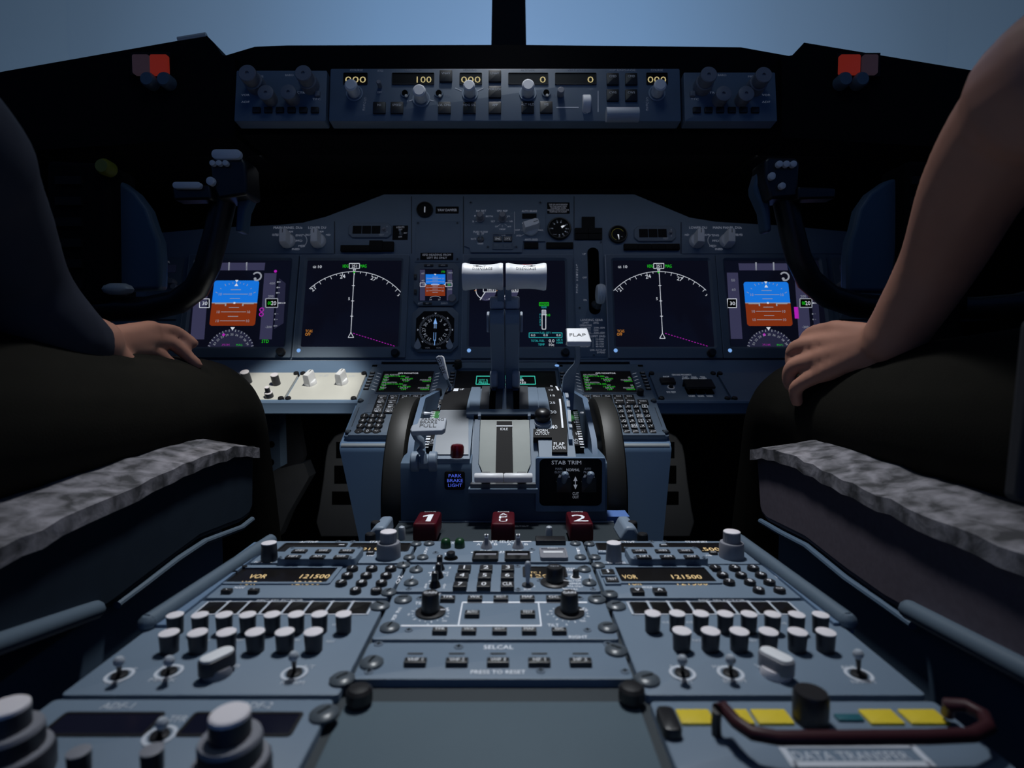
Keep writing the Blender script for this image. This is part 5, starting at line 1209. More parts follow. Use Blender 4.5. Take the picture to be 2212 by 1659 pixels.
# ---------------------------------------------------------------- shelf under the instrument panel, with sloping switch panels
def shelf(L):
    xs = (-.86, cu_(806, 868)[0]-.006) if L else (cu_(1387, 868)[0]+.006, .86)
    t = Thing('instrument_shelf', 'sloping blue-grey shelf under the %s half of the instrument panel' % ('left' if L else 'right'), 'shelf', CD, ((xs[0]+xs[1])/2, cu_(1100, 868)[1], -.03), 'instrument shelves')
    v1, v0 = cu_(1100, 803, -.004)[1], cu_(1100, 868)[1]
    b = MB()
    # cross-section: slope, rolled lip, vertical face; upper band up to the panel
    sec = [(v1+.0, -.004), (v0+.004, -.004), (v0+.004, .0015), (v0-.001, .0020), (v0-.0035, 0), (v0-.0045, -.004)]
    pts3 = [CD.pt(0, v, h) for v, h in sec]
    lipb = P(1100, 893, pts3[-1].y); pts3 += [Vector((0, pts3[-1].y, lipb.z)), Vector((0, pts3[-1].y+.02, lipb.z-.004)), Vector((0, 1.04, lipb.z+.02)), Vector((0, 1.04, P(1100,778,1.0).z)), Vector((0, 1.003, P(1100,778,1.003).z)), Vector((0, pts3[0].y+.004, P(1100,801,pts3[0].y).z))]
    n = len(pts3); b.loops([[(xs[0], p.y, p.z) for p in pts3][::-1], [(xs[1], p.y, p.z) for p in pts3][::-1]], 'console')
    # positions above are world coordinates: bring them into the shelf's own axes
    M = CD.matrix().inverted(); b.v = [M @ p for p in b.v]
    b.build('shelf_body', t)
    return t
shelf(True); shelf(False)
def smod(name, label, x0, x1, m, yt=806, yb_=865, group=None):
    """switch panel on the shelf, edges follow the slope: x at the far edge"""
    u0, u1 = cu_(x0, yt)[0], cu_(x1, yt)[0]; v1, v0 = cu_(1100, yt)[1], cu_(1100, yb_)[1]
    t = Thing(name, label, 'control panel', CD, ((u0+u1)/2, v0, -.004), group)
    b = MB(); c = .007
    # corners notched for the fasteners
    poly = [(u0+c,v0),(u1-c,v0),(u1-c*.4,v0+c),(u1,v0+c),(u1,v1-c),(u1-c,v1-c*.5),(u1-c,v1),(u0+c,v1),(u0+c,v1-c*.5),(u0,v1-c),(u0,v0+c),(u0+c*.4,v0+c)]
    b.prism(poly, -.004, .001, m)
    for (u, v) in ((u0+.0035,v0+.0035),(u1-.0035,v0+.0035),(u0+.0035,v1-.0035),(u1-.0035,v1-.0035)):
        pass
    return t, b, (u0, u1, v0, v1)
def smod_end(t, b, q):
    b.build('face_plate', t); u0, u1, v0, v1 = q
    for (u, v) in ((u0+.0035,v0+.0035),(u1-.0035,v0+.0035),(u0+.0035,v1-.0035),(u1-.0035,v1-.0035)):
        b = MB(); b.lathe(u, v, [(.0048,-.004),(.0048,.002),(.0040,.0038),(.0015,.0045)], 'black_plastic', 16); b.build('fastener', t)
t, b, q = smod('selector_switch_panel', 'bright cream switch panel with two white pointer knobs left of the keypad units', 652, 792, 'cream'); 
ptext(b, CD, 'N1 SET', 700, 811, 4, 'paint_grey', 20, .0013); ptext(b, CD, 'AUTO', 760, 812, 4, 'paint_grey', 14, .0013); smod_end(t, b, q)
for x in (671, 739): pointer_knob(t, x, 828 if x < 700 else 826, 13.5, -14, .021, .001, 'white_plastic', CD)
t, b, q = smod('lighting_control_panel', 'bright cream panel with round dimmer knobs beside the left pilot\'s knee', 498, 646, 'cream'); smod_end(t, b, q)
for (x, y, r, H, kind) in ((592,809,8,.020,0),(528,803,9,.022,0),(576,836,5,.020,1),(539,836,5,.020,1)):
    u, v = cu_(x, y, H); w, _ = psize(CD, x, y, r, r, H)
    if kind == 0: b = MB(); b.lathe(u, v, [(w*1.08,.001),(w*1.02,H*.95)], 'knob_dark', 28); b.lathe(u, v, [(w*1.02,H*.94),(w,H),], 'white_cap', 28); b.build('dimmer_knob', t)
    else:
        b = MB(); b.lathe(u, v, [(w*1.8,.001),(w*1.7,H*.45)], 'knob_dark', 28); b.lathe(u, v, [(w*1.7,H*.45),(w*1.5,H*.52)], 'white_cap', 28); o = b.build('dimmer_knob', t)
        b = MB(); b.lathe(u, v, [(w*1.1,H*.5),(w,H*.96)], 'knob_dark', 28); b.lathe(u, v, [(w,H*.95),(w*.9,H)], 'white_cap', 28); b.build('inner_knob', t, parent=o)
t, b, q = smod('ground_proximity_panel', 'grey GROUND PROXIMITY switch panel with a black three-switch guard right of the keypad units', 1402, 1543, 'panel')
for s, x, y, h, w in (('GROUND PROXIMITY',1472.5,809.5,3.5,42),('INOP',1439,813.5,3,13),('FLAP',1480,814.5,3.2,11),('GEAR',1499,814.5,3.2,12),('TERR',1518,814.5,3.2,11),('INHIBIT',1481.5,818,3.2,16),('INHIBIT',1500.5,818,3.2,16),('INHIBIT',1519,818,3.2,16),('SYS TEST',1450,847,4,20),('NORM',1494.5,855.5,3.6,13),('NORM',1514,855.5,3.6,13),('NORM',1533,855.5,3.6,13)): ptext(b, CD, s, x, y, h, 'paint_white', w, .0013)
smod_end(t, b, q)
c = prect(CD, 1427, 815, 1458, 826, .006); b = MB(); b.slab(*c, .001, .006, 'black_plastic', .0006, .0005); b.build('inop_lamp', t)
u, v = cu_(1449, 838); b = MB(); b.lathe(u, v, [(.0062,.001),(.0060,.0022)], 'paint_grey', 24); b.lathe(u, v, [(.0042,.002),(.0042,.0028)], 'hole', 20); b.lathe(u, v, [(.0036,.002),(.0034,.006)], 'black_plastic', 18); b.build('test_button', t)
q4 = [cu_(1476,821,.012), cu_(1536,821,.012), cu_(1542,838,.012), cu_(1480,838,.012)]
b = MB(); b.box((q4[0][0], q4[3][1], .010), (q4[1][0], q4[0][1], .014), 'black_plastic'); b.box((q4[0][0], q4[0][1]-.003, .001), (q4[1][0], q4[0][1], .012), 'black_plastic'); b.build('switch_guard', t)
for x in (1491, 1511, 1531):
    c = prect(CD, x-9, 838, x+9, 852, .001); b = MB(); b.slab(*c, .001, .002, 'hole', .0004); o = b.build('switch_well', t)
    u, v = cu_(x-4, 845); b = MB(); b.tube([(u,v,.001),(u,v+.001,.007),(u,v+.002,.010)], [.0014,.002,.0026], 'steel_dark', 10); b.build('toggle', t, parent=o)
t, b, q = smod('side_switch_panel', 'plain grey switch panel beside the right pilot\'s knee', 1549, 1700, 'panel'); smod_end(t, b, q)
# ================================================================ THROTTLE QUADRANT
# side profile of its cover: aft face, then a drum-like top; list of (Y, z)
QY, QYE = .62, None
z_bot = P(1100, 1137, QY).z; z_top = P(1100, 992, QY).z
prof_q = [(QY, z_bot), (QY, z_top-.004), (QY+.002, z_top)]
y_, z_, a_ = QY+.002, z_top, 37.0
N_ = 22; end = P(1100, 838, .80)
# arc from 37 degrees to 7 degrees slope reaching the measured crest
ch = math.hypot(end.y-y_, end.z-z_); Rq = ch/(2*math.sin(15*D2R)); mid = math.atan2(end.z-z_, end.y-y_)/D2R
for i in range(N_):
    a = (mid+15-30*(i+.5)/N_)*D2R; l = Rq*30*D2R/N_
    y_ += l*math.cos(a); z_ += l*math.sin(a); prof_q.append((y_, z_))
prof_q += [(y_+.03, z_-.002), (y_+.06, z_-.012)]
def qhit(px, py):
    """point of the cover seen at a pixel, and the slope angle there"""
    d = ray(px, py)
    for i in range(len(prof_q)-1):
        (y0, z0), (y1, z1) = prof_q[i], prof_q[i+1]
        f0 = z0-EYE.z-y0*d.z/d.y; f1 = z1-EYE.z-y1*d.z/d.y
        if f0 <= 0 <= f1 and f1 != f0:
            k = -f0/(f1-f0); Y = y0+(y1-y0)*k; return EYE+d*(Y/d.y), math.atan2(z1-z0, y1-y0)
    (y0, z0), (y1, z1) = prof_q[-3], prof_q[-2]; return P(px, py, prof_q[-4][0]), math.atan2(prof_q[-4][1]-prof_q[-5][1], prof_q[-4][0]-prof_q[-5][0])
def qframe(px, py):
    p, a = qhit(px, py); return Frame(p, (1,0,0), (0, math.cos(a), math.sin(a)))
def qpatch(b, x0t, x1t, x0b, x1b, yt, yb, m, h=.0006, n=14, thick=False):
    """strip that follows the cover: pixel edges at its top row yt and bottom row yb; x varies in true width between"""
    P0, P1 = qhit(x0t, yt)[0], qhit(x1t, yt)[0]; P2, P3 = qhit(x0b, yb)[0], qhit(x1b, yb)[0]
    vs, fs = [], []
    ya, yb2 = P2.y, P0.y
    ys = sorted([ya+(yb2-ya)*i/n for i in range(n+1)])
    for Y in ys:
        for i in range(len(prof_q)-1):
            (y0, z0), (y1, z1) = prof_q[i], prof_q[i+1]
            if y0 <= Y <= y1 and y1 > y0: z = z0+(z1-z0)*(Y-y0)/(y1-y0); a = math.atan2(z1-z0, y1-y0); break
        k = (Y-ya)/(yb2-ya) if yb2 != ya else 0
        vs += [(P2.x+(P0.x-P2.x)*k, Y-math.sin(a)*h, z+math.cos(a)*h), (P3.x+(P1.x-P3.x)*k, Y-math.sin(a)*h, z+math.cos(a)*h)]
    for i in range(n): fs.append((2*i, 2*i+1, 2*i+3, 2*i+2))
    if thick:
        m0 = len(vs); vs += [(v[0], v[1]+.004, v[2]-h-.004) for v in vs]
        for i in range(n): fs += [(2*i, 2*i+2, m0+2*i+2, m0+2*i), (2*i+1, m0+2*i+1, m0+2*i+3, 2*i+3)]
        fs += [(0, m0, m0+1, 1), (2*n, 2*n+1, m0+2*n+1, m0+2*n)]
    b.add(vs, fs, m)
def qtext(b, s, px, py, hpx, w=None, m='paint_white', h=.0012, rot=0):
    """lettering on the cover (world coordinates)"""
    fr = qframe(px, py); b2 = MB(); ww, hh = psize(fr, px, py, w or 10, hpx); b2.text(s, 0, 0, hh, h, 'paint_white', ww if w else None, rot); M = fr.matrix()
    b.add([tuple(M @ p) for p in b2.v], b2.f, m)
def qline(b, x0, y0, x1, y1, wpx, m='paint_white', h=.0012):
    if abs(x1-x0) >= abs(y1-y0): qpatch(b, x0, x1, x0, x1, y0-wpx/2, y0+wpx/2, m, h, 2)
    else: qpatch(b, x0-wpx/2, x0+wpx/2, x1-wpx/2, x1+wpx/2, y0, y1, m, h)

T_ = Thing('throttle_quadrant', 'blue-grey throttle quadrant with curved top, IDLE gate, STAB TRIM switches and PARK BRAKE LIGHT', 'throttle quadrant', WORLD, (0, .72, z_bot))
XL, XR = P(866, 1100, QY).x, P(1311, 1100, QY).x
TL_, TR_ = -.0820, .0800
def qbody(b, xa, xb, m, drop=0.0, sl=0, se=None):
    pr = prof_q[sl:se]
    ring = [(y, z-drop) for y, z in pr]+[(pr[-1][0], z_bot), (pr[0][0], z_bot)] if sl else [(y, z-drop) for y, z in pr]+[(pr[-1][0], z_bot)]
    b.loops([[(xa, y, z) for y, z in ring][::-1], [(xb, y, z) for y, z in ring][::-1]], m)
b = MB()
# wide lower housing: full width, its shelf top just above the aft face
h0 = z_top-.003
sec = [(QY, z_bot), (QY, h0-.008), (QY+.002, h0-.002), (QY+.008, h0), (QY+.020, h0+.003), (.90, h0+.003), (.90, z_bot)]
CX0, CX1 = P(1018, 1020, QY).x, P(1162, 1020, QY).x; zc_ = P(1090, 1052, QY).z
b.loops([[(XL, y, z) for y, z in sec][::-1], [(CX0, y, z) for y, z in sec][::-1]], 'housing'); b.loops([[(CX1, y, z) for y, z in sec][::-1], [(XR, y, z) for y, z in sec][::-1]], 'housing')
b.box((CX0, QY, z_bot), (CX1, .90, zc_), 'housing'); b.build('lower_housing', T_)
# left metal cheek and body of the drum
b = MB(); lx0, lx1 = P(944, 900, .70).x, TR_+.002
gx0, gx1 = P(1022, 950, .68).x, P(1160, 950, .68).x
qbody(b, TL_, gx0, 'panel', 0.0, 2); qbody(b, gx1, lx1, 'panel', 0.0, 2)
_ya, _yb = qhit(1090, 905)[0], P(1090, 1050, QY+.004)
_ring = [(_yb.y, _yb.z), (_ya.y, _ya.z)]+[p for p in prof_q if p[0] > _ya.y+.001]; _ring += [(_ring[-1][0], z_bot), (_yb.y, z_bot)]
_ring = [(y, z-.001) for y, z in _ring]
b.loops([[(gx0, y, z) for y, z in _ring][::-1], [(gx1, y, z) for y, z in _ring][::-1]], 'panel'); b.build('upper_cover', T_)
b = MB(); qpatch(b, 952, 1012, 938, 1012, 887, 983, 'steel', .0012, 16, True); b.build('metal_cheek', T_)
b = MB(); qpatch(b, 966, 1018, 950, 1007, 836, 886, 'plate_black', .0016, 12, True)
qpatch(b, 981, 991, 979, 989, 842, 848, 'paint_white', .0020, 2); qpatch(b, 983, 993, 983, 993, 836, 837.5, 'paint_white', .0020, 2); qtext(b, 'UP', 998, 844, 3.2, 9, h=.0022); b.build('speed_brake_scale', T_)
# slotted lever guide: pale and dark ribs that arch over the top
b = MB()
for (a, c, a2, c2, m, h) in ((1019,1038,1013,1036,'panel',.0030),(1042,1058,1036,1056,'steel_dark',.0044),(1072,1088,1070,1085,'steel_dark',.0044),(1087,1094,1085,1094,'lever_blue',.0050),(1094,1108,1093,1108,'steel_dark',.0044),(1122,1140,1122,1142,'steel_dark',.0044),(1140,1159,1142,1163,'panel',.0030),(1161,1177,1165,1186,'panel',.0022)):
    qpatch(b, a, c, a2, c2, 835, 893, m, h, 14, True)
for (a, c, a2, c2) in ((1059,1072,1056,1070),(1109,1122,1109,1122)): qpatch(b, a, c, a2, c2, 838, 892, 'hole', .0010, 12)
b.build('lever_guide', T_)
b = MB(); qpatch(b, 1008, 1160, 1008, 1162, 893, 903.5, 'panel', .0062, 3, True); qpatch(b, 1024, 1152, 1026, 1154, 903.5, 907, 'hole', .0040, 2, True)
for x in (1036, 1143): qpatch(b, x-3, x+3, x-3, x+3, 902, 910, 'lever_blue', .0078, 2, True)
b.build('gate_bar', T_)
# idle gate plate: pale frosted plate with the black centre band, set on a steep slope
ya, yb2 = qhit(1090, 908)[0], P(1090, 1046, QY+.002)
fr = Frame(yb2, (1,0,0), (0, ya.y-yb2.y, ya.z-yb2.z))
g = lambda x, y, h=0: fr.uv(x, y, h)
def gpoly(b, pts, h0, h1, m): 
    b2 = MB(); b2.prism([g(x, y, h1) for x, y in pts], h0, h1, m); M = fr.matrix(); b.add([tuple(M @ p) for p in b2.v], b2.f, m)
b = MB(); gpoly(b, [(1038,907),(1143,907),(1146,1002),(1137,1024),(1137,1042),(1044,1042),(1044,1024),(1035,1002)], .002, .0055, 'frost'); b.build('frosted_gate_plate', T_)
b = MB(); gpoly(b, [(1073,910),(1106,910),(1109,1045),(1070,1045)], .0055, .0066, 'plate_black'); gpoly(b, [(1072.5,919),(1107,919),(1107,921),(1072.5,921)], .0066, .0070, 'paint_white')
fr2 = fr; b2 = MB(); ww, hh = psize(fr, 1089, 926.5, 16, 5.5, .007); uu, vv = g(1089, 926.5, .007); b2.text('IDLE', uu, vv, hh, .0071, 'paint_white', ww); M = fr.matrix(); b.add([tuple(M @ p) for p in b2.v], b2.f, 'paint_white')
b.build('idle_band', T_)
b = MB(); gpoly(b, [(1026,906),(1037,906),(1033,1004),(1044,1030),(1044,1042),(1020,1042),(1020,990)], -.010, .0048, 'panel'); b.build('gate_frame', T_); b = MB(); gpoly(b, [(1144,906),(1154,906),(1164,990),(1164,1042),(1137,1042),(1137,1030),(1148,1004)], -.010, .0048, 'panel'); b.build('gate_frame', T_)
b = MB(); p0, p1 = P(1017, 1058, QY-.002), P(1157, 1046, QY-.002); b.box((p0.x, QY-.010, p0.z), (p1.x, QY+.002, p1.z+.002), 'steel_dark'); b.box((p0.x-.002, QY-.014, p0.z-.001), (p1.x+.002, QY+.002, p0.z+.0035), 'panel'); b.build('gate_sill', T_)
# horn cutout button
fr = qframe(1172, 912); b = MB(); b2 = MB(); b2.lathe(0, -.004, [(.0105,0),(.0100,.003)], 'lever', 28); b2.lathe(0, .001, [(.0066,.002),(.0078,.003),(.0098,.006),(.0102,.010),(.0092,.014),(.0066,.0165),(.003,.0175)], 'rubber', 28)
M = fr.matrix(); 
for f, mi in zip(b2.f, b2.m): pass
b.mats = b2.mats; b.m = b2.m; b.f = b2.f; b.v = [M @ p for p in b2.v]; b.build('horn_cutout_button', T_)
# black placards on the cover: flap scale and horn cutout note
b = MB(); qpatch(b, 1178, 1209, 1194, 1226, 836, 930, 'plate_black', .0030, 18, True); qpatch(b, 1192, 1225, 1192, 1225, 930, 981, 'plate_black', .0034, 14, True); qpatch(b, 1152, 1194, 1152, 1194, 930.5, 949, 'plate_black', .0030, 4, True)
for s, x, y, w, h in (('5',1191,840,6,2.6),('10',1190,848.5,9,3),('15',1193.5,860.5,10,3.8),('25',1193,876,12,5),('30',1195,896,13,7),('40',1197,928,13,8.5),('FLAP',1207.5,964.5,23,7.5),('DOWN',1207.5,972.5,26,7.5),('HORN',1171,935.7,23,6),('CUTOUT',1171.5,942.2,31,6)): qtext(b, s, x, y, h, w, h=.0042)
qpatch(b, 1199, 1203, 1204, 1208, 836, 849.5, 'paint_white', .0042, 4); qline(b, 1199, 849, 1207, 849, 2); qline(b, 1196, 840.5, 1201, 840.5, 1.5); qline(b, 1200, 861, 1202, 861, 2.4)
qpatch(b, 1207, 1211, 1213, 1217, 868, 930, 'paint_white', .0042, 10); qline(b, 1203, 876, 1209, 876, 2.5); qline(b, 1205, 896, 1211, 896, 3.2); qline(b, 1206, 928, 1217, 928, 4.5); b.build('flap_scale', T_)
# toothed flap detent rail along the right edge
b = MB(); qpatch(b, 1212, 1221, 1228, 1236, 835, 957, 'console', .0060, 16, True)
for (x0t, x1t, x0b, x1b, yt, yb3) in ((1213,1219,1214,1221,834,837.5),(1215,1222,1217,1223,838.5,843.5),(1218,1226,1219,1227,847,853),(1220,1227,1222,1228,861,870.5),(1223,1230,1224,1231,877.5,890.5),(1225,1232,1227,1233.5,898,922.5),(1228,1235,1229,1235.5,928.5,935)):
    qpatch(b, x0t, x1t, x0b, x1b, yt, yb3, 'lever', .0082, 3, True)
b.build('flap_detent_rail', T_)
# stabiliser trim scales beside the wheels
def side_patch(b, pts, Y0, Y1, m, dh=0.0):
    vs = []
    for x, y, Y in pts: p = P(x, y, Y-dh); vs.append(tuple(p))
    b.add(vs, [tuple(range(len(vs)))], m)
FS = Frame(P(1250, 962, .655), (1,0,0), (0, P(1250,880,.76).y-.655, P(1250,880,.76).z-P(1250,962,.655).z))
for L in (True, False):
    sc = MB(); X_ = (lambda x: x) if not L else (lambda x: 2*1089-x)
    if L: poly = [(936,885),(953,885),(948,963),(919,963)]; gr = [(939,888.5),(955,888.5),(952,905),(931,905)]
    else: poly = [(1233,885),(1248,885),(1262,962),(1230,962)]; gr = [(1233,888),(1248,888),(1253,904),(1232,911)]
    sc.prism([FS.uv(x, y) for x, y in poly], -.012, 0, 'plate_black'); sc.quad([FS.uv(x, y, .0004) for x, y in gr][::-1], .0004, 'plate_green')
    for i in range(16):
        y = 890+i*4.0+i*i*.07; big = i in (7, 12)
        x = (1242.5+(y-888)*.20) if not L else (936.5-(y-888)*.20)
        pline(sc, FS, x-4.5, y, x+4.5, y, 3.4 if big else 1.5, 'paint_white', .0008)
    if not L: 
        ptext(sc, FS, '5', 1241, 893, 3, 'paint_white', 4, .0008); ptext(sc, FS, '10', 1244, 912, 4, 'paint_white', 8, .0008); ptext(sc, FS, '15', 1248, 936.5, 5, 'paint_white', 8, .0008); ptext(sc, FS, 'APL', 1243, 950, 5, 'paint_grey', 14, .0008); ptext(sc, FS, 'NOSE UP', 1245, 956, 5, 'paint_grey', 30, .0008)
    else:
        ptext(sc, FS, '15', 935.5, 936.5, 5, 'paint_white', 8, .0008); ptext(sc, FS, 'APL', 937.5, 950, 5, 'paint_grey', 13, .0008); ptext(sc, FS, 'NOSE U', 935.5, 956, 5, 'paint_grey', 26, .0008); ptext(sc, FS, 'T.O', 950, 894, 3.5, 'paint_white', 6, .0008)
    M = FS.matrix(); sc.v = [M @ p for p in sc.v]; sc.build('trim_scale', T_)
    nb = MB(); q_ = [(1253,890),(1272,889),(1268,892)] if not L else [(914,889),(933,891),(916,893)]
    nb.prism([FS.uv(x, y, .003) for x, y in q_], .001, .003, 'paint_white'); nb.v = [M @ p for p in nb.v]; nb.build('trim_pointer', T_)
    gd = MB(); Xa, Xb = (P(900,900,.72).x, P(912,900,.72).x) if L else (P(1264,900,.72).x, P(1275,900,.72).x)
    gd.v = []; gd.loops([[(Xa, QY+.03, h0), (Xb, QY+.03, h0), (Xb, .90, h0), (Xa, .90, h0)], [(Xa, QY+.045, h0+.02), (Xb, QY+.045, h0+.02), (Xb, .90, h0+.02), (Xa, .90, h0+.02)], [(Xa, QY+.13, h0+.062), (Xb, QY+.13, h0+.062), (Xb, .90, h0+.062), (Xa, .90, h0+.062)]], 'console'); gd.build('wheel_guard', T_)
# red park brake lamp
p = P(988, 990, QY+.009); b = MB(); b.lathe(p.x, p.y, [(.0098,0),(.0098,.0015)], 'lever', 28, h0+.002); b.lathe(p.x, p.y, [(.0078,.001),(.0078,.004),(.0076,.0135),(.0064,.0160),(.003,.0168)], 'red_lamp', 28, h0+.002); b.build('park_brake_lamp', T_)
# placards on the aft face
FA = Frame((0, QY-.0004, 0), (1,0,0), (0,0,1))
def fa(b2, name, par=None): M = FA.matrix(); b2.v = [M @ p for p in b2.v]; return b2.build(name, T_, parent=par)
b = MB(); c = prect(FA, 960, 1018, 1004, 1058, .0012); b.slab(*c, -.001, .0012, 'plate_black', .003, .0004)
for i, s in enumerate(('PARK','BRAKE','LIGHT')): ptext(b, FA, s, 983, 1027.5+i*10.3, 7.4, 'e_parkblue', (28,34,30)[i], .0015)
fa(b, 'park_brake_placard')
b = MB(); c = prect(FA, 1157, 989, 1307, 1104, .004); b.ring(c, prect(FA, 1165, 990, 1300, 1093, .004), -.001, .006, .003, 'console', .006); fa(b, 'trim_switch_frame')
b = MB(); c = prect(FA, 1165, 989, 1301, 1095, .003); b.slab(*c, -.001, .0030, 'plate_black', .006, .0004)
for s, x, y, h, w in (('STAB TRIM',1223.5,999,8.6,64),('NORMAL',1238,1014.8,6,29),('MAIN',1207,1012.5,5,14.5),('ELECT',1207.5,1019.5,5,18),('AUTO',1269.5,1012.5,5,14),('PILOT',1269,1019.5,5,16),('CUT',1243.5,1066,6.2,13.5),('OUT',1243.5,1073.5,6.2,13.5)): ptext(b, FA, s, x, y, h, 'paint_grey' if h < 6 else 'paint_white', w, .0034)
pline(b, FA, 1243, 1036, 1243, 1050, 1.6, 'paint_white', .0034)
for y0, y1 in ((1039,1029), (1047,1057)): 
    a, c1, d1 = FA.uv(1238.5, y0, .0034), FA.uv(1247.5, y0, .0034), FA.uv(1243, y1, .0034); b.quad([a, c1, d1] if y1 < y0 else [c1, a, d1], .0035, 'paint_white')
fa(b, 'stabiliser_trim_plate')
for x in (1218, 1272):
    b = MB(); u, v = FA.uv(x, 1032, .004); b.add([(u-.0085,v-.005,.003),(u+.0085,v-.005,.003),(u+.0045,v+.004,.0045),(u-.0045,v+.004,.0045)], [(0,1,2,3)], 'steel_dark')
    b.line(u-.0075, v-.0048, u-.004, v+.0036, .0025, .0052, 'paint_grey'); b.line(u+.0075, v-.0048, u+.004, v+.0036, .0025, .0052, 'paint_grey'); o = fa(b, 'toggle_guard')
    b = MB(); b.tube([(u,v-.005,.003),(u,v,.010),(u,v+.005,.018)], [.0028,.0030,.0036], 'lever_blue', 14); b.ball((u,v+.0065,.0195), .0042, 'lever_blue', 14); fa(b, 'toggle', o)
    b = MB(); u, v = FA.uv(x, 1066, .004); b.slab(u, v+.010, .017, .017, .003, .0055, 'black_plastic', .001, .0006); fa(b, 'cutout_guard')

# ---------------------------------------------------------------- trim wheels
for L in (True, False):
    x0, x1 = (P(820,1080,.665).x, P(868,1080,.665).x) if L else (P(1311,1080,.665).x, P(1359,1080,.665).x)
    Rw = .132; yc = .665+Rw; zc = P(1100, 862, .76).z-Rw
    t = Thing('trim_wheel', 'large black stabiliser trim wheel at the %s side of the quadrant' % ('left' if L else 'right'), 'wheel', WORLD, ((x0+x1)/2, yc, zc-Rw), 'stabiliser trim wheels')
    b = MB(); w = abs(x1-x0); b.xf = Matrix.Translation(((x0+x1)/2, yc, zc)) @ Matrix.Rotation(90*D2R, 4, 'Y')
    pf = [(Rw*.62,-w*.3),(Rw*.86,-w*.36),(Rw*.90,-w*.5),(Rw*.965,-w*.5),(Rw*.990,-w*.42),(Rw,-w*.2),(Rw,w*.2),(Rw*.990,w*.42),(Rw*.965,w*.5),(Rw*.90,w*.5),(Rw*.86,w*.36),(Rw*.62,w*.3)]
    b.lathe(0, 0, pf, 'wheel', 72); b.build('rim', t)
    b = MB(); b.xf = Matrix.Translation(((x0+x1)/2, yc, zc)) @ Matrix.Rotation(90*D2R, 4, 'Y'); b.lathe(0, 0, [(Rw*.2,-w*.5),(Rw*.2,w*.5)], 'steel_dark', 24)
    if not L: pass
    b.build('hub', t)
b = MB(); p0, p1 = P(1311, 1136, QY+.004), P(1360, 1116, QY+.004); b.box((p0.x, QY+.004, p0.z-.01), (p1.x, QY+.03, p1.z), 'blue_trim'); b.build('wheel_well_cover', T_)

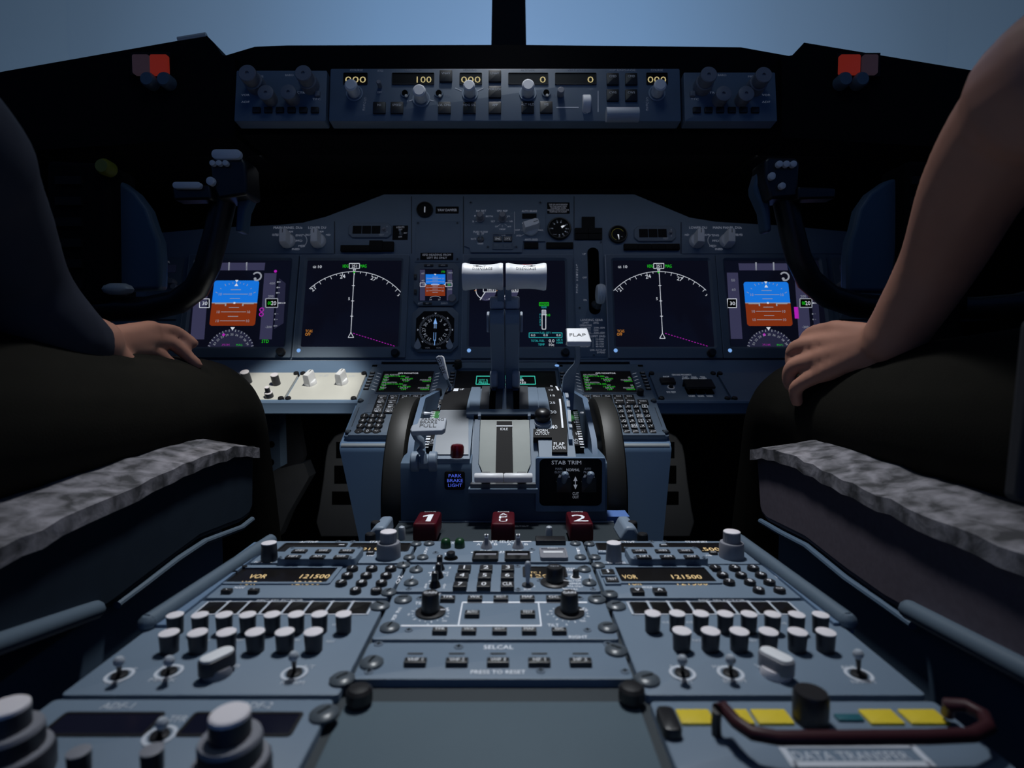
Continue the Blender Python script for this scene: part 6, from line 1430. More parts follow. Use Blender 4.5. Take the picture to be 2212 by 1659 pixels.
# ---------------------------------------------------------------- thrust levers
def lever(L):
    xc = P(1043.5 if L else 1136, 598, .705).x; sg = -1 if L else 1
    gx = P(1074 if L else 1107.5, 700, .74).x
    t = Thing('thrust_lever', '%s thrust lever with white A/T DISENGAGE barrel grip' % ('left' if L else 'right'), 'lever', WORLD, (gx, .80, z_top+.05), 'thrust levers')
    # barrel grip: waisted along its width
    w = P(1087, 598, .705).x-P(1000.5, 598, .705).x; zc = P(1043, 598, .705).z; yc = .705
    b = MB(); L_ = []
    n = 32
    for i in range(-9, 10):
        f = i/9; x = xc+f*w/2; r = .0148+.0030*abs(f)**2.0
        if abs(i) == 9: r *= .93
        L_.append([(x, yc+r*1.12*math.cos(2*math.pi*k/n), zc+r*math.sin(2*math.pi*k/n)) for k in range(n)])
    b.loops([l[::1] for l in L_][::-1], 'white_plastic'); 
    # lettering wraps the upper aft side of the barrel
    def wrap(s, z_ang, hgt, wid, dx=0):
        m = MB(); m.text(s, 0, 0, hgt, 0, 'paint_black', wid)
        out = []
        for p in m.v:
            r = .0150+.0030*abs((p.x+dx)/(w/2))**2; a = z_ang*D2R+p.y/r
            out.append((xc+dx+p.x, yc-(r+.0001)*1.12*math.cos(a), zc+(r+.0001)*math.sin(a)))
        b.add(out, m.f, 'paint_black')
    wrap('DISENGAGE', 33, .0040, .0245); wrap('A/T', 50, .0038, .0078)
    m = MB(); m.line(-.004, 0, .004, 0, .0012, 0, 'paint_black'); e = sg; m.quad([(-e*.0045-e*.002,0),(-e*.0015,.0020),(-e*.0015,-.0020)] if e < 0 else [(-.0065,0),(-.0015,-.0020),(-.0015,.0020)], 0, 'paint_black')
    dx = sg*.0095 if True else 0
    out = []
    for p in m.v:
        r = .0151; a = 52*D2R+p.y/r; out.append((xc+dx+p.x, yc-(r+.0003)*1.12*math.cos(a), zc+(r+.0003)*math.sin(a)))
    b.add(out, m.f, 'paint_black')
    b.build('barrel_grip', t)
    # neck, reverse lever pivot block and arm
    xa, xb = (P(1075,700,.72).x, P(1089.7,700,.72).x) if L else (P(1091.3,700,.72).x, P(1105,700,.72).x)
    xo = P(1058,700,.72).x if L else P(1122.5,700,.72).x
    b = MB()
    # lever neck just under the grip
    b.loops([[(xa, y, z), (xb, y, z), (xb, y+d, z), (xa, y+d, z)] for y, z, d in ((.722, P(0,662,.72).z, .012), (.700, P(0,622,.71).z, .016))][::1], 'console')
    o = b.build('neck', t)
    i0, i1 = min(xo, xa, xb), max(xo, xa, xb)
    def seg(pts, m, name, xl=i0, xr_=i1, par=None, bev=.0016):
        b = MB(); n = len(pts); b.loops([[(xl, y, z) for y, z in pts], [(xr_, y, z) for y, z in pts]], m); return b.build(name, t, parent=par, bevel=bev)
    z = lambda py, Y: P(1090, py, Y).z
    seg([(.716, z(668,.716)), (.716, z(644,.716)), (.722, z(640,.722)), (.738, z(640,.738)), (.742, z(668,.742))], 'lever', 'reverser_pivot', bev=.003)
    seg([(.708, z(700,.708)), (.708, z(678,.708)), (.712, z(671,.712)), (.722, z(668,.722)), (.750, z(668,.75)), (.760, z(700,.76)), (.772, z(760,.772)), (.800, z(812,.80)), (.800, z(845,.80)), (.775, z(845,.775)), (.768, z(806,.768)), (.742, z(756,.742)), (.722, z(728,.722))], 'lever_blue', 'arm')
    xc0, xc1 = (P(1058,805,.76).x, P(1075,805,.76).x) if L else (P(1106,805,.76).x, P(1123,805,.76).x)
    seg([(.757, z(836,.757)), (.757, z(806,.757)), (.762, z(800,.762)), (.775, z(800,.775)), (.785, z(842,.785))], 'lever', 'arm_shoe', xc0, xc1, None, .003)
    # outer side plate
    xp0, xp1 = (xo-.0042, xo-.0008) if L else (xo+.0008, xo+.0042)
    seg([(.722, z(718,.722)), (.722, z(680,.722)), (.728, z(673,.728)), (.752, z(673,.752)), (.756, z(718,.756))], 'lever', 'side_plate', xp0, xp1)
lever(True); lever(False)
# start levers: short bars at the foot of the gate
for L in (True, False):
    xa, xb = (1025, 1087.5) if L else (1089, 1150)
    Y = QY-.018; p0, p1 = P(xa, 1032, Y), P(xb, 1032, Y); r = .0052
    t = Thing('engine_start_lever', '%s of the two short white bar levers at the foot of the IDLE gate' % ('left' if L else 'right'), 'lever', WORLD, ((p0.x+p1.x)/2, Y, p0.z-.012), 'engine start levers')
    b = MB(); b.tube([(p0.x,Y,p0.z),(p0.x+.0012,Y,p0.z),(p1.x-.0012,Y,p0.z),(p1.x,Y,p0.z)], [r*.85,r,r,r*.85], 'white_plastic', 24); b.build('bar_grip', t)
    b = MB(); xm = (p0.x+p1.x)/2+(-.004 if L else .004); b.box((xm-.005, Y, p0.z-.004), (xm+.005, QY+.004, p0.z+.002), 'steel_dark'); b.build('stem', t)

# ---------------------------------------------------------------- speed brake, flap and parking brake levers
z = lambda py, Y: P(1090, py, Y).z
t = Thing('speed_brake_lever', 'slim grey SPD BRK lever standing left of the lower display', 'lever', WORLD, tuple(P(975, 845, .79)))
Y = .755; q = [P(x, y, Y) for x, y in ((941,772),(946,768.5),(955,768.5),(958,772),(968,817),(966,821),(963,820),(960,817))]
b = MB(); b.loops([[(p.x, Y+.010, p.z) for p in q], [(p.x, Y, p.z) for p in q]], 'white_plastic')
FSB = Frame((0, Y-.0006, 0), (1,0,0), (0,0,1)); m = MB(); a = P(949, 780, Y); c = P(957, 800, Y); m.text('SPD BRK', 0, 0, .0072, 0, 'paint_black', .0245); ang = -68*D2R; mx, mz = P(952.5,791,Y).x, P(952.5,791,Y).z
b.add([(mx+p.x*math.cos(ang)-p.y*math.sin(ang), Y-.0002, mz+p.x*math.sin(ang)+p.y*math.cos(ang)) for p in m.v], m.f, 'paint_black') if False else None; o = b.build('handle', t, bevel=.0008)
b = MB(); b.add([(mx+p.x*math.cos(ang)-p.y*math.sin(ang), Y-.0002, mz+p.x*math.sin(ang)+p.y*math.cos(ang)) for p in m.v], m.f, 'paint_black'); b.build('lettering', t, parent=o)
b = MB(); pts = [P(964,818,Y+.004), P(969,829,.765), P(974,835,.775), P(966,858,.77), P(957,886,.745)]
b.tube(pts, [.0022,.0022,.0026,.0030,.0030], 'lever_blue', 10); b.build('arm', t)
t = Thing('flap_lever', 'white FLAP lever with cranked blue-grey stem right of the thrust levers', 'lever', WORLD, tuple(P(1225, 880, .74)))
Y = .70; q = [P(x, y, Y) for x, y in ((1226,708),(1271,708),(1277,738),(1224,738))]
b = MB(); zt, zb = q[0].z, q[3].z
b.loops([[(q[3].x+.001, Y-.004, zb-.006), (q[2].x-.001, Y-.004, zb-.006), (q[2].x-.001, Y+.026, zb-.004), (q[3].x+.001, Y+.026, zb-.004)], [(q[3].x, Y-.005, zb), (q[2].x, Y-.005, zb), (q[2].x-.002, Y+.026, zb+.001), (q[3].x+.002, Y+.026, zb+.001)], [(q[0].x, Y+.012, zt), (q[1].x, Y+.012, zt), (q[1].x, Y+.026, zt), (q[0].x, Y+.026, zt)]], 'white_plastic')
m = MB(); m.text('FLAP', 0, 0, .0056, 0, 'paint_black', .0205); n_ = Vector((0, Y+.012-(Y-.005), zt-zb)).normalized(); pc = Vector(((q[0].x+q[1].x)/2, Y+.0035, (zt+zb)/2)); nn = Vector((0, -n_.z, n_.y))
o = b.build('handle', t, bevel=.0012)
b = MB(); b.add([tuple(pc+Vector((1,0,0))*p.x+n_*p.y+nn*.00025) for p in m.v], m.f, 'paint_black'); b.build('lettering', t, parent=o)
b = MB()
pp = [P(1248,742,.706), P(1250,770,.715), P(1247,785,.722), P(1237,800,.735), P(1230,815,.745), P(1227,850,.755), P(1226,888,.750)]
wd = [.0030,.0032,.0036,.0060,.0080,.0085,.0078]
L_ = [[(p.x-w_, p.y, p.z), (p.x+w_, p.y, p.z), (p.x+w_, p.y+.010, p.z), (p.x-w_, p.y+.010, p.z)] for p, w_ in zip(pp, wd)]
b.loops(L_[::-1], 'lever_blue'); b.build('stem', t, bevel=.001)

t = Thing('parking_brake_lever', 'grey PARKING BRAKE PULL handle on a cranked stem at the left of the quadrant', 'lever', WORLD, tuple(P(916, 1008, QY+.01)))
Y = .60; q = [P(x, y, Y) for x, y in ((906,902),(965,902),(964,923),(958,927),(893,929),(890,924),(892,916),(903,913))]
n_ = Vector((0, -.5, .86)).normalized()
b = MB(); zc = q[0].z
def tl(p): return Vector((p.x, Y+(p.z-zc)*1.0, p.z))
qq = [tl(p) for p in q]; b.loops([[tuple(p-n_*.006) for p in qq][::-1], [tuple(p) for p in qq][::-1]][::-1], 'lever')
FP = Frame(qq[0], (1,0,0), (0, 1.0, 1.0)); m = MB(); 
for s, x, y, h, w in (('PARKING',935,905.5,6,48),('BRAKE',926,911.5,6,37),('PULL',924.5,919,7.5,36)): ptext(m, FP, s, x, y, h, 'paint_black', w, .0002)
M = FP.matrix(); o = b.build('handle', t, bevel=.0012); b = MB(); b.add([tuple(M @ p) for p in m.v], m.f, 'paint_black'); b.build('lettering', t, parent=o)
b = MB(); pts = [P(896,926,Y+.004), P(893,932,Y+.004), P(900,944,Y+.008), P(910,952,Y+.012), P(913,964,Y+.014), P(905,972,Y+.014), P(914,980,Y+.016), P(916,1000,Y+.016)]
b.tube([(p.x,p.y,p.z) for p in pts], [.0050,.0058,.0062,.0062,.0055,.0050,.0062,.0070], 'lever_blue', 12, flat=(1,.6)); b.build('stem', t)
b = MB(); p = P(917, 997, QY+.004); b.xf = Matrix.Translation(p) @ Matrix.Rotation(90*D2R, 4, 'Y'); b.lathe(0, 0, [(.010,-.0150),(.0115,-.0135),(.0115,-.0060),(.0085,-.0050),(.0085,.0050),(.0115,.0060),(.0115,.0135),(.010,.0150)], 'lever_blue', 28); b.build('pivot', t)

# ---------------------------------------------------------------- fire switch panel between quadrant and radio deck
FZ = DECK-.020
FPn = Frame((0, 0, FZ), (1,0,0), (0,1,0))
t = Thing('overheat_detection_unit', 'low dark panel strip behind the three red fire handles', 'control panel', FPn, (0, V_FRONT+.004, -.03))
b = MB(); xa, xb = -.118, .124
b.box((xa, V_FRONT+.001, -.03), (xb, QY-.002, 0), 'dark_strip'); b.box((xa, QY-.0035, 0), (xb, QY-.002, .0012), 'bezel_edge'); ptext(b, FPn, 'CUTOUT', 1127, 1136.5, 3, 'paint_grey', 30, .0006); b.build('face_plate', t)  # pale strip at the back paints a highlight along the edge
for s, x, xt, lab in (('1',916.5,924,'red fire handle with a white 1, left of the APU handle'),('APU',1086.5,1086.5,'red fire handle marked APU in the middle of the three'),('2',1257,1248,'red fire handle with a white 2, right of the APU handle')):
    Ya = .538; p = P(x, 1131, Ya); w = .0236; ztop = p.z; xx = p.x
    t = Thing('fire_switch', lab, 'handle', WORLD, (xx, Ya+.02, FZ), 'engine fire handles')
    b = MB(); b.slab(xx, Ya+.022, w, .044, FZ+.006, ztop, 'red_plastic', .0032, .0026)
    kz = ztop+.0002
    if s == 'APU':
        for i, c in enumerate('APU'): b.text(c, xx, Ya+.0315-i*.0105, .0085, kz, 'paint_white', .0085)
    else:
        if s == '2': b.text(s, xx, Ya+.019, .0240, kz, 'paint_white', .0150)
        else: b.add([(xx+a, Ya+.019+c, kz) for a, c in ((.0000,-.0120),(.0050,-.0120),(.0050,.0120),(.0012,.0120),(-.0050,.0065),(-.0050,.0030),(.0000,.0060))], [(0,1,2,3,6),(3,4,5,6)], 'paint_white')
    b.text('ROTATE', xx, Ya+.0405, .0028, kz, 'paint_white', .012); b.build('grip', t)
    b = MB(); b.box((xx-.008, Ya+.010, FZ), (xx+.008, Ya+.034, FZ+.007), 'black_plastic'); b.build('shaft', t)
for L in (True, False):
    f = (lambda x: x) if L else (lambda x: 2178-x)
    for nm, x, y, lab in (('fastener_knob', 868, 1140, 'taller'), ):
        p = P(f(x), 1152, .56); t = Thing('cover_fastener', 'grey round-topped fastener %s' % ('beside the red handle marked 1' if L else 'between the APU and 2 fire handles'), 'fastener', WORLD, (P(868 if L else 1186, 1150, .56).x, .56, FZ), 'round-topped fasteners')
        xx = P(868 if L else 1186, 1150, .56).x; b = MB(); zt = P(1090, 1136, .56).z; b.lathe(xx, .56, [(.0036,FZ),(.0036,zt-.004),(.0030,zt-.0012),(.0012,zt)], 'lever', 20); o = b.build('stud', t)
    # bracket with two black knobs at the corner
    bx = [P(x, y, .53) for x, y in ((790,1163),(812,1133),(835,1133),(838,1163))] if L else [P(x, y, .53) for x, y in ((1382,1163),(1370,1133),(1348,1133),(1334,1163))]
    t = Thing('corner_bracket', 'small blue-grey bracket with two black knobs at the %s front corner of the radio console' % ('left' if L else 'right'), 'bracket', WORLD, (bx[0].x, .535, DECK), 'corner brackets')
    b = MB(); b.loops([[(p.x, .522, p.z) for p in bx], [(p.x, .560, p.z) for p in bx]] if L else [[(p.x, .560, p.z) for p in bx], [(p.x, .522, p.z) for p in bx]], 'lever_blue'); b.build('block', t, bevel=.003)
    for (x, y, Y) in ((800,1158,.515),(812,1132,.54)) if L else ((1388,1158,.515),(1366,1132,.54)):
        p = P(x, y, Y); b = MB(); b.lathe(p.x, p.y, [(.0048,p.z-.006),(.0050,p.z-.002),(.0048,p.z+.0018),(.0040,p.z+.0028)], 'black_plastic', 22); b.build('knob', t)
# ================================================================ GLARESHIELD, SHELL, SEATS, CONTROL WHEELS
XF = Frame((0, 0, 0), (1,0,0), (0,0,1))          # upright frame: u = x, v = z, n points aft
def upr(b, pts, Ya, Yf, m):
    """outline given in pixels at distance Ya, carried forward to Yf"""
    q = [P(x, y, Ya) for x, y in pts]
    a = sum(q[i].x*q[(i+1)%len(q)].z-q[(i+1)%len(q)].x*q[i].z for i in range(len(q)))
    if a < 0: q = q[::-1]
    return b.loops([[(p.x, Yf, p.z) for p in q], [(p.x, Ya, p.z) for p in q]], m)
t = Thing('glareshield', 'wide black glareshield hood across the cockpit below the windshield', 'glareshield', WORLD, (0, 1.1, P(1100,290,.885).z))
b = MB(); upr(b, [(440,125),(490,119),(550,101),(620,98),(1060,97),(1135,97),(1600,102),(1700,120),(1760,128),(1760,290),(440,290)], .885, 1.36, 'soft_black'); b.build('hood', t)
for L in (True, False):
    pts = [(-160,185),(20,152),(447,77),(462,92),(480,119),(508,124),(508,296),(-160,340)] if L else [(2380,226),(2100,152),(1737,92),(1727,104),(1712,119),(1688,124),(1688,296),(2380,340)]
    b = MB(); upr(b, pts, .874, 1.30, 'soft_black'); b.build('side_hood', t)
b = MB(); a, c = P(385, 86, .876), P(446, 76, .876); b.tube([(a.x,.876,a.z),(c.x,.876,c.z)], .004, 'cream', 8); b.build('edge_highlight', t)  # pale tube imitates light catching the rim of the hood
for L in (True, False):
    t = Thing('master_warning_unit', 'red fire warning light with amber caution light on the %s side of the glareshield' % ('left' if L else 'right'), 'warning light', WORLD, tuple(P(325 if L else 1855, 162, .87)), 'master warning lights')
    b = MB(); upr(b, [(282,112),(368,112),(368,162),(282,162)] if L else [(1808,114),(1902,114),(1902,165),(1808,165)], .866, .875, 'plate_black'); b.build('housing', t)
    for (x0, x1, m, nm) in (((287,322,'e_violet','amber_lens'),(325,362,'e_red','red_lens')) if L else ((1863,1897,'e_violet','amber_lens'),(1813,1859,'e_red','red_lens'))):
        p = P(x0, 160, .862); q = P(x1, 118, .862); b = MB(); b.xf = XF.matrix(); b.slab((p.x+q.x)/2, (p.z+q.z)/2, q.x-p.x, q.z-p.z, -.868, -.8605, m, .003, .001); b.build(nm, t)
    for x in ((322, 358) if L else (1822, 1858)):
        p = P(x, 174, .864); b = MB(); b.xf = Matrix.Translation(p) @ Matrix.Rotation(90*D2R, 4, 'X'); b.lathe(0, 0, [(.011,-.014),(.011,.004),(.009,.007)], 'frame_metal', 20); b.build('button', t)
# windshield
def struct(o, kind='structure'): o['kind'] = kind; return o
b = MB(); upr(b, [(1061,110),(1137,110),(1134,-60),(1064,-60)], 1.33, 1.40, 'shell'); struct(b.build('trim_1', None))
def pane(n, x0, x1):
    m = MATS.get('glass')
    if not m:
        m = bpy.data.materials.new('glass'); m.use_nodes = True; nt = m.node_tree; nt.nodes.clear()
        out = nt.nodes.new('ShaderNodeOutputMaterial'); mx = nt.nodes.new('ShaderNodeMixShader'); tr = nt.nodes.new('ShaderNodeBsdfTransparent'); gl = nt.nodes.new('ShaderNodeBsdfGlossy'); fr_ = nt.nodes.new('ShaderNodeFresnel')
        gl.inputs['Roughness'].default_value = .02; tr.inputs['Color'].default_value = (1,1,1,1); ml = nt.nodes.new('ShaderNodeMath'); ml.operation = 'MULTIPLY'; ml.inputs[1].default_value = .03
        nt.links.new(fr_.outputs[0], ml.inputs[0]); nt.links.new(ml.outputs[0], mx.inputs[0]); nt.links.new(tr.outputs[0], mx.inputs[1]); nt.links.new(gl.outputs[0], mx.inputs[2]); nt.links.new(mx.outputs[0], out.inputs[0]); MATS['glass'] = m
    b = MB(); z0 = P(1100,130,1.35).z; b.box((x0, 1.352, z0), (x1, 1.360, 1.95), 'glass'); struct(b.build('window_%d' % n, None))
pane(1, -1.045, P(1064,50,1.35).x); pane(2, P(1135,50,1.35).x, 1.045)
b = MB(); b.box((-1.06, -.75, -.03), (1.06, 1.75, 0), 'floor_mat'); struct(b.build('floor', None))
for n, x0, x1 in (('wall_left', -1.06, -1.02), ('wall_right', 1.02, 1.06)):
    b = MB(); b.box((x0, -.75, 0), (x1, 1.75, .98), 'shell'); struct(b.build(n, None))
for n, x0, x1 in (('window_3', -1.045, -1.04), ('window_4', 1.04, 1.045)):
    b = MB(); b.box((x0, -.75, .98), (x1, 1.36, 1.93), 'glass'); struct(b.build(n, None))
b = MB(); b.box((-1.06, 1.70, 0), (1.06, 1.75, P(1100,150,1.36).z), 'shell'); b.box((-1.02, 1.17, .62), (1.02, 1.19, P(1100,288,.885).z-.002), 'soft_black'); struct(b.build('wall_front', None))
b = MB(); b.box((-1.06, -.75, 1.92), (1.06, 1.36, 1.96), 'shell'); struct(b.build('ceiling', None))

# ---------------------------------------------------------------- footwells
for L in (True, False):
    f = (lambda x: x) if L else (lambda x: 2183-x)
    t = Thing('rudder_pedal', 'dark rudder pedal plate with square recesses in the %s footwell' % ('left' if L else 'right'), 'pedal', WORLD, tuple(P(f(745), 1165, 1.12)), 'rudder pedals')
    pts = [(f(x), y) for x, y in ((790,930),(745,932),(722,942),(708,962),(703,985),(697,1040),(688,1100),(682,1128),(692,1160),(800,1160))]
    b = MB(); upr(b, pts, 1.12, 1.15, 'pedal')
    b.build('plate', t, bevel=.003)
    pa = P(f(760), 1150, 1.13); b = MB(); b.tube([(pa.x, 1.15, pa.z+.02), (pa.x, 1.16, .001)], .016, 'shell', 12); b.build('pedal_arm', t)
    for (y0, y1, xa, xb) in ((955,990,726,775),(1006,1045,722,775),(1062,1090,717,778)):
        b = MB(); upr(b, [(f(xa),y0),(f(xb),y0),(f(xb),y1),(f(xa),y1)], 1.1185, 1.122, 'hole'); b.build('recess', t)
b = MB(); upr(b, [(560,1012),(600,1012),(656,1000),(668,1030),(622,1110),(600,1162),(590,1162)], 1.16, 1.20, 'floor_mat'); tag(b.build('kick_plate', None), 'dull grey kick plate below the left instrument shelf', 'panel')
t = Thing('support_bracket', 'dark blue upright bracket with two round holes below the left instrument shelf', 'bracket', WORLD, tuple(P(590, 1015, 1.0)))
b = MB(); upr(b, [(555,893),(603,893),(603,915),(606,1008),(590,1018),(563,1018)], 1.0, 1.03, 'housing'); upr(b, [(600,893),(640,895),(655,985),(650,1000),(606,1012),(606,920)], 1.03, 1.05, 'shell'); b.build('web', t)
for (x, y, r) in ((586,960,7),(584,999,8)):
    p = P(x, y, .999); b = MB(); b.xf = Matrix.Translation(p) @ Matrix.Rotation(90*D2R, 4, 'X'); b.lathe(0, 0, [(r/1200,-.002),(r/1200,.0005)], 'hole', 20); b.build('hole', t)

# ---------------------------------------------------------------- seats
def seat(L):
    X0 = -.295 if L else .289; sg = -1 if L else 1
    def pl(px, py):
        Y = (X0-EYE.x)*1200/(px-CX); return P(px, py, Y)
    if L: up = [(553,966),(500,968),(430,990),(360,1018),(300,1045),(200,1090),(100,1135),(0,1180)]; lo = [(549,1095),(540,1115),(520,1130),(430,1166),(330,1240),(240,1308),(100,1400),(0,1470)]
    else: up = [(1628,972),(1665,972),(1722,988),(1790,1022),(1850,1048),(1960,1095),(2080,1145),(2212,1200)]; lo = [(1638,1095),(1643,1112),(1655,1127),(1740,1170),(1830,1240),(1915,1300),(2030,1365),(2212,1480)]
    m = 'seat_blue' if L else 'seat_mauve'
    t = Thing('pilot_seat', ('left pilot seat with dark blue cushion under a grey sheepskin' if L else 'right pilot seat with grey-mauve cushion under a grey sheepskin'), 'seat', WORLD, (sg*.53, .35, 0.0), 'pilot seats')
    U = [pl(*p) for p in up]; Lw = [pl(*p) for p in lo]
    back = [Vector((X0, -.05, U[-1].z+.0)), Vector((X0, -.05, U[-1].z-.09))]
    prof = [(p.y, p.z) for p in U]+[(back[0].y, back[0].z), (back[1].y, back[1].z)]+[(p.y, p.z) for p in Lw[::-1]]
    W = .48
    def ext(b, prof, xa, xb, m, r=0.0):
        a, c = min(xa, xb), max(xa, xb); ar = sum(prof[i][0]*prof[(i+1)%len(prof)][1]-prof[(i+1)%len(prof)][0]*prof[i][1] for i in range(len(prof)))
        pr = prof if ar > 0 else prof[::-1]
        b.loops([[(a, y, z) for y, z in pr], [(c, y, z) for y, z in pr]], m)
    b = MB(); ext(b, prof, X0+sg*.004, X0+sg*W, m); b.build('cushion', t, bevel=.006)
    # dark piping band under the pelt
    b = MB(); b.tube([(p.x+sg*.004, p.y-.002*0, p.z-.004) for p in U]+[(X0+sg*.004, 0, U[-1].z-.004)], .0055, 'shell', 10); b.build('piping', t)
    # sheepskin: wavy thick pelt
    n, k = 46, 14; vs, fs = [], []
    path = [(p.y, p.z) for p in U]+[(.15, U[-1].z+.0), (-.05, U[-1].z)]
    cum = [0]
    for i in range(1, len(path)): cum.append(cum[-1]+math.hypot(path[i][0]-path[i-1][0], path[i][1]-path[i-1][1]))
    rnd = random.Random(3 if L else 5)
    for i in range(n+1):
        s = cum[-1]*i/n
        for j in range(len(cum)-1):
            if cum[j] <= s <= cum[j+1]+1e-9: q = (s-cum[j])/(cum[j+1]-cum[j] or 1); break
        y = path[j][0]+(path[j+1][0]-path[j][0])*q; z = path[j][1]+(path[j+1][1]-path[j][1])*q
        for c in range(k+1):
            f = c/k; x = X0+sg*(W*f) ; e = min(f, 1-f)*k; hgt = .014*min(1, e*.55)+.002
            if i < 3: hgt *= i/3
            vs.append((x-sg*.002*(1 if c == 0 else 0), y, z+hgt+rnd.uniform(-.0014, .0014)))
        for c in range(k+1): pass
    nv = k+1
    for i in range(n):
        for c in range(k): a = i*nv+c; f4 = (a, a+1, a+nv+1, a+nv); fs.append(f4 if (not L) is False else f4[::-1])
    base = len(vs)
    vs += [(v[0], v[1], v[2]-.012) for v in vs[:base]]
    for i in range(n):
        for c in (0, k): a = i*nv+c; fs.append((a, a+nv, base+a+nv, base+a))
    for c in range(k): fs.append((c, c+1, base+c+1, base+c))
    b = MB(); b.add(vs, fs, 'sheepskin'); b.build('sheepskin_cover', t, smooth=60)
    # lower frame, base and side bar
    b = MB(); b.box((X0+sg*.02, -.02, .04), (X0+sg*.44, .56, Lw[3].z-.02), 'shell'); b.box((X0+sg*.012, .06, Lw[5].z-.16), (X0+sg*.03, .60, Lw[3].z-.006), 'housing'); b.box((X0+sg*.06, .05, .001), (X0+sg*.40, .45, .04), 'shell'); b.build('seat_base', t, bevel=.004)
    tr = [(543,1118),(520,1136),(440,1166),(380,1205),(310,1258),(250,1302)] if L else [(1645,1122),(1690,1148),(1745,1176),(1830,1245),(1915,1303),(1975,1345)]
    b = MB(); b.tube([tuple(pl(*p)+Vector((-sg*.001,0,-.002))) for p in tr], .0032, 'frame_metal' if L else 'housing', 10); b.build('edge_trim', t)
    p0, p1 = (P(205, 1318, .40), P(-140, 1440, .283)) if L else (P(1965, 1318, .380), P(2330, 1510, .268))
    b = MB(); b.tube([tuple(p0), tuple(p0*.5+p1*.5), tuple(p1)], .0068, 'frame_metal', 14); b.ball(tuple(p0), .0068, 'frame_metal'); b.build('recline_bar', t)
    if not L:
        b = MB(); upr(b, [(2240,690),(2340,690),(2340,1110),(2200,1085)], .27, .28, 'guard_grey'); b.build('upright_guard', t, bevel=.003)
    # seat back behind the pilot
    b = MB(); b.box((X0+sg*.02, -.36, U[-1].z-.02), (X0+sg*.46, -.24, U[-1].z+.62), 'seat_mauve' if not L else 'seat_blue'); b.build('seat_back', t, bevel=.03)
    for sx in (.03, .44):
        b = MB(); xx = X0+sg*sx; b.loops([[(xx-.012,-.24,U[-1].z-.04),(xx+.012,-.24,U[-1].z-.04),(xx+.012,-.20,U[-1].z-.04),(xx-.012,-.20,U[-1].z-.04)],[(xx-.012,-.26,U[-1].z+.5),(xx+.012,-.26,U[-1].z+.5),(xx+.012,-.22,U[-1].z+.5),(xx-.012,-.22,U[-1].z+.5)]], 'seat_mauve'); b.build('back_frame', t)
seat(True); seat(False)

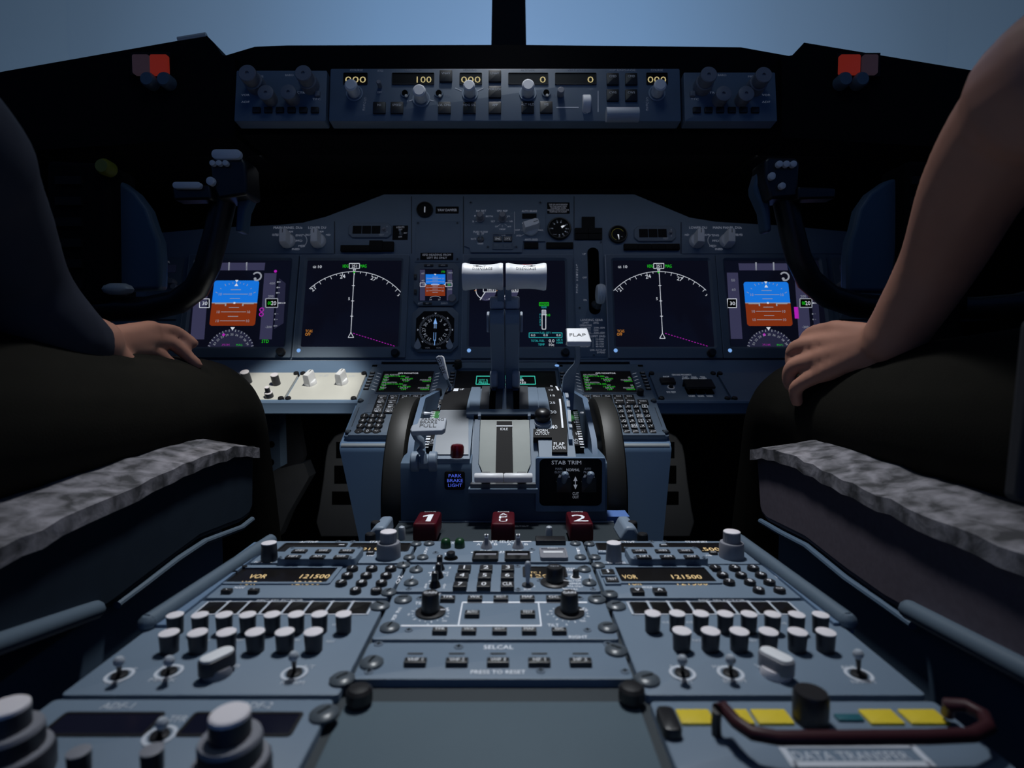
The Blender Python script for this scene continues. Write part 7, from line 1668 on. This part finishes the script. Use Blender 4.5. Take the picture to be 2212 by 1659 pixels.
# ---------------------------------------------------------------- control wheels
def yoke(L):
    sg = 1 if L else -1
    hubx, Y = (P(165, 600, .85).x if L else P(2030, 600, .85).x), .85
    t = Thing('control_yoke', 'left black control yoke with white grip buttons and a yellow centre button' if L else 'right black control yoke with three small white grip buttons', 'control yoke', WORLD, (hubx, Y, P(100,720,Y).z), 'control yokes')
    pth = [(165,668,.86),(240,668,.86),(320,667,.855),(385,652,.85),(425,622,.845),(448,575,.84),(466,510,.838),(482,440,.836),(492,385,.835)] if L else [(2030,668,.86),(1930,668,.86),(1850,660,.855),(1790,640,.85),(1748,605,.845),(1724,555,.84),(1708,490,.838),(1695,430,.836),(1690,385,.835)]
    pts = [P(*p) for p in pth]; rad = [.021,.021,.0205,.020,.0195,.019,.0185,.0185,.019]
    b = MB(); b.tube([tuple(p) for p in pts], rad, 'black_plastic', 18, flat=(1,.9)); 
    b.build('inboard_horn', t)
    b = MB(); b.tube([(2*hubx-p.x, p.y, p.z) for p in pts], rad, 'black_plastic', 18, flat=(1,.9)); b.build('outboard_horn', t)
    # grip head
    g = [(452,345),(470,335),(522,338),(530,352),(534,420),(470,430),(458,400)] if L else [(1652,345),(1662,338),(1720,340),(1728,352),(1724,425),(1664,430),(1652,390)]
    b = MB(); upr(b, g, .805, .850, 'black_plastic'); o = b.build('grip_head', t, bevel=.004)
    e = [(522,350),(530,352),(546,400),(546,415),(528,455),(523,500),(508,500),(512,430)] if L else [(1655,350),(1642,355),(1629,400),(1630,415),(1648,455),(1654,500),(1668,500),(1664,430)]
    b = MB(); upr(b, e, .828, .852, 'shade_blue'); b.build('grip_back', t, bevel=.004)
    a = [(372,400),(452,398),(456,430),(374,432)] if L else [(1724,402),(1806,406),(1806,428),(1724,430)]
    b = MB(); upr(b, a, .800, .825, 'black_plastic'); o2 = b.build('trim_switch_arm', t, bevel=.003)
    def button(x, y, rx, ry, name, m='white_plastic', Yb=.802):
        p = P(x, y, Yb); b = MB(); b.xf = Matrix.Translation(p) @ Matrix.Rotation(90*D2R, 4, 'X'); w, h = rx/1200*Yb, ry/1200*Yb; b.slab(0, 0, 2*w, 2*h, -.004, .003, m, min(w, h)*.95, .001); b.build(name, t)
    if L:
        button(490, 334, 31, 10, 'disconnect_button'); 
        for x in (460, 474, 488): button(x, 353, 6, 6, 'grip_button')
        button(456, 392, 9, 9, 'thumb_button'); button(405, 401, 30, 7, 'trim_switch', Yb=.797)
    else:
        for x in (1683, 1698, 1713): button(x, 355, 7, 7, 'grip_button')
        button(1667, 381, 7, 8, 'thumb_button'); button(1689, 402, 7, 7, 'thumb_button')
    # hub with chart holder
    h = [(98,345),(232,350),(236,652),(100,672)] if L else [(1962,345),(2096,350),(2096,672),(1960,652)]
    b = MB(); upr(b, h, .835, .90, 'soft_black'); b.build('hub', t, bevel=.008)
    for i in range(6):
        y0 = 380+i*45; x0, x1 = (118, 175) if L else (1970, 2030)
        b = MB(); upr(b, [(x0,y0),(x1,y0),(x1,y0+18),(x0,y0+18)], .831, .8355, 'shell'); b.build('hub_label', t)
    s_ = [(236,385),(262,392),(292,415),(318,450),(332,492),(343,520),(346,560),(345,625),(246,630),(240,500)] if L else [(1940,382),(1915,390),(1880,415),(1856,450),(1846,492),(1836,520),(1832,560),(1832,630),(1930,632),(1945,500)]
    b = MB(); upr(b, s_, .862, .885, 'shade_blue'); b.build('chart_holder', t, bevel=.006)
    if L:
        p = P(228, 362, .83); b = MB(); b.xf = Matrix.Translation(p) @ Matrix.Rotation(90*D2R, 4, 'X'); b.lathe(0, 0, [(.011,-.01),(.012,.004),(.009,.009)], 'knob_yellow', 20); b.build('centre_button', t)
        p = P(255, 625, .835); b = MB(); b.ball(p, .011, 'cream', 12, (2.2,1,.9)); b.build('hub_lamp', t)
    b = MB(); b.tube([(hubx, .868, P(100,600,.9).z), (hubx, .845, .58), (hubx, .838, .3), (hubx, .835, .001)], [.030,.034,.034,.045], 'soft_black', 20); b.build('column', t)
yoke(True); yoke(False)
# tray lid reflecting grey beside the right pilot, grey latch by the left window
t = Thing('side_console', 'dark side console along the left wall', 'console', WORLD, (-.92, .5, 0)); b = MB(); b.box((-1.019, -.3, .001), (-.84, .80, .50), 'shell'); b.build('cabinet', t, bevel=.01)
t = Thing('side_console', 'dark side console along the right wall', 'console', WORLD, (.92, .5, 0)); b = MB(); b.box((.84, -.3, .001), (1.019, .80, .50), 'shell'); b.build('cabinet', t, bevel=.01)
# ================================================================ THE TWO PILOTS
def capsule(b, pts, rads, m, seg=16, flat=None):
    """closed rounded limb through points; merged into one skin by the Remesh modifier"""
    pts = [Vector(p) for p in pts]
    # subdivide smoothly
    P_, R_ = [], []
    for i in range(len(pts)-1):
        for k in range(4):
            f = k/4; p0 = pts[max(i-1,0)]; p1 = pts[i]; p2 = pts[i+1]; p3 = pts[min(i+2,len(pts)-1)]
            P_.append(.5*((2*p1)+(p2-p0)*f+(2*p0-5*p1+4*p2-p3)*f*f+(3*p1-p0-3*p2+p3)*f**3)); R_.append(rads[i]+(rads[i+1]-rads[i])*f)
    P_.append(pts[-1]); R_.append(rads[-1])
    t0 = (P_[0]-P_[1]).normalized(); t1 = (P_[-1]-P_[-2]).normalized(); a = []; ar = []
    for c in (.97, .85, .55): a.append(P_[0]+t0*R_[0]*c*.9); ar.append(R_[0]*math.sqrt(1-c*c))
    z = []; zr = []
    for c in (.55, .85, .97): z.append(P_[-1]+t1*R_[-1]*c*.9); zr.append(R_[-1]*math.sqrt(1-c*c))
    b.tube(a+P_+z, ar+R_+zr, m, seg, True, flat)
def skinned(b, name, th, vox, smooth=4, parent=None):
    o = b.build(name, th, smooth=0, parent=parent)
    r = o.modifiers.new('Remesh', 'REMESH'); r.mode = 'VOXEL'; r.voxel_size = vox; r.use_smooth_shade = True
    s = o.modifiers.new('Smooth', 'SMOOTH'); s.factor = .5; s.iterations = smooth
    return o
EZ = EYE.z
def W(x, y, zr): return Vector((x, y, EZ+zr))
def pilot(L):
    sg = -1 if L else 1; cx = sg*.50
    skin = 'skin'
    t = Thing('person', ('left pilot in a long dark grey sleeve, hand resting on his knee' if L else 'right pilot with a bare forearm, hand resting on the near knee'), 'person', WORLD, (cx, .35, 0), 'pilots')
    if L:
        arm = [W(-.36,-.12,.31), W(-.395,.10,.225), P(-275,215,.31), P(-82,410,.38), P(30,620,.45), P(138,722,.500)]
        ar = [.046,.044,.038,.035,.030,.026]
        wrist = P(208,742,.522)
        kn = [P(328,712,.606), P(326,732,.600), P(312,753,.590), P(292,772,.580)]
        mid = [P(378,716,.640), P(374,744,.632), P(352,772,.616), P(322,794,.600)]
        tip = [P(418,742,.652), P(426,788,.650), P(396,812,.636), P(360,822,.618)]
        th0, th1, th2 = P(255,778,.538), P(288,800,.556), P(322,812,.580)
    else:
        arm = [W(.42,-.10,.31), W(.425,.10,.235), P(2425,90,.29), P(2225,240,.34), P(2105,400,.40), P(2032,560,.46), P(1955,690,.505)]
        ar = [.052,.049,.042,.037,.033,.029,.026]
        wrist = P(1925,735,.520)
        kn = [P(1800,712,.590), P(1775,742,.592), P(1768,775,.588), P(1778,806,.580)]
        mid = [P(1752,722,.618), P(1718,752,.622), P(1710,795,.616), P(1722,835,.606)]
        tip = [P(1735,750,.626), P(1712,790,.630), P(1706,832,.624), P(1722,868,.614)]
        th0, th1, th2 = P(1880,830,.545), P(1840,850,.565), P(1800,862,.585)
    b = MB()
    # torso, neck, head
    capsule(b, [W(cx,0,.02), W(cx,-.06,.18), W(cx,-.10,.33), W(cx,-.11,.42)], [.135,.125,.140,.09], skin, 20, (1.15,.8))
    capsule(b, [W(cx-.17,-.11,.40), W(cx,-.11,.44), W(cx+.17,-.11,.40)], [.055,.060,.055], skin)
    capsule(b, [W(cx,-.10,.42), W(cx,-.09,.53)], [.056,.052], skin)
    capsule(b, [W(cx,-.09,.56), W(cx,-.085,.60), W(cx,-.09,.66)], [.062,.078,.082], skin, 20, (.92,1.1))
    capsule(b, [W(cx,-.005,.595), W(cx,.012,.575)], [.010,.013], skin)                      # nose
    capsule(b, [W(cx-.018,-.012,.548), W(cx+.018,-.012,.548)], [.007,.007], skin)            # lips
    capsule(b, [W(cx-.025,-.010,.605), W(cx-.040,-.015,.605)], [.010,.009], skin); capsule(b, [W(cx+.025,-.010,.605), W(cx+.040,-.015,.605)], [.010,.009], skin)
    for e in (-1, 1): capsule(b, [W(cx+e*.076,-.09,.61), W(cx+e*.078,-.095,.58)], [.014,.011], skin)
    # legs under the trousers
    for kx, ky in ((cx-sg*.10, .735), (cx+sg*.11, .70)):
        capsule(b, [W(kx+sg*.02,.02,-.03), W(kx+sg*.005,.35,-.055), W(kx,ky,-.082), W(kx+sg*.0,ky+.05,-.18), W(kx-sg*.0,ky+.11,-.36), W(kx,ky+.14,-EZ+.10)], [.075,.060,.045,.042,.036,.030], skin)
        capsule(b, [W(kx,ky+.10,-EZ+.045), W(kx,ky+.26,-EZ+.035)], [.036,.030], skin)
    # near arm, palm, fingers
    capsule(b, arm+[wrist], ar+[.025], skin, 18)
    pc = (kn[1]+kn[2])/2
    for i in range(4): capsule(b, [wrist+(kn[i]-wrist)*.10, wrist+(kn[i]-wrist)*.55, kn[i]], [.0145,.0125,.0105], skin, 14)
    fr_ = [(.0098,.0088,.0076), (.0100,.0090,.0078), (.0096,.0086,.0074), (.0088,.0078,.0068)]
    for i in range(4): capsule(b, [kn[i], mid[i], tip[i]], [r_*(.84 if L else 1) for r_ in fr_[i]], skin, 12)
    capsule(b, [wrist+(th0-wrist)*.5, th0, th1, th2], [.015,.0135,.0105,.0085], skin, 12)
    # far arm resting on the other thigh
    fx = cx+sg*.17
    capsule(b, [W(fx,-.11,.39), W(fx+sg*.06,.06,.17), W(fx+sg*.0,.34,.075), W(fx-sg*.02,.40,.045)], [.050,.042,.030,.026], skin)
    for i in range(4): capsule(b, [W(fx-sg*.02,.41,.045), W(fx-sg*(.045-.02*i),.48,.035), W(fx-sg*(.05-.022*i),.53,.005)], [.013,.0105,.008], skin)
    capsule(b, [W(fx-sg*.03,.41,.04), W(fx-sg*.07,.45,.03)], [.012,.009], skin)
    skinned(b, 'body', t, .0034, 3)
    # shirt
    b = MB(); m = 'shirt' if L else 'soft_cloth'
    capsule(b, [W(cx,0,.01), W(cx,-.06,.18), W(cx,-.10,.33), W(cx,-.11,.41)], [.150,.140,.155,.11], m, 20, (1.15,.8))
    capsule(b, [W(cx-.18,-.11,.395), W(cx,-.11,.43), W(cx+.18,-.11,.395)], [.068,.072,.068], m)
    if L:
        capsule(b, arm, [.056,.052,.048,.044,.039,.032], m, 18); capsule(b, [P(40,650,.45), P(125,720,.485), P(172,742,.505)], [.038,.035,.030], m, 18)
        capsule(b, [W(fx,-.11,.39), W(fx+sg*.06,.06,.17), W(fx,.33,.078)], [.062,.054,.040], m)
    else:
        capsule(b, arm[:2], [.068,.070], m, 18); capsule(b, [W(fx,-.11,.39), W(fx+sg*.06,.04,.19)], [.062,.056], m)
    skinned(b, 'shirt', t, .007, 4)
    b = MB(); m = 'trousers'
    capsule(b, [W(cx-.10,.0,-.02), W(cx+.10,.0,-.02)], [.11,.11], m, 20)
    for kx, ky in ((cx-sg*.10, .735), (cx+sg*.11, .70)):
        capsule(b, [W(kx+sg*.02,.02,-.025), W(kx+sg*.005,.35,-.050), W(kx,ky-.10,-.070), W(kx,ky+.01,-.082), W(kx,ky+.055,-.16), W(kx,ky+.10,-.34), W(kx,ky+.13,-EZ+.13)], [.090,.078,.071,.068,.060,.057,.056], m, 20)
    skinned(b, 'trousers', t, .007, 5)
    for kx, ky in ((cx-sg*.10, .735), (cx+sg*.11, .70)):
        b = MB(); capsule(b, [W(kx,ky+.10,-EZ+.047), W(kx,ky+.20,-EZ+.045), W(kx,ky+.29,-EZ+.038)], [.046,.046,.037], 'black_plastic', 18); skinned(b, 'shoe', t, .006, 2)
    b = MB(); capsule(b, [W(cx,-.115,.60), W(cx,-.11,.665)], [.080,.090], 'hair', 20, (.92,1.1)); b.build('hair', t)
    if L:
        b = MB(); b.tube([tuple(P(262,772,.53)+Vector((0,0,0))), tuple(P(268,774,.533))], [.0285,.0285], 'shirt', 24); 
mat('soft_cloth', (0.012, 0.012, 0.013), 0.9, spec=0.1)
pilot(True); pilot(False)
# ================================================================ camera, light, sky
cam = bpy.data.cameras.new('camera'); co = bpy.data.objects.new('camera', cam); COL.objects.link(co)
cam.sensor_width = 36; cam.lens = 36*F/2212; cam.clip_start = 0.01
co.matrix_world = Matrix(((1,0,0,EYE.x),(0,UPV.y,-FW.y,EYE.y),(0,UPV.z,-FW.z,EYE.z),(0,0,0,1)))
cam.dof.use_dof = True; cam.dof.focus_distance = 0.70; cam.dof.aperture_fstop = 7.0
SC.camera = co
vs = SC.view_settings; vs.view_transform = 'Standard'; vs.look = 'None'; vs.gamma = 1; vs.exposure = 0.0; vs.use_curve_mapping = False

w = bpy.data.worlds.new('sky'); SC.world = w; w.use_nodes = True; nt = w.node_tree
bg = nt.nodes['Background']; tc = nt.nodes.new('ShaderNodeTexCoord'); sep = nt.nodes.new('ShaderNodeSeparateXYZ')
nt.links.new(tc.outputs['Generated'], sep.inputs[0])
at = nt.nodes.new('ShaderNodeMath'); at.operation = 'ARCTAN2'; nt.links.new(sep.outputs['X'], at.inputs[0]); nt.links.new(sep.outputs['Y'], at.inputs[1])
ab = nt.nodes.new('ShaderNodeMath'); ab.operation = 'ABSOLUTE'; nt.links.new(at.outputs[0], ab.inputs[0])
dv = nt.nodes.new('ShaderNodeMath'); dv.operation = 'DIVIDE'; dv.inputs[1].default_value = math.pi; nt.links.new(ab.outputs[0], dv.inputs[0])
rp = nt.nodes.new('ShaderNodeValToRGB'); cr = rp.color_ramp
cr.elements[0].position = 0.0; cr.elements[0].color = rgb(128,165,210)
cr.elements[1].position = 0.27; cr.elements[1].color = rgb(52,68,86)
for p, c in ((.07,(114,150,192)),(.14,(92,118,148)),(.20,(72,92,114)),(.6,(30,52,88)),(1.0,(36,68,118))):
    e = cr.elements.new(p); e.color = rgb(*c)
nt.links.new(dv.outputs[0], rp.inputs['Fac'])
# a little deeper blue towards the zenith
zr = nt.nodes.new('ShaderNodeMapRange'); zr.inputs['From Min'].default_value = .30; zr.inputs['From Max'].default_value = .75; zr.inputs['To Min'].default_value = 1.0; zr.inputs['To Max'].default_value = .55
nt.links.new(sep.outputs['Z'], zr.inputs['Value'])
sc_ = nt.nodes.new('ShaderNodeVectorMath'); sc_.operation = 'SCALE'; nt.links.new(rp.outputs['Color'], sc_.inputs[0]); nt.links.new(zr.outputs[0], sc_.inputs['Scale'])
nt.links.new(sc_.outputs[0], bg.inputs['Color']); bg.inputs['Strength'].default_value = 1.0

def lamp(name, kind, loc, to, energy, color=(1,1,1), size=.3, spot=60, blend=1.0):
    d = bpy.data.lights.new(name, kind); d.energy = energy; d.color = color
    if kind == 'AREA': d.size = size
    else: d.shadow_soft_size = size
    if kind == 'SPOT': d.spot_size = spot*D2R; d.spot_blend = blend
    o = bpy.data.objects.new(name, d); COL.objects.link(o); o.location = loc
    o.rotation_euler = (Vector(to)-Vector(loc)).to_track_quat('-Z', 'Y').to_euler(); return o
lamp('top_fill_spot', 'SPOT', (0.0, 0.73, 1.80), (0.0, 0.54, .45), 64, (.94, .97, 1.0), .07, 44, 1.0)  # unseen spot added over the console; its soft cone dims the edges
lamp('shelf_fill_spot', 'SPOT', (0, .33, 1.50), P(655, 832, .93), 52, (1.0, .98, .9), .02, 11.5, .4)  # unseen narrow spot added to brighten the cream shelf panels
d = lamp('panel_flood', 'AREA', (0, .95, P(1100,288,.885).z-.012), (0, 1.07, .70), .12, (.85,.92,1.0), .05)
d.data.shape = 'RECTANGLE'; d.data.size = 1.5; d.data.size_y = .03
lamp('overhead_fill', 'AREA', (0, .30, 1.88), (0, .90, 1.0), 1.1, (.62, .80, 1.0), .45)  # unseen soft light added to lift the glareshield control panels
for x in (-.30, .30):
    lamp('footwell_fill', 'AREA', (x, .95, .44), (x*1.1, 1.16, .12), .055, (1, .98, .95), .06)  # unseen light added to lift the dark footwell
for sx in (-1, 1):
    lamp('lap_fill_spot', 'SPOT', (sx*.72, .42, 1.75), (sx*.385, .60, .62), 9 if sx < 0 else 7, (1.0, .90, .80), .03, 13, .8)  # unseen warm spot added to brighten the pilot's hand
